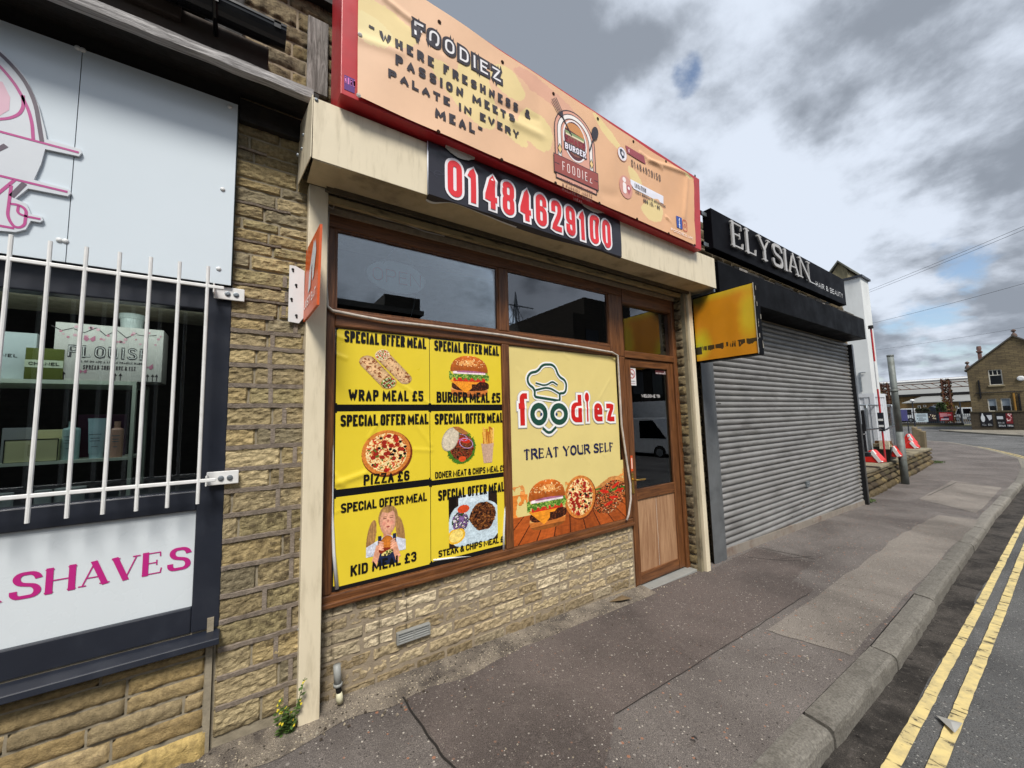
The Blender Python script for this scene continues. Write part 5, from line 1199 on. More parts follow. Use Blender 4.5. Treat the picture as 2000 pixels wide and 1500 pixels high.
sticker('dark_sticker', 'small maroon sticker with a white pattern at the top right of the door glass', (1280, 723, 1300, 732), YG, f2_, '#4a2025')
def f3_(mb, Pn, a, b_, c, d): rect(mb, Pn, a + (c - a) * .25, b_ + (d - b_) * .15, c - (c - a) * .25, d - (d - b_) * .15, .0006, hx('#e8c9b6'), r=.006)
sticker('orange_sticker', 'narrow orange sticker on the door edge above the brass handle', (1231, 890, 1237, 920), YD - .001, f3_, '#cf4d1e')
dsn = thing('door_sign', 'small red tilted open sign hung on a string inside the door glass', 'sign', (3.3, .1, 1.6))
Yd = YD + .029; A_, B_, C_, D_ = [q(x, y, Yd) for x, y in ((1254, 776), (1274, 766), (1279, 790), (1258, 797))]
mb = MB(); mb.prism([(p[0], Yd, p[1]) for p in (A_, B_, C_, D_)], (0, .004, 0)); mb.build('card', mat('red_card', '#b94a41', rough=.5), dsn)
mb = MB(); Pn = Panel(Yd); tp_ = q(1266, 751, Yd); stroke(mb, Pn, [((A_[0] * .7 + B_[0] * .3), (A_[1] * .7 + B_[1] * .3)), tp_, (B_[0], B_[1])], .003, False, .001, hx('#b9b0aa'), False)
text(mb, Pn, "OPEN", (A_[0] + .03, D_[1] + .06), (C_[0] - .02, D_[1] + .11), .22, hx('#241010'), .003, slant=.1)
mb.build('string', m_print, dsn)
mb = MB(); Pn = Panel(YG - .001); b0, b1 = q(1253, 776, YG), q(1289, 770, YG); bm_ = (b0[1] + b1[1]) / 2; text(mb, Pn, 'WELCOME TO:', (b0[0], bm_ - .018), (b1[0], bm_ + .012), .16, hx('#e6e2e2'), .0006, gap=.2)
tag(mb.build('welcome_lettering', m_print), 'small white Welcome to letters stuck across the middle of the door glass', 'lettering')

# ---- air brick and waste pipe
vt = thing('air_vent', 'grey plastic air vent set in the low stone wall under the window', 'vent', (.9, 0, .2))
v0, v1 = q(776, 1248, .012), q(841, 1232, .012); vz1 = q(776, 1239, .012)[1]; vz0 = q(776, 1262, .012)[1]; 
mb = MB(); X0, X1 = v0[0], v1[0]; Yv = .012
mb.box((X0, Yv, vz0), (X1, Yv + .03, vz0 + .010)); mb.box((X0, Yv, vz1 - .010), (X1, Yv + .03, vz1)); mb.box((X0, Yv, vz0 + .010), (X0 + .010, Yv + .03, vz1 - .010)); mb.box((X1 - .010, Yv, vz0 + .010), (X1, Yv + .03, vz1 - .010)); mb.box(((X0 + X1) / 2 - .003, Yv, vz0 + .01), ((X0 + X1) / 2 + .003, Yv + .03, vz1 - .01))
mb.build('vent_frame', m_grey, vt, bevel=.002)
for k in range(3):
    mb = MB(); z = vz0 + .014 + k * (vz1 - vz0 - .024) / 3; mb.hexa([(X0 + .01, Yv + .004, z), (X1 - .01, Yv + .004, z), (X1 - .01, Yv + .02, z + .012), (X0 + .01, Yv + .02, z + .012), (X0 + .01, Yv + .004, z + .003), (X1 - .01, Yv + .004, z + .003), (X1 - .01, Yv + .02, z + .015), (X0 + .01, Yv + .02, z + .015)]); mb.build('louvre', m_grey, vt)
mb = MB(); mb.box((X0 + .005, Yv + .022, vz0 + .005), (X1 - .005, Yv + .028, vz1 - .005)); mb.build('vent_back', m_dark, vt)
dp = thing('waste_pipe', 'short grey plastic waste pipe coming out of the wall above the pavement', 'pipe', (.42, -.02, .05))
p0, p1, p2, p3 = [AY(x, y, -.03) for x, y in ((658, 1298), (660, 1338), (662, 1352), (664, 1372))]
mb = MB(); mb.tube([p0, p1], [.0185, .0185], 14); mb.tube([p1 + np.array([0, 0, .01]), p1 - np.array([0, 0, .004])], .023, 12); mb.build('upper_pipe', m_grey, dp, smooth=True)
mb = MB(); mb.tube([p1, p2], .014, 10); mb.build('dark_coupler', m_dark, dp, smooth=True)
mb = MB(); mb.tube([p2, (p2 + p3) / 2, p3], [.014, .0185, .016], 12); mb.build('lower_pipe', mat('dirty_white_pipe', '#c9c4a6', rough=.5, dirt='#5f5a20', dscale=20, damt=.5), dp, smooth=True)

# ---- weed at the pier foot
wd = thing('weed', 'small green weed with yellow flowers growing at the foot of the cream pillar', 'weed', (.23, -.07, .04))
mb = MB(); lf = MB(); fl = MB(); rr = random.Random(8); B0 = AY(560, 1400, -.07); B0[2] = gz(0) + .0
mw = mat('weed_leaf', '#47602a', rough=.6, var=.3, vscale=40)
for k in range(11):
    h = rr.uniform(.05, .19) if k else .25; dx = rr.uniform(-.05, .05) if k else .045; dy = rr.uniform(-.05, .02); P_ = [B0 + np.array([rr.uniform(-.03, .03), 0, 0])]
    for j in range(1, 6): P_.append(P_[0] + np.array([dx * (j / 5) ** 1.4, dy * (j / 5), h * j / 5]))
    mb.tube(P_, [.0022, .002, .0018, .0015, .0012, .001], 5)
    for j in range(1, 6):
        for s_ in range(4):
            a = rr.random() * 6.28; L = rr.uniform(.012, .034); w_ = L * .32; d = np.array([math.cos(a), math.sin(a) * .8, rr.uniform(-.3, .6)]); d /= np.linalg.norm(d); n_ = np.cross(d, [0, 0, 1]); n_ /= np.linalg.norm(n_)
            o_ = P_[j] + (P_[j - 1] - P_[j]) * rr.random(); lf.poly([o_, o_ + d * L * .5 + n_ * w_, o_ + d * L, o_ + d * L * .5 - n_ * w_])
    for s_ in range(2):
        o_ = P_[5] + np.array([rr.uniform(-.012, .012), rr.uniform(-.012, .012), rr.uniform(-.03, .01)])
        for t_ in range(2): a = rr.random() * 6.28; fl.poly([o_ + .006 * np.array([math.cos(a + g_), math.sin(a + g_) * .4, math.sin(a + g_ * 1.3)]) for g_ in (0, 1.5, 3.1, 4.6)])
mb.build('stem', mw, wd); lf.build('leaves', mw, wd); fl.build('flowers', mat('yellow_flower', '#c9b522', rough=.6), wd)
# litter
def lit(name, label, pts, c, lift=.02, cat='litter', off=-.0):
    mb = MB(); P_ = [G(x, y, off) for x, y in pts]; P_ = [np.array([p[0], p[1], (rz(p[0]) if off < -.05 else gz(p[0])) + lift + k * .006]) for k, p in enumerate(P_)]
    cen = sum(P_) / len(P_) + np.array([0, 0, .012]); n = len(P_); b_ = mb.addv(P_); t_ = mb.addv([p + np.array([0, 0, .0012]) for p in P_]); ci = mb.addv([cen]); 
    for i in range(n): mb.face((t_ + i, t_ + (i + 1) % n, ci)); mb.face((b_ + (i + 1) % n, b_ + i, t_ + i, t_ + (i + 1) % n))
    return tag(mb.build(name, mat('litter_' + c.strip('#'), c, rough=.6)), label, cat)
lit('paper_scrap', 'torn grey triangle of card lying on the outer yellow line', [(1829, 1403), (1881, 1421), (1866, 1443)], '#9a9994', .015, off=-.1)
lit('wrapper', 'flattened brown twig scrap on the pavement by the low stone wall', [(1190, 1180), (1215, 1168), (1235, 1176), (1212, 1182)], '#6f5d45', .018)
lit('dead_leaf', 'single dark leaf flat on the pavement near the kerb', [(1350, 1446), (1362, 1450), (1364, 1457), (1354, 1454)], '#1e1814', .014)
lit('drain_patch', 'rusty brown patch of metal in the gravel strip under the window', [(1168, 1000 + 258), (1185, 1255), (1178, 1266), (1166, 1264)], '#4a2a1c', .02) if 0 else None
# ================================================================ PERFUME SHOP (left)
ls = thing('perfume_shop', 'stone perfume shop with a barred dark framed window beside the takeaway', 'shop', (-1, 0, 0))
mb = MB()
mb.box((-6, .012, -.3), (-.08, .4, .68)); mb.box((-.078, .012, -.3), (.30, .5, 3.30)); mb.box((-6, .012, 2.15), (-.08, .5, 3.55)); mb.box((-6, .5, -.3), (-5.8, 5.5, 3.5)); mb.box((-6, 5.5, -.3), (.1, 5.7, 3.6)); mb.box((-6, .4, -.3), (.1, 5.5, -.02))
mb.build('wall', m_mortar_l, ls)
PXs = [187, 222, 252, 280, 302, 337, 358, 388, 417, 438, 463, 487, 518, 550, 580, 613, 643, 676, 711, 752, 792, 835, 875, 918, 960, 1007, 1056, 1109, 1163, 1212, 1265, 1320, 1377, 1434]
zz_ = [q(447, y, 0)[1] for y in PXs]
def pstain(u, v, nz):
    s_ = 0
    if v < gz(u) + .10: s_ = .5
    if .45 < v < 1.25: s_ = max(s_, (.25 + .75 * max(0, nz * 1.5)) * (.35 + .65 * min(1, max(0, (u + .07) / .25))) * (1.0 if nz > .05 else .25))
    if v > 3.0: s_ = max(s_, .25)
    return min(.85, s_)
PALP = ['#ab9a74', '#a29270', '#b7a680', '#9b8b68', '#a4966f', '#8f846a', '#b09e75', '#a8956c']
rows = [(b2, a) for a, b2 in zip(zz_[:-1], zz_[1:])]
mb = MB(); courses(mb, MY(.012), rows[:], -.072, .30, .16, .34, .009, .010, PALP, res=.0075, amp=.0044, edge=.004, stain=pstain, seed=21, k=.92)
mb.build('pier_stones', m_stone, ls, smooth=False)
mb = MB(); rr = random.Random(2)   # raised strap pointing
for i, z in enumerate(zz_[1:-1]):
    if z < 2.35 or rr.random() < .35:
        n = 20; x1 = .285 if z < 2.0 else rr.uniform(.05, .28); h = .012 if z < 2.2 else .006; base = len(mb.v)
        for k in range(n + 1):
            x = -.061 + (x1 + .061) * k / n; wv = .0025 * mnoise.noise(Vector((x * 20, z * 9, 0)))
            for (dy, dz) in ((.01, -h), (-.002, -h * .9 + wv), (-.005, h * .8 + wv), (.01, h)): mb.v.append((x, dy, z + dz + wv))
        for k in range(n):
            for j in range(3): a = base + k * 4 + j; mb.face((a, a + 4, a + 5, a + 1))
        mb.face([base + j for j in range(4)][::-1]); mb.face([base + n * 4 + j for j in range(4)])
    zl_ = zz_[i + 2] if i + 2 < len(zz_) else z - .1
    if z < 2.4:
        x = rr.choice([.05, .12, .17, .23]) + rr.uniform(-.015, .015); mb.box((x - .010, -.002, zl_ + .012), (x + .010, .01, z - .012))
mb.build('strap_pointing', mat('strap_mortar', '#85796c', rough=.95, var=.25, vscale=40, bump=.7, bscale=150, dirt='#5d5148', dscale=14, damt=.6), ls, smooth=False)
rz_ = [q(398, y, 0)[1] for y in (1262, 1284, 1318, 1350, 1384, 1425, 1490)]
rows = [(b2, a) for a, b2 in zip(rz_[:-1], rz_[1:])]
mb = MB(); courses(mb, MY(.012), rows[:-1], -2.2, -.105, .28, .46, .009, .011, ['#ad9668', '#a49068', '#b39e76', '#a08a60', '#988868'], res=.011, amp=.005, edge=.005, stain=lambda u, v, n: max(0, .1 + .5 * n) if v < .35 else max(0, .3 * n + .1), seed=5, k=1.0)
courses(mb, MY(-.0), [(rows[-1][0] - .08, rows[-1][1])], -2.2, -.085, .9, 1.2, .01, .02, ['#b29a63'], res=.02, amp=.012, edge=.02, seed=6, k=1.0)
mb.build('plinth_stones', m_stone, ls, smooth=True)
mb = MB(); mb.box((-.105, -.005, .02), (-.08, .03, .66)); mb.build('cement_joint', m_mortar_l, ls)
# frame
FL = .0; fx1 = q(449, 700, FL)[0]; fxg = q(405, 800, FL + .02)[0]; zT = 2.27; zGt = q(350, 605, .02)[1] + .0; zGt = 2.13; zGb = q(388, 957, .02)[1]; zPt = q(383, 996, .02)[1]; zPb = q(377, 1183, .02)[1]; zFb = q(418, 1226, FL)[1]
fxg = -.165; fxp = q(381, 1090, .02)[0]
mb = MB(); mb.box((fxg, FL, zFb), (fx1, .08, zT + .05)); mb.box((-6, FL + .003, zGt), (fxg, .08, zT + .05)); mb.box((-6, FL + .003, zPt), (fxg, .08, zGb)); mb.box((-6, FL + .003, zFb), (fxg, .08, zPb))
fr_ = mb.build('window_frame', m_anth, ls, bevel=.006)
mb = MB(); mb.box((-6, .05, zGb), (fxg, .058, zGt)); mb.build('window_pane', m_glass2, fr_)
sl_ = MB(); sl_.hexa([(-6, -.075, zFb - .05), (fx1 + .004, -.075, zFb - .05), (fx1 + .004, .06, zFb - .05), (-6, .06, zFb - .05), (-6, -.07, zFb - .022), (fx1 + .004, -.07, zFb - .022), (fx1 + .004, .06, zFb - .001), (-6, .06, zFb - .001)]); sl_.build('sill', m_anth, ls, bevel=.004)
pn = MB(); pn.box((-6, .02, zPb), (fxg, .03, zPt)); lpn = pn.build('lower_panel', mat('white_panel', '#cfd6da', rough=.28, var=.02, vscale=3), ls)
mb = MB(); PLn = Panel(.02); a, b2 = q(16.5, 1174, .02), q(374, 1067, .02); 
zlo_ = q(40, 1170, .02)[1]; zhi_ = q(40, 1119, .02)[1]; zlo_ = (q(20, 1173, .02)[1] + q(340, 1116, .02)[1]) / 2; zhi_ = (q(65, 1115, .02)[1] + q(355, 1068, .02)[1]) / 2
mg = hx('#b5267a'); wl_ = b2[0] - a[0]
text(mb, PLn, 'SHAVES', (a[0], zlo_), (b2[0], zhi_), .125, mg, .002, serif=True, gap=.10, thin=.36, sx=1.6)
text(mb, PLn, 'AFTER', (a[0] - wl_ * .86, zlo_), (a[0] - .022, zhi_), .125, mg, .002, serif=True, gap=.10, thin=.36, sx=1.6)
mb.build('lettering', m_print, lpn)
# room
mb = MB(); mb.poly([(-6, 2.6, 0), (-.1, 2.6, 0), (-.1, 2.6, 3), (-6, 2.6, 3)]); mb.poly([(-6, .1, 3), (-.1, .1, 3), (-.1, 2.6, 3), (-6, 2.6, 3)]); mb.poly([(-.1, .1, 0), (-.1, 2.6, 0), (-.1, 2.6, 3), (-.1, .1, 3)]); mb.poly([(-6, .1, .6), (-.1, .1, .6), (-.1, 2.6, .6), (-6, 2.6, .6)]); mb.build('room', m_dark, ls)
lmp = thing('ceiling_lamp', 'small lit ceiling lamp inside the left shop above the white pot', 'lamp', (-.75, 1.3, 2.4)); mb = MB(); lp_ = AY(243, 597, 1.3); mb.lathe((lp_[0], 1.3, lp_[2]), [(.05, .0), (.06, .02)], 14); me_ = bpy.data.materials.new('lamp_glow'); me_.use_nodes = True; me_.node_tree.nodes['Principled BSDF'].inputs['Emission Color'].default_value = (1, .95, .85, 1); me_.node_tree.nodes['Principled BSDF'].inputs['Emission Strength'].default_value = 6; mb.build('diffuser', me_, lmp)
mb = MB(); mb.lathe((lp_[0], 1.3, lp_[2] + .02), [(.075, 0), (.075, .03)], 14); mb.tube([(lp_[0], 1.3, lp_[2] + .05), (lp_[0], 1.3, 3.0)], .01, 6); mb.build('fitting', m_white, lmp)
pld = bpy.data.lights.new('goods_fill_light', 'AREA'); pld.energy = 2.2; pld.shape = 'RECTANGLE'; pld.size = 2.0; pld.size_y = .04; plo = bpy.data.objects.new('goods_fill_light', pld); COL.objects.link(plo); plo.location = (-1.1, .115, 2.14); plo.rotation_euler = (math.radians(32), 0, 0); pld.color = (.92, 1, .95)  # added fill strip hidden behind the top rail, lights the goods' fronts
# eaves: dark soffit boards, weathered board, stone above, gutter
mb = MB(); 
for k in range(4): mb.box((-6, -.245 + k * .065, 3.275 + k * .014), (.29, -.245 + k * .065 + .058, 3.31 + k * .014))
mb.box((-6, -.02, 3.24), (-.06, .02, 3.40)); mb.box((-.06, -.035, 3.16), (.26, .012, 3.28))
mb.build('soffit', m_tar, ls, bevel=.004)
mb = MB(); n = 90
for k in range(n):
    x0, x1 = -6 + 6.26 * k / n, -6 + 6.26 * (k + 1) / n; w_ = lambda x: .006 * mnoise.noise(Vector((x * 7, 0, 0))) + .004 * mnoise.noise(Vector((x * 23, 3, 0)))
    mb.poly([(x0, -.26, 3.262 + w_(x0)), (x1, -.26, 3.262 + w_(x1)), (x1, -.26 + w_(x1), 3.312), (x0, -.26 + w_(x0), 3.312)]); mb.poly([(x0, -.26 + w_(x0), 3.312), (x1, -.26 + w_(x1), 3.312), (x1, -.215, 3.318), (x0, -.215, 3.318)]); mb.poly([(x0, -.215, 3.262 + w_(x0)), (x1, -.215, 3.262 + w_(x1)), (x1, -.26, 3.262 + w_(x1)), (x0, -.26, 3.262 + w_(x0))])
mb.poly([(.26, -.26, 3.262), (.26, -.215, 3.262), (.26, -.215, 3.318), (.26, -.26, 3.312)])
mb.build('weathered_board', m_weather, ls)
mb = MB(); mb.box((-6, -.10, 3.40), (.06, .0, 3.58)); mb.box((-6, -.13, 3.50), (-.3, -.10, 3.62)); mb.build('fascia', mat('brown_fascia', '#3d332b', rough=.8, var=.3, vscale=8, dirt='#17120e', dscale=4, damt=.7), ls, bevel=.005)
gt = MB(); gy, gzz, gr_ = -.19, 3.60, .068; n = 10
def gp(x, k, r_): a = math.pi + math.pi * k / n; return (x, gy + r_ * math.cos(a), gzz + r_ * math.sin(a))
for (r_, fl_) in ((gr_, 0), (gr_ - .005, 1)):
    for k in range(n):
        Q_ = [gp(-6, k, r_), gp(.13, k, r_), gp(.13, k + 1, r_), gp(-6, k + 1, r_)]; gt.poly(Q_ if not fl_ else Q_[::-1])
gt.poly([gp(.13, k, gr_) for k in range(n + 1)]); gt.box((-6, gy - gr_ - .004, gzz - .008), (.13, gy - gr_ + .004, gzz + .004)); gt.box((.075, gy - gr_ - .004, gzz - .03), (.105, gy - gr_ - .0, gzz + .006))
gt.build('gutter', m_black, ls, smooth=False)
mb = MB(); mb.box((-.18, gy - gr_ - .012, gzz - .05), (-.15, gy - gr_ - .005, gzz + .02)); mb.tube([(-.165, gy - gr_ - .008, gzz - .04), (-.165, gy - .02, gzz - gr_ - .012), (-.165, -.10, gzz - .08)], .010, 6); mb.build('gutter_bracket', m_black, ls)
mb = MB(); mb.hexa([(-6, -.15, 3.68), (-.22, -.15, 3.68), (-.22, .6, 3.9), (-6, .6, 3.9), (-6, -.15, 3.72), (-.22, -.15, 3.72), (-.22, .6, 3.94), (-6, .6, 3.94)]); mb.box((-.22, -.02, 3.5), (-.06, .01, 4.05)); mb.hexa([(-6, .6, 3.5), (.1, .6, 3.5), (.1, 5.7, 3.5), (-6, 5.7, 3.5), (-6, .6, 3.92), (.1, .6, 3.92), (.1, 5.7, 3.6), (-6, 5.7, 3.6)]); mb.build('roof', m_tar, ls)
bd = MB(); p = q(600, 172, -.02); bd.box((.252, -.03, 3.49), (.362, .0, 3.965)); tag(bd.build('weathered_plank', m_weatherv, bevel=.003), 'short upright weathered plank fixed to the stone above the cream shutter box', 'plank')
# big white sign board with cut-out logo
sg = thing('shop_sign_board', 'large white glossy sign board with a pink and grey perfume logo above the barred window', 'sign', (-1.2, -.05, 2.3))
YB = -.045; zs0, zs1 = q(448, 557, YB)[1], q(465, 205, YB)[1]; xs1 = q(457, 400, YB)[0]; xse = q(145, 300, YB)[0]
m_board = mat('sign_acrylic', '#cdd7de', rough=.16, var=.015, vscale=2, spec=.7)
mb = MB(); mb.box((xse + .0015, YB, zs0), (xs1, YB + .008, zs1)); mb.box((-4, YB, zs0), (xse - .0015, YB + .0078, zs1)); mb.build('board', m_board, sg)
mb = MB(); mb.box((xs1 - .012, YB + .010, zs0 + .004), (xs1 + .004, .012, zs1 - .004)); mb.build('board_edge', mat('green_edge', '#16241f', rough=.4), sg)
mb = MB()
for (x, y) in ((152, 94), (162, 98), (449, 209), (435, 370), (427, 525), (116, 469), (128, 471)):
    u, v = q(x, y, YB); mb.lathe((u, YB, v), [(.011, 0), (.010, -.004), (.005, -.008)], 12, axis='y')
mb.build('screw_cap', m_white, sg, smooth=True)
cu = MB(); PC = Panel(YB - .012); QB = lambda x, y: q(x, y, YB - .012)
out = [(-60, 60), (0, 95), (30, 124), (55, 160), (75, 205), (88, 255), (91, 272), (157, 291), (160, 298), (154, 305), (88, 291), (80, 320), (66, 351), (135, 370), (139, 377), (132, 383), (55, 368), (30, 388), (52, 398), (60, 418), (82, 423), (84, 430), (78, 434), (60, 431), (50, 448), (30, 453), (-60, 445)]
pts = [QB(x, y) for x, y in out]; ptz = [(u, v) for u, v in pts]; a = cu.addv([(u, YB - .012, v) for u, v in ptz]); b_ = cu.addv([(u, YB - .001, v) for u, v in ptz]); n = len(ptz)
cu.face([a + i for i in range(n)][::-1]); [cu.face((a + i, a + (i + 1) % n, b_ + (i + 1) % n, b_ + i)) for i in range(n)]
cu.build('logo_cutout', mat('cutout_white', '#c9ced4', rough=.3, var=.02), sg)
mb = MB(); pk = hx('#b04a86'); gy_ = hx('#5f5560')
def LL(pts, wd, col, lay=.001, cl=False): stroke(mb, PC, rounded([(*QB(x, y), r_) for x, y, r_ in pts], cl), wd, cl, lay, col, False)
LL([(-30, 80, 0), (30, 130, .2), (68, 190, .2), (82, 277, 0)], .013, gy_); LL([(-30, 100, 0), (20, 150, .1), (45, 190, .1), (62, 230, .1), (65, 272, 0)], .010, pk); LL([(45, 186, 0), (46, 215, .08), (28, 230, .08), (-30, 236, 0)], .010, pk)
LL([(-60, 241, 0), (154, 298, 0)], .009, pk); LL([(-60, 329, 0), (132, 375, 0)], .009, pk); LL([(48, 358, 0), (22, 384, 0)], .016, gy_); LL([(28, 352, 0), (-30, 400, 0)], .010, pk); LL([(22, 362, 0), (14, 425, .04), (30, 446, .03), (48, 442, .03), (52, 410, .04), (38, 400, .02), (20, 398, 0)], .009, pk); LL([(-60, 430, 0), (28, 446, 0)], .009, pk); LL([(36, 402, 0), (34, 416, .02), (48, 422, .02), (79, 428, 0)], .008, pk); LL([(-40, 310, 0), (12, 284, 0)], .016, gy_)
cfl = [QB(x, y) for x, y in ((-40, 150), (5, 160), (20, 190), (18, 215), (-5, 229), (-60, 232))]; pol(mb, PC, cfl, .0006, hx('#cfaab9'))
mb.build('logo_lines', m_print, sg)
# ---- window grille
gr = thing('window_grille', 'white painted steel bar grille bolted across the left shop window', 'window grille', (-.6, -.1, 1.2))
YG2 = -.10; zt_, zb_ = 2.22, 1.307
BX = [-.154, -.258, -.357, -.457, -.557, -.659, -.761] + [-.863 - .1 * k for k in range(14)]
for i, x in enumerate(BX):
    mb = MB(); rr_ = .0072; mb.tube([(x, YG2, 1.206 + .002 * math.sin(i * 5)), (x + .002 * math.sin(i * 3), YG2, 1.7), (x, YG2, 2.317)], rr_, 8); mb.build('grille_bar', m_bar, gr, smooth=False)
for z in (zt_, zb_): mb = MB(); mb.box((-2.4, YG2 - .006, z - .008), (-.09, YG2 + .006, z + .008)); mb.build('cross_rail', m_bar, gr, bevel=.003)
for (x0, y0, x1, y1, z) in ((436, 558, 478, 580, zt_), (424, 921, 466, 945, zb_)):
    a = q(x1, (y0 + y1) / 2, -.02); mb = MB(); X1 = a[0]; X0 = X1 - .125
    mb.box((X0, -.026, z - .034), (X1, -.018, z + .030)); mb.box((X0, YG2 - .006, z - .028), (X0 + .006, -.026, z + .020)); mb.box((X0 - .02, YG2 - .0055, z - .0075), (X0 + .03, YG2 + .0055, z + .0075))
    bk_ = mb.build('bracket', m_bar, gr, bevel=.003)
    for dx in (.055, .09): e = MB(); e.lathe((X0 + dx, -.026, z - .004), [(.013, 0), (.012, -.004), (.007, -.005), (.007, -.009)], 12, axis='y'); e.build('bolt', m_steel, bk_)
# ---- display shelves and goods behind the glass
YS_ = .30
sh = thing('display_shelf', 'white open shelving unit standing behind the left shop window', 'shelf', (-.6, .35, 1.1))
m_shelf = mat('shelf_white', '#d5dccb', rough=.5, k=1.0)
zs_a = q(200, 744, YS_)[1]; zs_b = q(150, 898, YS_)[1]; xr_ = q(256, 800, YS_)[0]; zbm = q(250, 965, YS_)[1]
mb = MB(); mb.box((-2.3, YS_, zs_a - .018), (xr_ + .014, YS_ + .34, zs_a)); mb.build('shelf_board', m_shelf, sh); mb = MB(); mb.box((-2.3, YS_, zs_b - .014), (xr_, YS_ + .34, zs_b)); mb.build('shelf_board', m_shelf, sh)
mb = MB(); mb.box((xr_, YS_, .62), (xr_ + .014, YS_ + .03, zs_a - .018)); mb.box((xr_, YS_ + .31, .62), (xr_ + .014, YS_ + .34, zs_a - .018)); mb.build('shelf_post', m_shelf, sh)
mb = MB(); mb.box((-2.3, .12, 1.20), (-.13, 1.2, 1.215)); tag(mb.build('window_ledge', mat('ledge', '#4c4d50', rough=.5)), 'grey inner ledge under the goods in the left shop window', 'ledge')
def goods(name, label, cat, x0, y0, x1, y1, zf, Y, dp_, col, fn=None, back=0):
    a = q(x0, (y0 + y1) / 2, Y); b_ = q(x1, (y0 + y1) / 2, Y); h = abs(q((x0 + x1) / 2, y0, Y)[1] - q((x0 + x1) / 2, y1, Y)[1])
    t_ = thing(name, label, cat, (a[0], Y, zf)); mb = MB(); mb.box((a[0], Y, zf), (b_[0], Y + dp_, zf + h)); mb.build('carton', mat('carton_' + col.strip('#'), col, rough=.5, var=.06), t_, bevel=.002)
    if fn:
        mb = MB(); Pn = Panel(Y); fn(mb, Pn, a[0], zf, b_[0], zf + h); mb.build('print', m_print, t_)
    return t_
def pl1(mb, Pn, a, b_, c, d):
    w_, h_ = c - a, d - b_; text(mb, Pn, 'PLOUISE', (a + w_ * .12, b_ + h_ * .40), (c - w_ * .14, b_ + h_ * .62), .2, hx('#4a4547'), .001, serif=True, gap=.14, thin=.4); text(mb, Pn, 'PLOUISE', (a + w_ * .125, b_ + h_ * .42), (c - w_ * .145, b_ + h_ * .60), .07, hx('#e9e4e0'), .0022, gap=.3, serif=True, thin=.9)
    text(mb, Pn, 'ALL OF US ARE A LITTLE FRAGILE BABE', (a + w_ * .2, b_ + h_ * .32), (c - w_ * .2, b_ + h_ * .355), .2, hx('#4a4547'), .001, gap=.2); text(mb, Pn, 'SPREAD YOUR LOVE & FLY', (a + w_ * .26, b_ + h_ * .20), (c - w_ * .26, b_ + h_ * .275), .2, hx('#6a6062'), .001, gap=.15)
    r = random.Random(3)
    for k in range(5): x = a + w_ * (k + .3) / 5.2; stroke(mb, Pn, [(x - w_ * .09, d - h_ * r.uniform(.05, .14)), (x, d - h_ * r.uniform(.08, .2)), (x + w_ * .1, d - h_ * r.uniform(.05, .14))], .0035, False, .001, hx('#3a3034'), False)
    for k in range(26): x = a + w_ * r.uniform(.03, .97); disc(mb, Pn, x, d - h_ * r.uniform(.05, .3), r.uniform(.004, .008), .0012, hx(r.choice(['#d58fa0', '#e3b0ba'])), 7)
    for (x, y, s_) in ((.30, .74, 1), (.86, .28, 1), (.26, .16, .7)):
        for g_ in (-1, 1): pol(mb, Pn, [(a + w_ * x, b_ + h_ * y), (a + w_ * x + g_ * .018 * s_, b_ + h_ * y + .018 * s_), (a + w_ * x + g_ * .02 * s_, b_ + h_ * y - .004), (a + w_ * x + g_ * .01 * s_, b_ + h_ * y - .014 * s_)], .0014, hx('#c97f98'))
    for x in (.05, .1, .55, .6, .86, .91, .95): pol(mb, Pn, [(a + w_ * x - .007, b_ + h_ * .1), (a + w_ * x + .007, b_ + h_ * .1), (a + w_ * x, b_ + h_ * .15)], .001, hx('#3a3034')); stroke(mb, Pn, [(a + w_ * x, b_ + h_ * .1), (a + w_ * x, b_ + .003)], .003, False, .001, hx('#3a3034'), False)
goods('gift_box', 'large pale pink printed gift box lying on the top shelf behind the bars', 'box', 104, 634, 318, 742, zs_a, YS_ + .005, .16, '#d6cfc8', pl1)
def pl2(mb, Pn, a, b_, c, d):
    h_ = d - b_; rect(mb, Pn, a, b_ + h_ * .38, c, b_ + h_ * .62, .001, hx('#d5dcc0')); text(mb, Pn, 'CHANEL', (a + .012, b_ + h_ * .45), (c - .012, b_ + h_ * .55), .2, hx('#2b2b22'), .002, gap=.2)
    r = random.Random(1)
    for k in range(60): rect(mb, Pn, a + (c - a) * r.random() * .95, b_ + h_ * r.choice([r.uniform(.62, .72), r.uniform(.26, .38), ]), 0, 0, .001, hx('#000000')) if 0 else None
goods('perfume_box', 'small olive green and white perfume box in front of the pink gift box', 'box', 48, 677, 124, 738, zs_a, YS_ - .0 + .0, .06, '#5d6420', pl2)
def pl3(mb, Pn, a, b_, c, d): text(mb, Pn, 'CHANEL', (c - .16, b_ + (d - b_) * .47), (c - .055, b_ + (d - b_) * .54), .2, hx('#222222'), .001, gap=.25)
goods('perfume_box', 'white perfume box at the left end of the top shelf', 'box', -60, 643, 70, 738, zs_a, YS_ + .07, .08, '#cdd6d8', pl3)
goods('carton_box', 'grey marbled box on the middle shelf at far left', 'box', 2, 830, 64, 897, zs_b, YS_ + .08, .06, '#8d8e92')
goods('carton_box', 'wide cream box with a black edge lying on the middle shelf', 'box', 8, 853, 113, 897, zs_b, YS_ + .012, .05, '#d9d4a4', lambda mb, Pn, a, b_, c, d: [stroke(mb, Pn, [(a, b_), (c, b_), (c, d), (a, d)], .004, True, .001, hx('#1d1d18'), False), stroke(mb, Pn, [(a + .09, b_ + .03), (c - .09, b_ + .03), (c - .09, d - .025), (a + .09, d - .025)], .002, True, .001, hx('#9b945f'), False)])
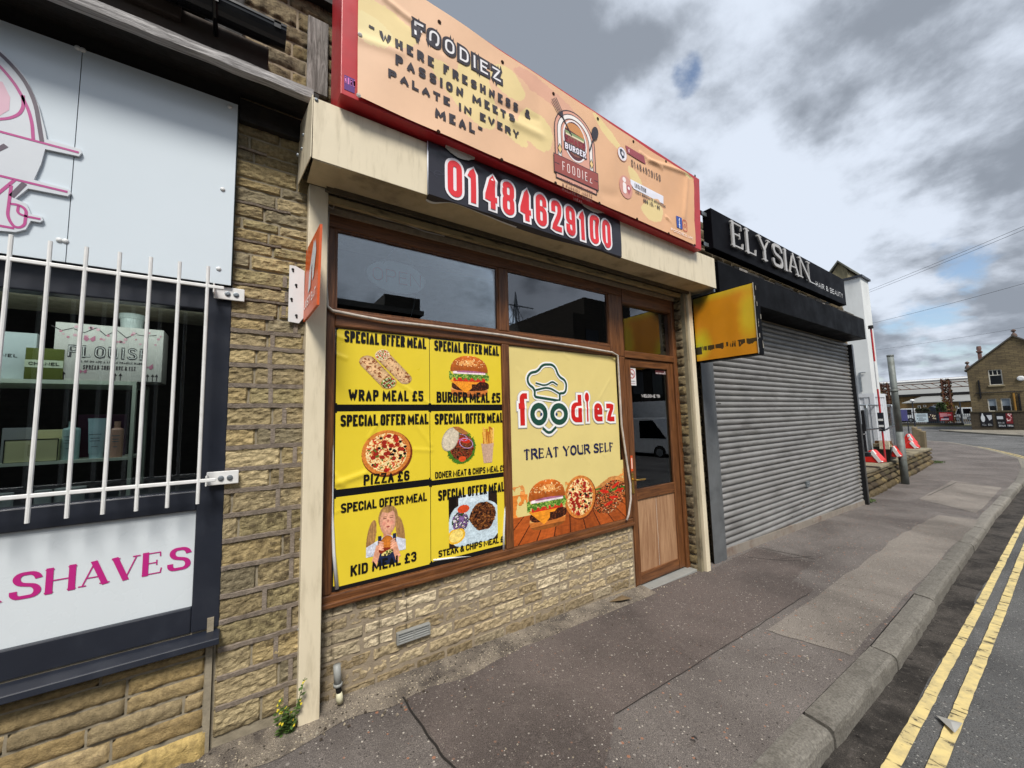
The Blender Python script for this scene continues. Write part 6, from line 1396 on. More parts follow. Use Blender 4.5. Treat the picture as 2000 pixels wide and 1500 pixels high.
goods('carton_box', 'smaller cream box standing behind the wide cream box', 'box', 72, 833, 127, 893, zs_b, YS_ + .07, .05, '#d3cda0')
goods('display_card', 'dark magenta card standing at the back of the middle shelf', 'card', 150, 808, 246, 890, zs_b, YS_ + .2, .006, '#5a1f45')
def bottle(name, label, cat, xc, y0, wpx, col, Y, zf, prof):
    a = q(xc - wpx / 2, 850, Y); b_ = q(xc + wpx / 2, 850, Y); r_ = (b_[0] - a[0]) / 2; h = q(xc, y0, Y)[1] - zf; t_ = thing(name, label, cat, ((a[0] + b_[0]) / 2, Y, zf)); c_ = ((a[0] + b_[0]) / 2, Y + r_, zf)
    mb = MB(); mb.lathe(c_, [(r_ * p_, h * hh_) for p_, hh_ in prof[0]], 18); mb.build('body', mat('btl_' + col.strip('#'), col, rough=.35), t_, smooth=False)
    if prof[1]: mb = MB(); mb.lathe(c_, [(r_ * p_, h * hh_) for p_, hh_ in prof[1]], 14); mb.build('cap', mat('cap_' + col.strip('#'), col, rough=.3, k=.8), t_)
    mb = MB(); Pn = Panel(Y + r_ * .05)
    for k, (hh_, w_) in enumerate(((.62, .6), (.52, .45), (.45, .5), (.3, .3))): rect(mb, Pn, c_[0] - r_ * w_, zf + h * hh_ * .95, c_[0] + r_ * w_, zf + h * hh_ * .95 + .004, .003, hx('#6b7c84'))
    mb.build('label_print', m_print, t_)
bottle('lotion_bottle', 'pale green glass lotion bottle on the middle shelf', 'bottle', 135, 823, 36, '#a9c7c6', YS_ + .02, zs_b, ([(1, 0), (1, .78), (.9, .82), (.4, .84), (.38, .9)], [(.4, .9), (.4, 1)]))
bottle('cream_tube', 'pale blue cream tube standing on its cap on the middle shelf', 'tube', 186, 817, 40, '#b9d6e0', YS_ + .02, zs_b, ([(.7, 0), (.7, .12), (.78, .13), (.98, .9), (1.05, 1)], None))
bottle('lotion_bottle', 'pink lotion bottle at the right end of the middle shelf', 'bottle', 226, 823, 27, '#c79a88', YS_ + .02, zs_b, ([(1, 0), (1, .76), (.85, .80), (.45, .82)], [(.5, .82), (.5, 1)]))
p = q(256, 620, YS_ + .06); t_ = thing('white_pot', 'white ceramic pot standing on the pink gift box', 'pot', (p[0], YS_ + .08, zs_a + .2)); mb = MB(); zt0_ = q(256, 640, YS_ + .03)[1]; zt1_ = q(256, 605, YS_ + .03)[1]; rp = (q(283, 620, YS_ + .06)[0] - q(230, 620, YS_ + .06)[0]) / 2
mb.lathe((p[0], YS_ + .09, zt0_), [(rp * .82, 0), (rp * .9, (zt1_ - zt0_) * .55), (rp, (zt1_ - zt0_) * .56), (rp, (zt1_ - zt0_)), (rp * .9, (zt1_ - zt0_))], 24); mb.build('pot_body', mat('ceramic', '#c9d0cd', rough=.3), t_, smooth=False)
for k, (x0, x1, lb) in enumerate(((-20, 20, 'white jar at the far left of the bottom row behind the bars'), (62, 96, 'white jar second from the left in the bottom row'), (98, 160, 'wide white jar in the middle of the bottom row'))):
    a, b_ = q(x0, 970, .24), q(x1, 970, .24); r_ = (b_[0] - a[0]) / 2; t_ = thing('cream_jar', lb, 'jar', (a[0] + r_, .24, 1.215), 'jars along the window ledge'); mb = MB(); mb.lathe((a[0] + r_, .24 + r_, 1.215), [(r_, 0), (r_, .055)], 20); mb.build('jar_body', mat('ceramic'), t_); mb = MB(); mb.lathe((a[0] + r_, .24 + r_, 1.27), [(r_ * 1.03, 0), (r_ * 1.03, .018)], 20); mb.build('jar_lid', m_white, t_)
for k, (x, lb) in enumerate(((180, 'small clear glass candle holder beside the wide white jar'), (217, 'small clear glass candle holder at the right of the bottom row'))):
    a = q(x, 965, .22); mb = MB(); mb.box((a[0] - .025, .22, 1.215), (a[0] + .025, .27, 1.265)); tag(mb.build('glass_holder', glassmat('clear%d' % k, (.75, .8, .8), 1.8), bevel=.004), lb, 'candle holder')
# ---- orange projecting sign and its bracket
ob = thing('projecting_sign', 'small orange takeaway sign on a white wall bracket at the cream pillar', 'sign', (.3, -.02, 2.1))
O = [AY(598, 490, -.02), AY(625, 437, -.30), AY(618.5, 595, -.30), AY(592, 629, -.02)]
mb = MB(); mb.prism(O, (.012, 0, 0)); mb.build('sign_panel', mat('orange_panel', '#c9531f', rough=.35, var=.06, dirt='#d98a60', dscale=4, damt=.4), ob)
def OP(a, b_, l=.003): a_ = np.array(O[3]) * (1 - a) + np.array(O[2]) * a; t__ = np.array(O[0]) * (1 - a) + np.array(O[1]) * a; p_ = a_ * (1 - b_) + t__ * b_; return (p_[0] - l, p_[1], p_[2])
class OPan:
    P = staticmethod(lambda u, v, l=.003: OP(u, v, l + .001))
mb = MB(); mb.poly([OP(.35, .30), OP(.52, .34), OP(.55, .60), OP(.60, .62), OP(.62, .40), OP(.72, .42), OP(.85, .72), OP(.78, .90), OP(.74, .84), OP(.66, .92), OP(.50, .72), OP(.38, .55)], hx('#c9cdd0'))
text(mb, OPan, 'JUST EAT', (.08, .14), (.92, .25), .2, hx('#e4dcd8'), .002, gap=.25, sx=1.0); mb.build('lettering', m_print, ob)
mb = MB(); a = q(566, 518, -.02); b_ = q(594, 630, -.02); z1 = q(580, 520, -.02)[1]; z0 = q(575, 629, -.02)[1]; X0 = q(564, 574, -.02)[0]; X1 = q(594, 574, -.02)[0]
mb.prism([(X0, -.02, z0), (X1 - .022, -.02, z0 - .004), (X1, -.02, z0 + .03), (X1, -.02, z1 - .02), (X0 + .03, -.02, z1), (X0, -.02, z1)], (0, .006, 0)); fb = mb.build('bracket', m_white, ob)
mb = MB()
for (fx_, fz_) in ((.22, .93), (.46, .66), (.18, .40), (.52, .12)): mb.lathe((X0 + (X1 - X0) * fx_, -.021, z0 + (z1 - z0) * fz_), [(.007, 0), (.007, -.001)], 10, axis='y'); mb.lathe((X0 + (X1 - X0) * fx_ + .002, -.021, z0 + (z1 - z0) * fz_ - .011), [(.005, 0), (.005, -.001)], 8, axis='y')
mb.build('keyhole', m_dark, fb)

# ================================================================ SALON
el = thing('salon_shop', 'stone salon with closed grey roller shutter and black fascia', 'shop', (7, 0, -.15))
mb = MB(); mb.box((4.34, .02, -.5), (4.50, .5, 2.9)); mb.box((4.34, .02, 2.80), (9.62, .5, 3.85)); mb.box((9.55, .03, -.6), (9.72, .5, 2.9)); mb.box((9.62, .5, -.6), (9.72, 5.5, 3.7)); mb.box((4.34, .5, 3.6), (9.72, 5.5, 3.7)); mb.build('wall', m_mortar, el)
rows = []; z = 3.0; rr = random.Random(4)
while z < 3.85: h = rr.uniform(.085, .125); rows.append((z, z + h)); z += h
mb = MB(); courses(mb, MY(.02), rows, 4.34, 9.62, .2, .42, .014, .024, STN, res=.04, amp=.008, stain=lambda u, v, n: .6, seed=31, k=.7)
rows = []; z = -.15
while z < 2.85: h = rr.uniform(.085, .12); rows.append((z, z + h)); z += h
courses(mb, MY(.02), rows, 4.34, 4.44, .16, .3, .012, .02, STN, res=.02, amp=.006, stain=lambda u, v, n: .55, seed=32, k=.7)
mb.build('wall_stones', m_stone, el, smooth=True)
SY = .03; sx0, sx1 = 4.50, q(1680, 900, SY)[0]; zsh1 = 2.80
def zsl(x): return gz(x) + .0
mb = MB(); pitch = .072; z = -.24; nseg = 24; slat = []
prof = [(0.004, 0.0), (-.012, .007), (-.020, .022), (-.021, .040), (-.014, .056), (0.0, .062), (.006, .066), (.006, .072)]
while z < zsh1:
    base = len(mb.v)
    for i in range(nseg + 1):
        x = sx0 + (sx1 - sx0) * i / nseg; bow = .004 * math.sin(x * 2 + z * 3)
        for (dy, dz) in prof: mb.v.append((x, SY + dy + bow, z + dz))
    for i in range(nseg):
        for j in range(len(prof) - 1): a = base + i * len(prof) + j; mb.face((a, a + len(prof), a + len(prof) + 1, a + 1))
    z += pitch
m_sh = mat('shutter_steel', '#838280', rough=.48, metal=.12, var=.16, vscale=2.2, dirt='#45413b', dscale=3, damt=.6, dstretch=(.5, 1, 2.2), spec=.5)
rs = mb.build('roller_shutter', m_sh, el, smooth=True)
mb = MB(); mb.hexa([(sx0, -.0, gz(sx0) - .02), (sx1, -.0, gz(sx1) - .02), (sx1, .03, gz(sx1) - .02), (sx0, .03, gz(sx0) - .02), (sx0, -.0, gz(sx0) + .095), (sx1, -.0, gz(sx1) + .075), (sx1, .03, gz(sx1) + .075), (sx0, .03, gz(sx0) + .095)]); mb.box((7.1, -.006, gz(7) + .02), (7.45, 0, gz(7) + .055))
mb.build('bottom_rail', mat('rail_dirty', '#8b8379', rough=.6, metal=.1, dirt='#6a4a3a', dscale=4, damt=.6), rs)
mb2 = MB(); r9 = random.Random(12)
for k in range(34):
    x = r9.uniform(sx0 + .1, sx1 - .2); z = -.24 + pitch * r9.randrange(3, 37) + .03; l_ = r9.uniform(.02, .16); dz = r9.uniform(-.012, .012)
    mb2.box((x, SY - .0225, z + dz), (x + l_, SY - .0205, z + dz + r9.uniform(.003, .009)), hx(r9.choice(['#3a3733', '#c4c2bd', '#4d473f', '#6f4a35', '#b5b3ae'])))
mb2.build('scuffs', m_kerb, rs)
mb2 = MB(); mb2.box((7.0, SY - .035, .42), (7.12, SY - .02, .50)); mb2.lathe((7.06, SY - .036, .46), [(.014, 0), (.012, -.006)], 12, axis='y'); mb2.build('lock', m_steel, rs)
for (a, b_, yy) in ((q(1382, 900, -.04)[0] - .0, q(1404, 900, -.04)[0], -.04), (sx1 - .005, sx1 + .07, -.03)):
    mb = MB(); mb.box((a, yy, -.33 if a > 6 else gz(a) - .01), (b_, yy + .005, 2.82)); mb.box((b_ - .006 if a < 6 else a, yy + .005, -.33 if a > 6 else gz(a)), (b_ if a < 6 else a + .006, .06, 2.82)); mb.box((b_, yy - .0, -.33 if a > 6 else gz(a)), (b_ + .03, yy + .012, 2.82)) if a < 6 else None
    mb.build('shutter_guide', mat('guide_steel', '#66696b', rough=.5, metal=.2, dirt='#3a3d40', dscale=5, damt=.4), el, bevel=.003)
mb = MB(); mb.box((9.63, -.05, -.3), (9.70, .03, 2.82)); mb.build('black_pier', m_black, el); mb = MB(); mb.box((9.66, -.12, 1.15), (9.72, -.07, 1.55)); mb.build('key_switch', m_black, el, bevel=.01)
FYs = -.30; fx1_ = q(1689, 640, FYs)[0]; fzt = (q(1689, 620, FYs)[1] + q(1405, 520, FYs)[1]) / 2; fzb = q(1690, 662, FYs)[1]
mb = MB(); mb.box((4.26, FYs, fzb), (fx1_, .02, fzt)); fa = mb.build('fascia_box', mat('gloss_black', '#0b0b0d', rough=.5, var=.3, vscale=2, dirt='#141417', dscale=2, damt=.5, bump=.2, bscale=1.6, spec=.03), el, bevel=.004)
mb = MB(); rr = random.Random(6); x = 4.3
while x < fx1_ - .1:
    l_ = rr.uniform(.1, .4); mb.box((x, FYs + rr.uniform(-.004, .02), fzt - .004), (x + l_, FYs + .05, fzt + rr.uniform(.012, .035)), hx(rr.choice(['#3a3835', '#8a8580', '#1b1a19', '#55504a', '#262422']))); x += l_
x = 4.3
while x < 9.3: l_ = rr.uniform(.2, .6); mb.box((x, -.12, fzt), (x + l_, -.02, fzt + rr.uniform(.03, .09)), hx(rr.choice(['#2a2725', '#3d3833', '#1b1a19']))); x += l_
mb.build('peeling_flashing', m_kerb, fa)
mb = MB(); mb.box((4.13, -.30, 2.86), (4.16, .02, fzt)); mb.build('side_trim', m_steel, fa); mb = MB(); mb.box((4.165, -.28, 2.9), (4.258, .02, fzt - .02)); mb.build('side_filler', MATS['gloss_black'], fa)
es = thing('salon_sign', 'long black salon sign with raised silver ELYSIAN letters above the shutter', 'sign', (6.4, -.3, 3.4))
EY = -.30; A1 = q(1392, 412, EY); A2 = q(1651, 545, EY); A3 = q(1653, 594, EY); A0 = q(1394, 488, EY)
z1_ = (A1[1] + A2[1]) / 2; z0_ = (A0[1] + A3[1]) / 2; X0, X1 = A0[0], A3[0]
mb = MB(); mb.box((X0, EY, z0_), (X1, EY + .10, z1_)); mb.build('sign_box', mat('satin_black', '#0d0d11', rough=.5, var=.12, vscale=1.5, spec=.03), es, bevel=.004)
mb = MB()
for z in (z1_ - .06, z0_ + .05): mb.box((X0 - .12, EY + .05, z - .02), (X0 + .02, EY + .07, z + .02)); mb.box((X0 - .12, EY + .05, z - .02), (X0 - .10, .02, z + .02)); mb.box((X1 - .3, EY + .10, z - .02), (X1 - .26, .02, z + .02))
mb.build('sign_bracket', m_steel, es)
PE = Panel(EY); l0, l1 = q(1426, 484, EY), q(1574, 511, EY); zl_ = (q(1426, 484, EY)[1] + q(1572, 549, EY)[1]) / 2; zh_ = (q(1424, 434, EY)[1] + q(1574, 511, EY)[1]) / 2
for lay, cc, nm_, g_ in ((.035, hx('#a9a8a6'), 'raised_letters', 0.0),):
    mb = MB(); text(mb, PE, 'ELYSIAN', (l0[0], zl_), (l1[0], zh_), .13, cc, lay, serif=True, gap=.22, thin=.42, sx=1.25)
    o = mb.build(nm_, mat('letter_metal', '#b3b1ae', rough=.4, metal=.2), es); sm = o.modifiers.new('thick', 'SOLIDIFY'); sm.thickness = .018; sm.offset = -1
mb = MB()
b0, b1 = q(1594, 559, EY), q(1645.5, 573.8, EY); zb_0 = (q(1594, 559, EY)[1] + q(1645, 582, EY)[1]) / 2; text(mb, PE, 'HAIR & BEAUTY', (b0[0], zb_0), (b1[0], b1[1]), .13, hx('#d6d6d6'), .002, gap=.32)
a_, c_ = q(1574, 546, EY), q(1592, 553, EY); stroke(mb, PE, [(a_[0], a_[1]), (c_[0] + .05, a_[1] - .005)], .012, False, .002, hx('#c9c9c9'), False)
mb.build('small_lettering', m_print, es)
# yellow painted projecting box
yb = thing('yellow_sign_box', 'square black projecting box with its face sprayed yellow and orange', 'sign', (4.08, -.4, 2.13))
yz0, yz1, yy0, yy1 = 2.125, 2.815, -.715, -.10; XS = 4.06
mb = MB(); mb.box((XS + .004, yy0, yz0 - .012), (XS + .13, yy1, yz1 + .008)); mb.build('box_body', MATS['gloss_black'], yb, bevel=.006)
A = Art(150, 150, 1); u, v = A.u, A.v; n = fbm(u * 4, v * 4, 3); n2 = fbm(u * 11, v * 3, 6); A.put(np.ones_like(u), '#d28a12', .92 + .16 * n)
def soft(m, cl): c_ = np.array(hx(cl))[None, None]; mm = np.clip(m, 0, 1)[..., None]; A.c[:] = A.c * (1 - mm) + c_ * mm
soft(1.4 - 7 * np.hypot((u - .10) * 1, (v - .25) * .8) + .6 * n, '#c9b51a'); soft(1.2 - 7 * np.hypot((u - .92), (v - .55) * .45) + .6 * n, '#d0b022'); soft((v - .90) * 10 + .4 * n, '#cfae22'); soft(1.0 - 5 * np.hypot((u - .08), (v - .97)) + .4 * n, '#5d5a1a'); soft(.8 - 9 * np.hypot(u - .07, v - .22), '#a9b828')
st_ = ((v < .215 + .02 * n) & (v > .12 + .10 * (n2 - .2) * (u < 1)) & (fbm(u * 30, v * 2, 2) > .38 + .25 * ((u > .55) & (u < .72)))).astype(float); soft(st_ * .95, '#2a2414'); soft(((v > .1) & (v < .22) & (u < .10)) * 1.0, '#2c2816')
mb = MB(); nv_, nu_ = 150, 150; mb.v = [(XS + .001 + .0015 * math.sin(i * .1) , yy1 + (yy0 - yy1) * i / nu_, yz0 + (yz1 - yz0) * j / nv_) for j in range(nv_ + 1) for i in range(nu_ + 1)]
for j in range(nv_):
    for i in range(nu_): a = j * (nu_ + 1) + i; mb.face((a, a + nu_ + 1, a + nu_ + 2, a + 1), tuple(A.c[j, i]))
mb.build('painted_face', mat('sprayed_paint', attr=True, rough=.45, var=.04), yb, smooth=True)
mb = MB(); mb.tube([(XS, yy0 - .002, yz0 - .008), (XS, yy0 - .002, yz1 + .004)], .004, 5); rr = random.Random(9)
for k in range(16): z = rr.uniform(yz0, yz1); x = XS + rr.choice([.01, .05, .11]); mb.box((x, yy0 - .003, z), (x + rr.uniform(.004, .012), yy0, z + rr.uniform(.01, .05)))
mb.build('chipped_edge', mat('chipped', '#9a9488', rough=.7), yb)
mb = MB(); mb.box((XS + .03, yy1, yz1 - .12), (XS + .09, -.0, yz1 - .08)); mb.box((XS + .03, yy1, yz0 + .1), (XS + .09, .0, yz0 + .14)); mb.build('bracket', m_black, yb)
# ================================================================ LOW STONE WALL AND POLE
lw_ = thing('low_stone_wall', 'low rough dry stone wall with flat slab top beyond the roller shutter', 'wall', (10, .3, -.25))
A_, B_ = np.array([9.75, .15]), np.array([18.7, .46]); Lw = np.linalg.norm(B_ - A_); dw = (B_ - A_) / Lw; nw = np.array([dw[1], -dw[0]])
def MW(u, v, d): p = A_ + dw * u + nw * d; return (p[0], p[1], v)
mb = MB(); P_ = [(*(A_ - nw * .02), -.35), (*(B_ - nw * .02), -.35), (*(B_ - nw * 1.0), -.35), (*(A_ - nw * 1.0), -.35)]; mb.hexa(P_ + [(p[0], p[1], .27 if i in (0, 3) else .22) for i, p in enumerate(P_)])
mb.build('wall_core', mat('wall_core', '#2c2620', rough=.95), lw_)
mb = MB(); PD = ['#6f6249', '#7d7058', '#5f5443', '#8a7a58', '#4f4639', '#75684f', '#686049']
courses(mb, MW, [(-.30, -.12), (-.12, .03), (.03, .15), (.15, .235)], 0, Lw, .2, .55, .018, .05, PD, res=.035, amp=.03, edge=.03, stain=lambda u, v, n: max(0, .2 + .5 * n), seed=41, k=.8)
mb.build('wall_stones', m_stone, lw_, smooth=True)
mb = MB(); u = 0; rr = random.Random(3)
while u < Lw:
    l_ = rr.uniform(.5, 1.1); e = min(u + l_, Lw) - .015; z = .30 - .05 * u / Lw; c_ = hx(rr.choice(['#8f8874', '#857c68', '#9a9078', '#7b745f']), .8); q0 = [A_ + dw * u + nw * rr.uniform(0, .05), A_ + dw * e + nw * rr.uniform(0, .05), A_ + dw * e - nw * 1.0, A_ + dw * u - nw * 1.0]
    mb.hexa([(*p, z - .06) for p in q0] + [(*p, z + rr.uniform(-.006, .006)) for p in q0], c_); u += l_
mb.build('coping', m_kerb, lw_, bevel=.012)
mb = MB(); T0 = AX(1738.5, 695, 13.2); B0 = AX(1769, 950, 13.2); mb.tube([(T0[0], B0[1], B0[2] - .05), (T0[0], B0[1], 1.0)], .075, 14); mb.tube([(T0[0], B0[1], 1.0), (T0[0], T0[1], T0[2])], .065, 14); mb.tube([(T0[0], T0[1], T0[2] - .02), (T0[0], T0[1], T0[2] + .02)], .07, 14); mb.tube([(T0[0], T0[1], T0[2] - .9), (T0[0], T0[1], T0[2] - .84)], .073, 14)
tag(mb.build('bare_pole', mat('pole_grey', '#6d7370', rough=.6, metal=.2, var=.2, vscale=6, dirt='#4a4a3f', dscale=5, damt=.5), smooth=True), 'bare grey steel pole standing in the pavement by the low stone wall', 'pole')
def tuft(name, label, cx, cy, z, n, h, spread, seed):
    mb = MB(); rr = random.Random(seed)
    for k in range(n):
        x, y = cx + rr.gauss(0, spread), cy + rr.gauss(0, spread * .5); a = rr.random() * 6.28; L = h * rr.uniform(.4, 1); w_ = .006; d = (math.cos(a) * L * .5, math.sin(a) * L * .5)
        mb.poly([(x - w_, y, z), (x + w_, y, z), (x + d[0] * .6, y + d[1] * .6, z + L * .8)]); mb.poly([(x, y - w_ * 2, z + L * .3), (x + d[0] * .5, y + d[1] * .5, z + L * .6), (x, y + w_ * 2, z + L * .4)])
    return tag(mb.build(name, mat('grass_' + name, '#45552a', rough=.8, var=.4, vscale=30)), label, 'plant')
tuft('grass_tuft', 'dark tuft of weeds at the near end of the low stone wall', 9.95, .08, -.23, 260, .12, .12, 1)
tuft('moss_tuft', 'bright green tuft of grass at the far end of the low stone wall', 18.9, .35, -.25, 200, .12, .15, 2)

# ================================================================ SITE BEHIND THE LOW WALL
twr = thing('rendered_tower', 'tall pale rendered tower with a flat capped top beyond the salon', 'building', (22, 3, -.3))
XT = 22.0; c1 = AX(1680, 541, XT); c0 = AX(1640, 538, XT); yc = c1[1]; zt_ = c1[2]; rr1 = AY(1695, 548, yc); X1 = rr1[0]
mb = MB(); mb.box((XT, yc, -.4), (X1, yc + 5, zt_)); mb.build('tower_wall', mat('render', '#d3d6d5', rough=.85, var=.07, vscale=.9, dirt='#8e9290', dscale=1.3, damt=.4, dstretch=(1, 1, .25), bump=.2, bscale=9), twr)
mb = MB(); mb.box((XT - .08, yc - .08, zt_), (X1 + .08, yc + 5.08, zt_ + .09)); mb.build('coping', m_anth, twr)
mb = MB(); a = AX(1679, 728, XT - .03); b_ = AX(1682, 765, XT - .03); mb.tube([(XT - .05, a[1], a[2]), (XT - .05, a[1], b_[2])], .04, 6); mb.tube([(XT - .05, a[1], a[2]), (XT - .05, a[1] - .2, a[2])], .02, 6); mb.build('vent_pipe', m_steel, twr)
hut = thing('rooftop_hut', 'timber clad hut with a small pitched roof seen over the end of the salon sign', 'hut', (26, 3.6, 7))
XH = 25.0; a = AX(1625, 530, XH); ap = AX(1638, 513, XH); c_ = AX(1655, 527, XH); bt = AX(1655, 560, XH)
mb = MB(); pts = [(XH, a[1], bt[2]), (XH, c_[1], bt[2]), (XH, c_[1], c_[2]), (XH, ap[1], ap[2]), (XH, a[1], c_[2])]; mb.prism(pts, (3, 0, 0)); mb.build('hut_wall', wood('hut_boards', '#6a6247', '#90876a', sc=(1, 6, .4), rough=.8), hut)
mb = MB(); 
for (p0, p1) in (((a[1] + .15, c_[2] - .07), (ap[1], ap[2])), ((ap[1], ap[2]), (c_[1] - .12, c_[2] - .07))): mb.prism([(XH - .15, p0[0], p0[1]), (XH - .15, p1[0], p1[1]), (XH - .15, p1[0], p1[1] + .1), (XH - .15, p0[0], p0[1] + .1)], (3.3, 0, 0))
mb.build('hut_roof', mat('hut_roof', '#57584f', rough=.8), hut); mb = MB(); mb.box((XH + .4, a[1] + .05, bt[2]), (XH + 2.6, a[1] + .4, c_[2] - .1)); mb.build('side_louvre', m_dark, hut)
cab = thing('site_cabin', 'white corrugated steel site cabin behind the mesh fence', 'cabin', (14, 2, -.3))
XC = 14.0; cc = AX(1706, 768, XC); yc2 = cc[1]; zc = cc[2]; xr2 = AY(1730, 778, yc2)[0]
mb = MB()
mb.box((XC + .03, yc2 + .03, -.3), (xr2 - .03, yc2 + 3.2, zc - .05)); mb.box((XC, yc2, zc - .1), (xr2, yc2 + 3.2, zc)); mb.box((XC, yc2, -.3), (xr2, yc2 + 3.2, -.2))
for (x, y) in ((XC, yc2), (xr2 - .09, yc2), (XC, yc2 + 3.1)): mb.box((x, y, -.2), (x + .09, y + .09, zc - .1))
y = yc2 + .12
while y < yc2 + 3.0: mb.box((XC + .012, y, -.2), (XC + .03, y + .09, zc - .1)); y += .18
x = XC + .12
while x < xr2 - .1: mb.box((x, yc2 + .012, -.2), (x + .09, yc2 + .03, zc - .1)); x += .18
mb.build('cabin_shell', mat('cabin_white', '#d3d7dc', rough=.4, var=.03, dirt='#9a9da0', dscale=2, damt=.3, dstretch=(1, 1, .3)), cab)
mb = MB(); p = AX(1668, 767, XC); mb.box((XC - .02, p[1] - .03, p[2] - .1), (XC, p[1] + .03, p[2] - .04)); mb.build('corner_fitting', m_dark, cab)
rp = thing('striped_pole', 'tall red and white striped pole standing in front of the white cabin', 'pole', (12.5, .9, -.3))
XP = 12.6; tp = AX(1703, 640, XP); bp = AX(1725, 880, XP); yP = (tp[1] + bp[1]) / 2
def zat(y): return AX(1700 + (y - 640) * .1, y, XP)[2]
for (ya, yb, m_) in ((640, 706, 'r'), (706, 760, 'w'), (760, 806, 'r'), (840, 902, 'r')): mb = MB(); mb.tube([(XP, yP, zat(ya)), (XP, yP, zat(yb))], .019, 8); mb.build('pole_section', m_red if m_ == 'r' else m_white, rp)
mb = MB(); mb.box((XP - .03, yP - .05, zat(842)), (XP + .03, yP + .05, zat(806))); mb.build('label_plate', m_anth, rp); mb = MB()
for yy in (818, 830): mb.box((XP - .035, yP - .045, zat(yy + 4)), (XP - .03, yP + .045, zat(yy)))
mb.build('label_strip', m_white, rp); mb = MB(); mb.tube([(XP, yP, zat(642)), (XP, yP, zat(636))], .05, 8); mb.build('pole_cap', m_dark, rp)
# mesh fence panels
m_mesh = mat('mesh_wire', '#7b8085', rough=.5, metal=.5)
FEN = [(10.2, .75), (13.0, .62), (16.2, .78), (19.6, 1.3), (22.6, 2.4)]
FZ = lambda x: -.22 + 1.98 * 1.0
def fence_panel(a, b_, z0, z1, label):
    t_ = thing('mesh_fence_panel', label, 'fence panel', (a[0], a[1], z0), 'temporary mesh fence panels behind the low wall'); d = np.array(b_) - np.array(a); L = np.linalg.norm(d); d /= L
    mb = MB(); pt = lambda u, z: (a[0] + d[0] * u, a[1] + d[1] * u, z); r_ = .021
    mb.tube([pt(.04, z0), pt(.04, z1 - .08), pt(.10, z1), pt(L - .10, z1), pt(L - .04, z1 - .08), pt(L - .04, z0)], r_, 8); mb.tube([pt(.04, z0 + .15), pt(L - .04, z0 + .15)], .015, 6); mb.build('tube_frame', m_steel, t_)
    mb = MB(); n = int(L / .14)
    for k in range(1, n): mb.tube([pt(L * k / n, z0 + .15), pt(L * k / n, z1 - .01)], .0022, 3, cap=False)
    for k in range(1, 8): z = z0 + .15 + (z1 - z0 - .15) * k / 8; mb.tube([pt(.04, z), pt(L - .04, z)], .0022, 3, cap=False)
    mb.build('wire_mesh', m_mesh, t_); return t_
lbs = ['nearest mesh fence panel beside the roller shutter', 'second mesh fence panel ending near the bare pole', 'third mesh fence panel just past the bare pole', 'farthest mesh fence panel turning away toward the road']
for (a, b_), lb in zip(zip(FEN[:-1], FEN[1:]), lbs): fence_panel(a, b_, -.22, AX(1700, 790, 12)[2] - .0, lb)
# coloured barrier feet
m_rp = mat('barrier_red', '#d2251d', rough=.4, var=.08); m_wp = mat('barrier_white', '#dcdcda', rough=.4, var=.06)
def barrier(px0, px1, pyt, pyb, X, label, whole=False):
    p0, p1 = AX(px0, pyb, X), AX(px1, pyb, X); tpz = AX((px0 + px1) / 2, pyt, X)[2]; zb = AX((px0 + px1) / 2, pyb, X)[2]; y0, y1 = p1[1], p0[1]; ym = (y0 + y1) / 2
    t_ = thing('barrier_foot', label, 'barrier foot', (X, ym, zb), 'red and white plastic barrier feet'); 
    mb = MB(); zb -= .02
    mb.prism([(X, y1, zb), (X, y0, zb), (X, y0 + .0, zb + .06), (X, ym - .03, tpz), (X, ym + .03, tpz), (X, y1 - .0, zb + .06)], (.34, 0, 0)); mb.build('red_body', m_rp, t_, bevel=.015)
    mb = MB(); mb.prism([(X - .012, y0 - .01, zb + .03), (X - .012, y0 + .05, zb + .01), (X - .012, ym + .01, tpz - .05), (X - .012, ym - .03, tpz + .008)], (.10, 0, 0)); mb.build('white_band', m_wp, t_)
    return t_
barrier(1683, 1722, 880, 902, 11.3, 'nearest red and white barrier foot on the low wall slabs')
barrier(1729, 1758, 872, 891, 12.9, 'red and white barrier foot left of the bare pole base')
for k, (a, b_, c_, X) in enumerate(((1765, 1792, 862, 14.8), (1765, 1788, 854, 15.8), (1764, 1783, 848, 17.0))):
    barrier(a, b_, c_, c_ + 13, X, ['front barrier foot of the stacked row right of the bare pole', 'middle barrier foot of the stacked row right of the bare pole', 'farthest barrier foot of the stacked row right of the bare pole'][k])
tb = thing('rubble_tub', 'black plastic tub heaped with rubble behind the low wall', 'tub', (12.6, .6, .3)); a, b_ = AX(1706, 872, 12.8), AX(1738, 887, 12.8)
mb = MB(); y0, y1 = b_[1] - .05, a[1]; z1, z0 = a[2], b_[2] - .15; mb.hexa([(12.8, y0 + .05, z0), (12.8, y1 - .05, z0), (13.3, y1 - .05, z0), (13.3, y0 + .05, z0), (12.75, y0, z1), (12.75, y1, z1), (13.35, y1, z1), (13.35, y0, z1)]); mb.build('tub_body', m_black, tb, bevel=.01)
mb = MB(); rr = random.Random(4)
for k in range(18): x, y = 13 + rr.uniform(-.2, .2), rr.uniform(y0 + .05, y1 - .05); s_ = rr.uniform(.03, .09); mb.box((x - s_, y - s_, z1 - .05), (x + s_, y + s_, z1 + s_ * rr.uniform(.4, 1.8)), hx(rr.choice(['#b5aa8c', '#8a7f68', '#6b4a30', '#c9c0a8'])))
mb.build('rubble', m_kerb, tb)
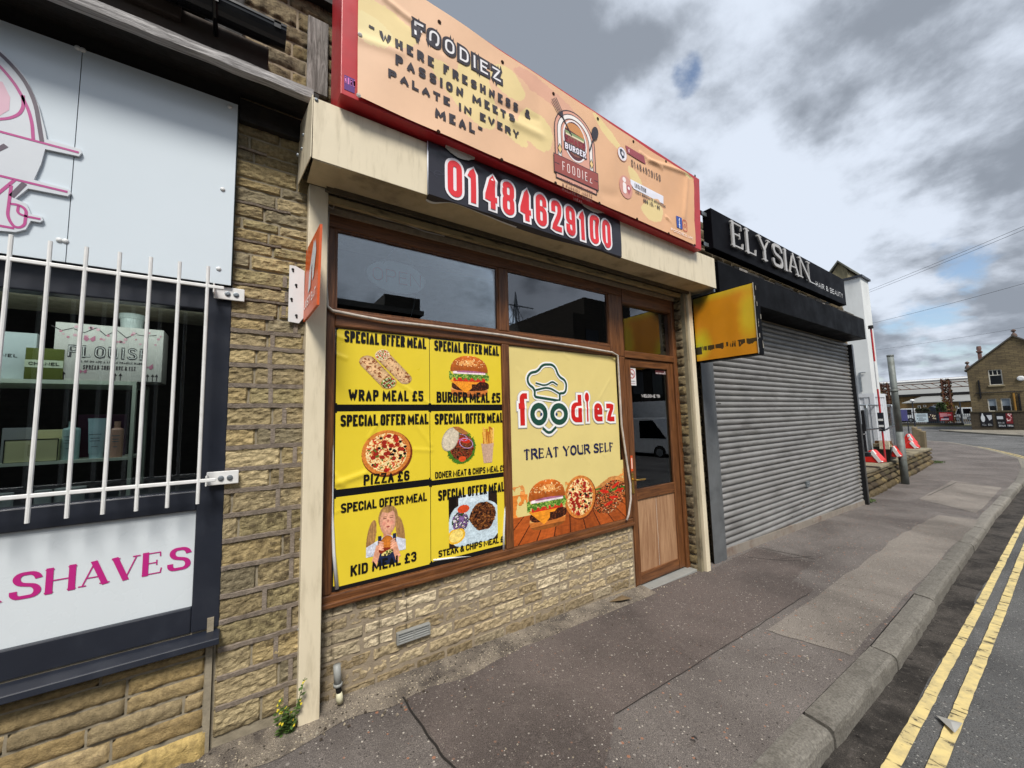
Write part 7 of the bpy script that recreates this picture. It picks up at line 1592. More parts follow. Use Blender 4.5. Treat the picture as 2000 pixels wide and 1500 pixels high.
bl = thing('black_bollard', 'black ribbed post beside the edge of the roller shutter', 'post', (10.7, .5, .3)); a, c_ = AX(1683, 830, 10.9), AX(1690, 882, 10.9); mb = MB(); mb.lathe((10.9, a[1], c_[2] - .1), [(.10, 0), (.10, .08), (.05, .10), (.045, .45), (.06, .46), (.045, .48), (.04, c_[2] * 0 + (a[2] - c_[2]) + .02), (.07, (a[2] - c_[2]) + .03), (.08, (a[2] - c_[2]) + .10), (.05, (a[2] - c_[2]) + .12)], 14); mb.build('post_body', m_black, bl)
mb = MB(); pts = [AX(x, y, X) for x, y, X in ((1676, 838, 10.9), (1690, 839, 11.2), (1703, 838, 11.8), (1715, 837, 12.2), (1722, 839, 12.5), (1731, 839, 12.8), (1740, 833, 13.2), (1752, 832, 13.8), (1762, 836, 14.5))]; mb.tube([tuple(p) for p in pts], .018, 6); tag(mb.build('hanging_hose', m_black, smooth=True), 'black hose strung in waves along the mesh fence', 'hose')
st_ = thing('gate_stub', 'broken stump of stone gate posts standing beyond the low wall', 'stone stump', (20, .8, -.25)); XQ = 20.
mb = MB()
for (a, b_, t__, B__) in ((1784, 1790, 834, 870), (1790, 1798, 838, 870), (1797, 1806, 842, 869)): p0, p1, zt__ = AX(a, B__, XQ), AX(b_, B__, XQ), AX(a, t__, XQ)[2]; mb.hexa([(XQ, p1[1], -.3), (XQ, p0[1], -.3), (XQ + .3, p0[1], -.3), (XQ + .3, p1[1], -.3), (XQ, p1[1] - .03, zt__ - .03), (XQ, p0[1], zt__ + .02), (XQ + .3, p0[1], zt__), (XQ + .3, p1[1] - .03, zt__)], hx('#7b6f58', .8 + .1 * (a % 3)))
mb.build('stump_body', m_kerb, st_, bevel=.02)

# ================================================================ FAR SIDE OF THE JUNCTION
def MX(X): return lambda u, v, d: (X - d, u, v)
m_hs = bpy.data.materials.new('house_stone'); 
def brick(M, c1, c2, mo, sc, bw=.42, rh=.14, rot=None):
    M.use_nodes = True; t = NT(M.node_tree); t.n.clear(); out = t.new('ShaderNodeOutputMaterial'); b = t.new('ShaderNodeBsdfPrincipled'); t.link(b.outputs[0], out.inputs[0])
    tc = t.new('ShaderNodeTexCoord'); sp = t.new('ShaderNodeSeparateXYZ'); t.link(tc.outputs['Object'], sp.inputs[0]); cb_ = t.new('ShaderNodeCombineXYZ'); t.link(t.math('ADD', sp.outputs[0], sp.outputs[1]), cb_.inputs[0]); t.link(sp.outputs[2], cb_.inputs[1])
    bt = t.new('ShaderNodeTexBrick'); t.link(cb_.outputs[0], bt.inputs['Vector']); bt.inputs['Scale'].default_value = sc; bt.inputs['Brick Width'].default_value = bw; bt.inputs['Row Height'].default_value = rh; bt.inputs['Mortar Size'].default_value = .012
    bt.inputs['Color1'].default_value = (*hx(c1), 1); bt.inputs['Color2'].default_value = (*hx(c2), 1); bt.inputs['Mortar'].default_value = (*hx(mo), 1)
    n = t.noise(tc.outputs['Object'], .7, 7, .7); c = t.mix(t.ramp(n, .42, .7, 0, .55), bt.outputs['Color'], hx('#3a3226')); t.link(c, b.inputs['Base Color']); b.inputs['Roughness'].default_value = .95
    return M
brick(m_hs, '#786a4c', '#62563f', '#4f4536', 1.0)
hs = thing('gabled_house', 'two storey stone house with a gable and ball finials at the road junction', 'house', (54, 0, -.3))
XH = 50.; e0 = AX(1888, 724, XH); ap = AX(1978, 657, XH); yl_ = e0[1]; ya = ap[1]; yr_ = 2 * ya - yl_ - .3; ze = e0[2]; za = ap[2]
W1 = [AX(1929, 723, XH), AX(1960, 751, XH)]; W2 = [AX(1928, 779, XH), AX(1949, 803, XH)]; W3 = [AX(1953.5, 778, XH), AX(1977, 803, XH)]
mb = MB(); holes = [(min(a[1], b_[1]), max(a[1], b_[1]), min(a[2], b_[2]), max(a[2], b_[2])) for a, b_ in (W1, W2, W3)]
ys_ = sorted({yl_, yr_, *[h for H_ in holes for h in H_[:2]]}); zs_ = sorted({-.4, ze, *[h for H_ in holes for h in H_[2:]]})
for y0, y1 in zip(ys_[:-1], ys_[1:]):
    for z0, z1 in zip(zs_[:-1], zs_[1:]):
        cy, cz = (y0 + y1) / 2, (z0 + z1) / 2
        if any(h[0] < cy < h[1] and h[2] < cz < h[3] for h in holes): continue
        mb.poly([(XH, y1, z0), (XH, y0, z0), (XH, y0, z1), (XH, y1, z1)])
mb.poly([(XH, yl_, ze), (XH, yr_, ze), (XH, ya, za)])
mb.poly([(XH, yl_, -.4), (XH + 10, yl_, -.4), (XH + 10, yl_, ze), (XH, yl_, ze)]); mb.poly([(XH, yr_, -.4), (XH + 10, yr_, -.4), (XH + 10, yr_, ze), (XH, yr_, ze)]); mb.poly([(XH + 10, yl_, -.4), (XH + 10, yr_, -.4), (XH + 10, yr_, ze), (XH + 10, ya, za), (XH + 10, yl_, ze)]); mb.box((XH + .3, yr_ + .1, -.3), (XH + .4, yl_ - .1, ze))
mb.build('wall', m_hs, hs)
mb = MB()
for (y0, z0, y1, z1) in ((yl_ + .12, ze - .08, ya, za), (ya, za, yr_ - .12, ze - .08)): mb.prism([(XH - .12, y0, z0), (XH - .12, y1, z1), (XH - .12, y1, z1 + .12), (XH - .12, y0, z0 + .12)], (10.2, 0, 0))
rf = mb.build('roof', mat('slate', '#4b4741', rough=.8, var=.2, dirt='#2c2a26', dscale=2, damt=.5), hs)
for (px, py, pb) in ((1978.5, 643, 657), (1888, 706, 720)):
    a, b_ = AX(px, py, XH), AX(px, pb, XH); mb = MB(); h = a[2] - b_[2]; mb.lathe((XH + .1, a[1], b_[2]), [(.18, 0), (.14, h * .3), (.06, h * .5), (.05, h * .62), (.12, h * .72), (.14, h * .85), (.05, h)], 12); mb.build('finial', mat('finial_stone', '#5b4a42', rough=.9), hs)
XCh = 52; a, b_ = AX(1907, 677, XCh), AX(1917, 705, XCh); mb = MB(); mb.box((XCh, b_[1], b_[2] - .8), (XCh + .8, a[1], a[2] - .25)); mb.box((XCh - .06, b_[1] - .06, a[2] - .5), (XCh + .86, a[1] + .06, a[2] - .38)); mb.lathe((XCh + .4, (a[1] + b_[1]) / 2, a[2] - .25), [(.16, 0), (.13, .3)], 10); mb.build('chimney', mat('chimney_stone', '#6b4f48', rough=.9, var=.2), rf)
m_wf = mat('window_white', '#c9c6bb', rough=.5); m_blind = mat('blind', '#7f8a94', rough=.6)
for i, (y0, y1, z0, z1) in enumerate(holes):
    w_ = MB(); X0 = XH + .06; f_ = .055
    w_.box((X0, y0, z0), (X0 + .08, y0 + f_, z1)); w_.box((X0, y1 - f_, z0), (X0 + .08, y1, z1)); w_.box((X0, y0 + f_, z0), (X0 + .08, y1 - f_, z0 + f_)); w_.box((X0, y0 + f_, z1 - f_), (X0 + .08, y1 - f_, z1))
    if i == 0:
        zm = z0 + (z1 - z0) * .62; w_.box((X0, y0 + f_, zm), (X0 + .08, y1 - f_, zm + .05))
        for k in (1, 2): y = y0 + (y1 - y0) * k / 3; w_.box((X0, y - .02, zm + .05), (X0 + .08, y + .02, z1 - f_))
    wo_ = w_.build('window', m_wf, hs); mb = MB(); mb.box((X0 + .05, y0 + f_, z0 + f_), (X0 + .06, y1 - f_, z1 - f_)); mb.build('pane', mat('dark_glass'), wo_)
    mb = MB(); mb.box((XH - .08, y0 - .08, z0 - .12), (XH + .06, y1 + .08, z0)); mb.build('sill', mat('sill_stone', '#8f8468', rough=.9), wo_)
    if i: mb = MB(); mb.box((X0 + .03, y0 + f_, z0 + (z1 - z0) * .42), (X0 + .049, y1 - f_, z1 - f_)); mb.build('blind', m_blind, wo_)
mb = MB(); a, b_ = AX(1911, 743, XH - .05), AX(1915, 778, XH - .05); mb.tube([(XH - .05, a[1], a[2]), (XH - .05, a[1], b_[2])], .05, 6); a = AX(1905, 768, XH - .05); b_ = AX(1999, 764, XH - .05); mb.tube([(XH - .06, a[1], a[2]), (XH - .06, b_[1], a[2])], .03, 5); a = AX(1990, 772, XH - .05); mb.tube([(XH - .06, a[1], a[2] + .1), (XH - .06, a[1], .8)], .05, 6); mb.build('iron_pipe', m_black, hs)
a, b_ = AX(1979, 768, XH - .05), AX(1979, 804, XH - .05); mb = MB(); mb.tube([(XH - .08, a[1], a[2]), (XH - .08, a[1], b_[2])], .06, 8); mb.build('yellow_downpipe', mat('ochre_pipe', '#8a6420', rough=.6), hs)
a = AX(1994, 739, XH - .05); mb = MB(); mb.lathe((XH, a[1], a[2]), [(.2, 0), (.2, -.08), (.12, -.12)], 16, axis='x'); mb.build('alarm_box', m_white, hs)
bw_ = thing('boundary_wall', 'dark weathered stone boundary wall in front of the gabled house', 'wall', (48, 0, -.3)); XB = 48.
a, b_ = AX(1894, 804, XB), AX(1894, 836, XB); zt_ = a[2]; zb_ = -.4
mb = MB(); mb.box((XB, -14, zb_), (XB + .45, a[1], zt_ - .08)); mb.build('wall_body', brick(bpy.data.materials.new('dark_stone'), '#3f382d', '#4d4435', '#241f19', 1.2), bw_)
mb = MB(); y = -14; rr = random.Random(1)
while y < a[1]: l_ = rr.uniform(.25, .5); mb.box((XB - .05, y, zt_ - .08), (XB + .5, min(y + l_ - .02, a[1]), zt_ + rr.uniform(-.02, .05)), hx('#57503f', rr.uniform(.7, 1.1))); y += l_
mb.build('coping', m_kerb, bw_)
class PX:
    def __init__(s, X): s.X = X
    def P(s, u, v, l=0): return (s.X - l, -u, v)
def xbox(px0, py0, px1, py1, X): a, b_ = AX(px0, (py0 + py1) / 2, X), AX(px1, (py0 + py1) / 2, X); z1, z0 = AX((px0 + px1) / 2, py0, X)[2], AX((px0 + px1) / 2, py1, X)[2]; return (-a[1], z0, -b_[1], z1)
def fbanner(label, rc, X, col, fn):
    u0, v0, u1, v1 = xbox(*rc, X); t_ = thing('wall_banner', label, 'banner', (X, -(u0 + u1) / 2, v0)); P = PX(X - .02); mb = MB(); mb.box((X - .02, -u1, v0), (X, -u0, v1), hx(col)); mb.build('banner_sheet', m_print, t_); mb = MB(); fn(mb, P, u0, v0, u1 - u0, v1 - v0); mb.build('print', m_print, t_)
def fb1(mb, P, u, v, w_, h):
    pol(mb, P, [(u + w_ * (.22 + .17 * math.cos(t_)), v + h * (.58 + .26 * math.sin(t_) + (.12 if 1.2 < t_ < 1.9 else 0))) for t_ in np.linspace(0, 6.1, 18)], .005, hx('#c6cbd0')); pol(mb, P, [(u + w_ * .52, v + h * .82), (u + w_ * .95, v + h * .82), (u + w_ * .95, v + h * .55), (u + w_ * .72, v + h * .42)], .005, hx('#b9bdc4')); text(mb, P, 'GYM', (u + w_ * .12, v + h * .06), (u + w_ * .42, v + h * .20), .2, hx('#8f9398'), .006); text(mb, P, 'SPA', (u + w_ * .58, v + h * .06), (u + w_ * .9, v + h * .20), .2, hx('#a9adb0'), .006)
def fb2(mb, P, u, v, w_, h):
    rect(mb, P, u + w_ * .04, v + h * .60, u + w_ * .42, v + h * .80, .005, hx('#b7bcc2')); text(mb, P, 'ESCAPE', (u + w_ * .08, v + h * .30), (u + w_ * .45, v + h * .41), .2, hx('#a9adb0'), .006); text(mb, P, 'ROOMS', (u + w_ * .10, v + h * .10), (u + w_ * .5, v + h * .22), .2, hx('#b9bdc0'), .006); text(mb, P, 'YOGA', (u + w_ * .62, v + h * .10), (u + w_ * .96, v + h * .22), .2, hx('#b9bdc0'), .006)
    pol(mb, P, [(u + w_ * .58, v + h * .3), (u + w_ * .99, v + h * .3), (u + w_ * .97, v + h * .98), (u + w_ * .6, v + h * .98)], .005, hx('#6d1a20')); r = random.Random(2)
    for k in range(16): disc(mb, P, u + w_ * r.uniform(.63, .92), v + h * r.uniform(.4, .95), w_ * .05, .006 + k * .0002, hx(r.choice(['#d8b9b9', '#c98f92', '#e2d6d4'])), 7)
fbanner('black banner with a white drop shape on the dark boundary wall', (1915, 806, 1939, 833), XB - .01, '#101018', fb1)
fbanner('black and red banner reading escape rooms and yoga on the dark boundary wall', (1946.5, 807, 1979, 836), XB - .01, '#101014', fb2)
# far pavements
m_fp = tarmac(bpy.data.materials.new('far_paving'), '#6b665d', '#878275', SPK[:1])
mb = MB(); mb.poly([(39.8, -14, -.25), (39.6, -.4, -.25), (41, .6, -.25), (45, 2.95, -.25), (47.5, 4.2, -.25), (48.2, 4.2, -.25), (48.2, -14, -.25)][::-1]); e = [(39.8, -14), (39.6, -.4), (41, .6), (45, 2.95), (47.5, 4.2)]
for a, b_ in zip(e[:-1], e[1:]): mb.poly([(a[0], a[1], -.4), (b_[0], b_[1], -.4), (b_[0], b_[1], -.25), (a[0], a[1], -.25)], None)
tag(mb.build('far_pavement', m_fp), kind='structure')
mb = MB(); mb.box((59.5, 3.5, -.4), (64, 30, -.26)); mb.box((66, -2, -.4), (80, 3.0, -.27)); tag(mb.build('verge', mat('dry_verge', '#6d6a4c', rough=.95, var=.3, vscale=2)), kind='structure')
# long shed
sd = thing('long_shed', 'long stone industrial shed with two grey roof slopes beyond the junction', 'building', (84, 10, 0)); XS_ = 84.
def zx(px, py, X): return AX(px, py, X)[2]
yA, yB = AX(1725, 780, XS_)[1] + 6, AX(1900, 780, XS_)[1] - 10; ze_u = zx(1800, 769, XS_); ze_l = zx(1800, 787, XS_ - 4); zr_l = zx(1800, 775, XS_); zr_u = zx(1800, 743, XS_ + 10)
mb = MB(); yL = AX(1762, 785, XS_ - 4)[1]; mb.box((XS_, yB, -.4), (XS_ + 20, yA, ze_u - .05)); mb.box((XS_ - 4, yB, -.4), (XS_, yL - .5, ze_l)); mb.build('wall', brick(bpy.data.materials.new('shed_stone'), '#8a6f42', '#705a38', '#54462f', .8), sd)
m_rf = mat('grey_sheet_roof', '#80817e', rough=.7, var=.06, vscale=.4); mb = MB(); mb.hexa([(XS_ - .3, yB, ze_u - .1), (XS_ + 10, yB, zr_u - .1), (XS_ + 10, yA, zr_u - .1), (XS_ - .3, yA, ze_u - .1), (XS_ - .3, yB, ze_u), (XS_ + 10, yB, zr_u), (XS_ + 10, yA, zr_u), (XS_ - .3, yA, ze_u)]); mb.hexa([(XS_ - 4.3, yB, ze_l), (XS_, yB, zr_l), (XS_, yL - 1.6, zr_l), (XS_ - 4.3, yL, ze_l), (XS_ - 4.3, yB, ze_l + .1), (XS_, yB, zr_l + .1), (XS_, yL - 1.6, zr_l + .1), (XS_ - 4.3, yL, ze_l + .1)]); mb.build('roof', m_rf, sd)
mb = MB(); mb.box((XS_ - .35, yB, ze_u - .35), (XS_ - .05, yA, ze_u - .02)); mb.build('gutter', m_dark, sd)
for (x0, y0, x1, y1) in ((1792.5, 792, 1798.5, 798), (1803, 791, 1809, 795), (1822, 790.5, 1830, 793), (1866, 793, 1871, 797)):
    u0, v0, u1, v1 = xbox(x0, y0, x1, y1, XS_ - 4.05); mb = MB(); X = XS_ - 4.06; mb.box((X, -u1, v0), (X + .05, -u0, v1)); w_ = mb.build('window', m_wf, sd); mb = MB(); mb.box((X - .01, -u1 + (u1 - u0) * .2, v0 + (v1 - v0) * .2), (X, -u0 - (u1 - u0) * .2, v1 - (v1 - v0) * .2)); mb.build('pane', mat('dark_glass'), w_)
# overgrown lattice gantry
gn = thing('pipe_gantry', 'rusty lattice gantry carrying a long white pipe above the road', 'gantry', (64, 8, 0)); XG = 64.
m_rust = mat('rusty_steel', '#4a2c20', rough=.85, var=.4, vscale=3, dirt='#8f5a2a', dscale=4, damt=.6)
def lattice(px0, px1, ptop, pbot, X):
    y1, y0 = AX(px0, (ptop + pbot) / 2, X)[1], AX(px1, (ptop + pbot) / 2, X)[1]; zt, zb = AX(px0, ptop, X)[2], AX(px0, pbot, X)[2]; mb = MB(); w_ = y1 - y0
    for (x, y) in ((X, y0), (X, y1), (X + w_, y0), (X + w_, y1)): mb.tube([(x, y, zb), (x, y, zt)], .07, 5)
    n = 7
    for k in range(n):
        za_, zb2 = zb + (zt - zb) * k / n, zb + (zt - zb) * (k + 1) / n
        for (p, r_) in (((X, y0), (X, y1)), ((X + w_, y0), (X + w_, y1)), ((X, y0), (X + w_, y0)), ((X, y1), (X + w_, y1))): mb.tube([(*p, za_), (*r_, zb2)], .045, 4); mb.tube([(*r_, za_), (*p, zb2)], .045, 4)
    mb.build('lattice_tower', m_rust, gn); cl = MB(); rr = random.Random(int(px0))
    for k in range(420):
        z = zb + (zt - zb) * rr.random(); y = rr.uniform(y0 - .15, y1 + .15); s_ = rr.uniform(.05, .12); x = X + rr.uniform(-.1, w_); a = rr.random() * 3; cl.poly([(x, y - s_, z), (x + .05, y, z - s_ * math.cos(a)), (x, y + s_, z + .02), (x - .04, y, z + s_)], hx(rr.choice(['#3a2a1c', '#5b3a26', '#8c6b3a', '#27201a', '#b09a70'] if not (px0 > 1800 and z < zb + (zt - zb) * .55 and z > zb + (zt - zb) * .25) else ['#c9ad3a', '#a88a2a', '#5b3a26'])))
    cl.build('dead_creeper', m_kerb, gn)
lattice(1722, 1737, 748, 832, XG); lattice(1843, 1857, 740, 826, XG)
g0, g1 = AX(1724, 749, XG), AX(1892, 733, XG); mb = MB(); mb.tube([(XG + .3, g0[1] + 4, g0[2]), (XG + .3, g1[1] - 6, g0[2])], .16, 8); mb.build('white_pipe', m_white, gn)
mb = MB()
for dz in (-.35, -.9): mb.tube([(XG, g0[1] + 4, g0[2] + dz), (XG, g1[1] - 6, g0[2] + dz)], .05, 5)
y = g0[1] + 4; k = 0
while y > g1[1] - 6: mb.tube([(XG, y, g0[2] - .35), (XG, y - .8, g0[2] - .9)], .03, 4); y -= .8
mb.tube([(XG + .6, g0[1] + 4, g0[2] + .15), (XG + .6, g1[1] - 6, g0[2] + .15)], .06, 5)
mb.build('truss', m_rust, gn)
# railings, banners, vans, bushes by the far road
fz = -.3
rl = thing('dark_railings', 'dark railings along the far verge with banners tied to them', 'railings', (60, 6, fz)); XR = 60.; y1, y0 = AX(1752, 815, XR)[1] + 3, AX(1866, 812, XR)[1]; zt = AX(1800, 803, XR)[2]; mb = MB(); y = y0
while y < y1: mb.box((XR, y - .02, fz), (XR + .03, y + .02, zt)); y += .16
mb.build('rail_bars', m_dark, rl); mb = MB(); [mb.box((XR - .01, y0, z), (XR + .04, y1, z + .05)) for z in (fz + .2, zt - .15)]; mb.box((XR - .2, y0 - .5, fz - .1), (XR + .2, y1, fz + .28), None); mb.build('rail_base', mat('dark_wall', '#3c382d', rough=.9), rl)
def fb3(mb, P, u, v, w_, h): [rect(mb, P, u + w_ * a, v + h * b_, u + w_ * c_, v + h * (b_ + .06), .005, hx('#4a525c')) for a, b_, c_ in ((.12, .80, .85), (.12, .66, .9), (.25, .44, .6), (.25, .30, .85), (.2, .14, .7))]; disc(mb, P, u + w_ * .15, v + h * .37, w_ * .05, .006, hx('#2b3440'), 8)
def fb4(mb, P, u, v, w_, h):
    r = random.Random(5)
    for k in range(14): disc(mb, P, u + w_ * r.uniform(.1, .9), v + h * r.uniform(.3, .85), w_ * .08, .005 + k * .0003, hx(r.choice(['#d5c7a5', '#8c5a35', '#e6ddc9'])), 7)
def fb5(mb, P, u, v, w_, h):
    rect(mb, P, u + w_ * .05, v + h * .45, u + w_ * .6, v + h * .9, .005, hx('#d98d95')); rect(mb, P, u + w_ * .3, v + h * .3, u + w_ * .7, v + h * .5, .006, hx('#3a2440')); text(mb, P, 'OPEN', (u + w_ * .1, v + h * .08), (u + w_ * .68, v + h * .28), .25, hx('#e9e4ea'), .007) if 0 else rect(mb, P, u + w_ * .1, v + h * .08, u + w_ * .68, v + h * .26, .006, hx('#d9d2da')); rect(mb, P, u + w_ * .62, v + h * .6, u + w_ * .9, v + h * .8, .006, hx('#e2a0a0'))
fbanner('white information banner on the dark railings', (1788, 807.5, 1812.5, 824), XR - .05, '#c6d6dd', fb3); fbanner('small dark food banner between the white and the red banners', (1813, 807.5, 1829, 823), XR - .05, '#2a2024', fb4); fbanner('bright red and pink banner on the dark railings', (1835, 805.5, 1861, 821.5), XR - .05, '#b3232b', fb5)
def van(name, label, X, y0, y1, z0, z1, col='#c6cacb', L=2.0, win=True):
    t_ = thing(name, label, 'van', (X, (y0 + y1) / 2, z0)); s_ = 1; w_ = y1 - y0; mb = MB(); h = z1 - z0; wr = h * .17
    prof = [(y0, z0 + wr * .8), (y1, z0 + wr * .8), (y1, z0 + h * .45), (y1 - w_ * .06, z0 + h * .5), (y1 - w_ * .24, z1 - .05), (y1 - w_ * .30, z1), (y0 + .05, z1), (y0, z1 - .08)]
    mb.prism([(X, y, z) for y, z in prof], (L, 0, 0)); mb.build('body', mat('van_' + col.strip('#'), col, rough=.25), t_, bevel=.04)
    mb = MB(); mb.prism([(X - .01, y1 - w_ * .10, z0 + h * .5), (X - .01, y1 - w_ * .24, z1 - .12), (X - .01, y1 - w_ * .4, z1 - .12), (X - .01, y1 - w_ * .4, z0 + h * .5)], (L + .02, 0, 0))
    if win: mb.box((X - .01, y0 + w_ * .1, z0 + h * .55), (X + L + .01, y0 + w_ * .5, z1 - .14))
    mb.build('window', mat('dark_glass'), t_)
    for yy in (y0 + w_ * .2, y1 - w_ * .18):
        for xx in (X - .02, X + L - .2): mb = MB(); mb.lathe((xx, yy, z0 + wr), [(wr * .6, 0), (wr, .02), (wr, .2), (wr * .6, .22)], 18, axis='x'); wl = mb.build('wheel', m_dark, t_); mb = MB(); mb.lathe((xx - .012, yy, z0 + wr), [(wr * .55, 0), (wr * .5, .246)], 12, axis='x'); mb.build('rim', m_steel, wl)
    mb = MB(); mb.box((X + .1, y1 - .02, z0 + h * .33), (X + .4, y1 + .015, z0 + h * .42)); mb.box((X + L - .4, y1 - .02, z0 + h * .33), (X + L - .1, y1 + .015, z0 + h * .42)); mb.build('headlight', m_steel, t_); return t_
XV = 72.; y1, y0 = AX(1863, 810, XV)[1], AX(1901, 808, XV)[1]; van('white_van', 'white van parked behind a pale palisade fence near the gabled house', XV, y0, y1, AX(1880, 821, XV)[2] - .1, AX(1880, 796, XV)[2])
y1, y0 = AX(1752, 810, XV)[1], AX(1784, 808, XV)[1]; van('white_van', 'white van parked on the far left behind the mesh fence', XV, y0, y1, AX(1770, 824, XV)[2] - .1, AX(1770, 798, XV)[2], '#c9cdd0')
pf = thing('palisade_fence', 'pale palisade fence in front of the far white van', 'fence', (68, 2, fz)); XF_ = 68.; y1, y0 = AX(1867, 815, XF_)[1], AX(1897, 813, XF_)[1] - 3; zt = AX(1880, 808, XF_)[2]; mb = MB(); y = y0
while y < y1: mb.box((XF_, y, fz), (XF_ + .02, y + .07, zt)); y += .15
mb.build('pales', m_steel, pf); mb = MB(); mb.box((XF_ + .02, y0, zt - .3), (XF_ + .05, y1, zt - .22)); mb.build('rail', m_steel, pf)
def bush(name, label, X, px0, py0, px1, py1, cols, n, seed, cat='bush'):
    u0, v0, u1, v1 = xbox(px0, py0, px1, py1, X); t_ = thing(name, label, cat, (X + .8, -(u0 + u1) / 2, v0)); rr = random.Random(seed); mb = MB(); tr_ = MB(); cy = -(u0 + u1) / 2; ry = (u1 - u0) / 2; 
    for k in range(5): tr_.tube([(X + .8, cy, v0 - .3), (X + .8 + rr.uniform(-.4, .4), cy + rr.uniform(-.6, .6) * ry, v0 + (v1 - v0) * rr.uniform(.5, .9))], [.07, .02], 5)
    cl_ = [(rr.uniform(-.8, .8), rr.uniform(.05, .85), rr.uniform(.2, .45)) for _ in range(14)]
    for k in range(n):
        c_ = rr.choice(cl_); a, b_ = rr.uniform(0, 6.28), rr.uniform(-1.5, 1.5); r_ = c_[2] * rr.random() ** .4
        y = cy + ry * (c_[0] * .8 + r_ * math.cos(a) * math.cos(b_)); z = v0 + (v1 - v0) * min(1.05, max(-.1, c_[1] + r_ * math.sin(b_))); x = X + .8 + ry * .5 * r_ * math.sin(a); s_ = rr.uniform(.06, .14)
        d = Vector((rr.gauss(0, 1), rr.gauss(0, 1), rr.gauss(0, 1))).normalized(); e = d.cross(Vector((0, 0, 1))).normalized(); f_ = d.cross(e); p = Vector((x, y, z)); mb.poly([p - e * s_, p + f_ * s_ * .5, p + e * s_, p - f_ * s_ * .5], hx(rr.choice(cols)))
    mb.build('foliage', mat('foliage', attr=True, rough=.8, var=.3, vscale=3), t_); tr_.build('stem', m_tar, t_); return t_
bush('green_bush', 'green bush beside the second gantry tower', 62, 1822, 788, 1848, 806, ['#3c4f28', '#4f6634', '#27361c', '#5b7340'], 2200, 1)
bush('dark_bush', 'dark low bush above the white banner', 62, 1784, 798, 1816, 808, ['#2a3320', '#3b4028', '#1f2419', '#4a4a30'], 1600, 2)
rh = thing('dark_shelter', 'dark blue pitched shelter roof behind the railings', 'shelter', (66, 8, 0)); XD = 66.; u0, v0, u1, v1 = xbox(1808, 793, 1832, 806, XD); mb = MB(); mb.prism([(XD, -u0, fz), (XD, -u1, fz), (XD, -u1, v0 + (v1 - v0) * .6), (XD, -u1 + .6, v1), (XD, -u0 - .4, v1), (XD, -u0, v0 + (v1 - v0) * .4)], (3, 0, 0)); mb.build('shelter_body', mat('navy_sheet', '#1b2634', rough=.5), rh)
lm = thing('street_lamp', 'short street lamp with a white globe head beyond the mesh fence', 'street lamp', (58, 7, fz)); XL_ = 58.; a = AX(1781.5, 783, XL_); mb = MB(); mb.tube([(XL_, a[1], fz), (XL_, a[1], a[2] - .1)], [.06, .04], 8); mb.build('post', m_anth, lm); mb = MB(); mb.lathe((XL_, a[1], a[2] - .15), [(.06, 0), (.18, .1), (.2, .2), (.1, .32)], 12); mb.build('globe', m_white, lm, smooth=True)
lm = thing('lamp_post', 'plain dark lamp post with a short arm between the far van and the boundary wall', 'lamp post', (62, 2, fz)); XL_ = 62.; a = AX(1874, 785, XL_); mb = MB(); mb.tube([(XL_, a[1], fz), (XL_, a[1], a[2]), (XL_, a[1] - .5, a[2] + .03)], .06, 6); mb.build('post', m_anth, lm); mb = MB(); mb.box((XL_ - .08, a[1] - .8, a[2]), (XL_ + .08, a[1] - .4, a[2] + .07)); mb.build('lamp_head', m_anth, lm)
pb_ = thing('purple_board', 'purple advertising board behind the mesh fence', 'board', (40, 4, fz)); XB2 = 42.; u0, v0, u1, v1 = xbox(1756, 800, 1772, 822, XB2); mb = MB(); mb.box((XB2, -u1, v0), (XB2 + .05, -u0, v1)); mb.build('board', mat('purple', '#4b4a7d', rough=.5), pb_); mb = MB(); [mb.box((XB2 + .05, y, -.35), (XB2 + .1, y + .06, v1)) for y in (-u1, -u0 - .06)]; mb.build('post', m_anth, pb_)
# overhead lines
def wire(label, p0, p1, sag, r_):
    mb = MB(); P_ = [np.array(p0) * (1 - t_) + np.array(p1) * t_ - np.array([0, 0, sag * 4 * t_ * (1 - t_)]) for t_ in np.linspace(0, 1, 40)]; mb.tube([tuple(p) for p in P_], r_, 5); tag(mb.build('overhead_wire', m_dark), label, 'overhead wire', None)
for (ya, yb, lb) in ((577, 436, 'upper wire of the close pair crossing the sky at right'), (581, 443, 'lower wire of the close pair crossing the sky at right')):
    A1_, B1_ = AX(1660, ya + 4, 34), AX(2010, yb - 4, 26); dd = B1_ - A1_; wire(lb, A1_ - dd * .05, A1_ + dd * 1.6, .12, .008)
A1_, B1_ = AX(1690, 634, 40), AX(2010, 546, 34); dd = B1_ - A1_; wire('single wire crossing the sky below the close pair', A1_ - dd * .05, A1_ + dd * 1.5, .15, .009)
A1_, B1_ = AX(1690, 686, 46), AX(2010, 635, 44); dd = B1_ - A1_; wire('lowest thin wire running toward the gable of the stone house', A1_ - dd * .05, A1_ + dd * 1.4, .12, .007)

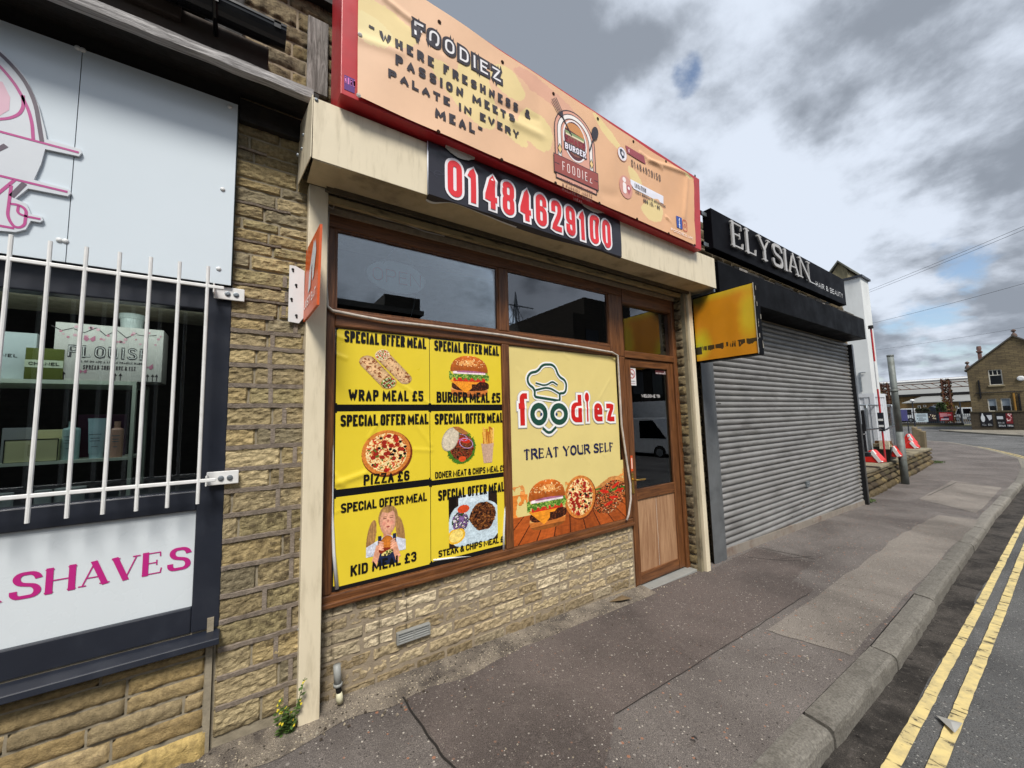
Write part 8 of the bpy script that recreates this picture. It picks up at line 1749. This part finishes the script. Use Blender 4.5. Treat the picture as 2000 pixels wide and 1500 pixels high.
# ================================================================ ACROSS THE STREET (seen in the glass)
ob_ = thing('warehouse', 'dark stone warehouse across the street mirrored in the shop windows', 'building', (0, -14, -.2))
m_dk = brick(bpy.data.materials.new('sooty_stone'), '#3b352c', '#2f2a23', '#1d1a16', .8); mb = MB(); mb.box((-25, -22, -.6), (6.5, -14, 6.3)); mb.box((4.9, -22, -.6), (6.5, -14, 7.1)); mb.box((6.5, -22, -.6), (15.8, -15, 3.2)); mb.build('wall', m_dk, ob_); mb = MB(); mb.prism([(-25, -13.8, 6.3), (6.6, -13.8, 6.3), (6.6, -13.8, 6.5), (-25, -13.8, 6.9)], (0, -8, 0)); mb.build('roof', mat('slate'), ob_)
o2 = thing('mill_building', 'tall mill building across the street mirrored in the shop windows', 'building', (20, -16, -.2)); mb = MB(); mb.box((16, -26, -.6), (34, -14, 7.8)); mb.box((17.5, -24, 7.8), (22, -14.5, 9.1)); mb.build('wall', m_dk, o2)
mb = MB()
for k in range(8):
    for j in range(3): mb.box((17 + k * 2.1, -14.02, .6 + j * 2.4), (18.1 + k * 2.1, -13.97, 2.1 + j * 2.4))
mb.build('windows', mat('dark_glass'), o2)
pn_ = thing('pylon', 'steel lattice electricity pylon mirrored in the shop windows', 'pylon', (13, -40, 0)); mb = MB(); cx, cy, H = 30.5, -40., 19.
for s1 in (-1, 1):
    for s2 in (-1, 1): mb.tube([(cx + s1 * 2.2, cy + s2 * 2.2, -1), (cx + s1 * .5, cy + s2 * .5, H * .65), (cx, cy, H)], .09, 4)
for k in range(9):
    z0, z1 = k * H / 10, (k + 1) * H / 10; w0, w1 = 2.2 - 1.9 * k / 10, 2.2 - 1.9 * (k + 1) / 10
    for s2 in (-1, 1): mb.tube([(cx - w0, cy + s2 * w0, z0), (cx + w1, cy + s2 * w1, z1)], .05, 3); mb.tube([(cx + w0, cy + s2 * w0, z0), (cx - w1, cy + s2 * w1, z1)], .05, 3)
for z in (H * .62, H * .76, H * .9): mb.tube([(cx - 3, cy, z), (cx + 3, cy, z)], .09, 4)
mb.build('lattice', m_steel, pn_)
van('parked_van', 'white van parked across the street mirrored in the door glass', 15.6, -12.2, -7.5, -.45, 1.45, '#c9cdd0', 1.9)
cvn = thing('camper_van', 'white camper van parked across the street mirrored in the door glass', 'camper van', (19, -10, -.4))
mb = MB(); mb.prism([(17.7, y, z) for y, z in ((-13.5, .0), (-8.2, .0), (-8.2, .55), (-8.9, .7), (-9.5, 1.3), (-9.5, 1.25), (-8.7, 1.5), (-8.9, 2.1), (-9.6, 2.3), (-13.5, 2.3))], (2.1, 0, 0)); mb.build('body', mat('van_c9cdd0', '#c9cdd0'), cvn, bevel=.05)
mb = MB(); mb.prism([(17.69, -8.95, .72), (17.69, -9.5, 1.22), (17.69, -10.2, 1.22), (17.69, -10.2, .72)], (2.12, 0, 0)); mb.build('window', mat('dark_glass'), cvn)
for y in (-9.2, -12.6):
    for x in (17.65, 19.6): mb = MB(); mb.lathe((x, y, -.05), [(.3, 0), (.3, .2)], 16, axis='x'); mb.build('wheel', m_dark, cvn)
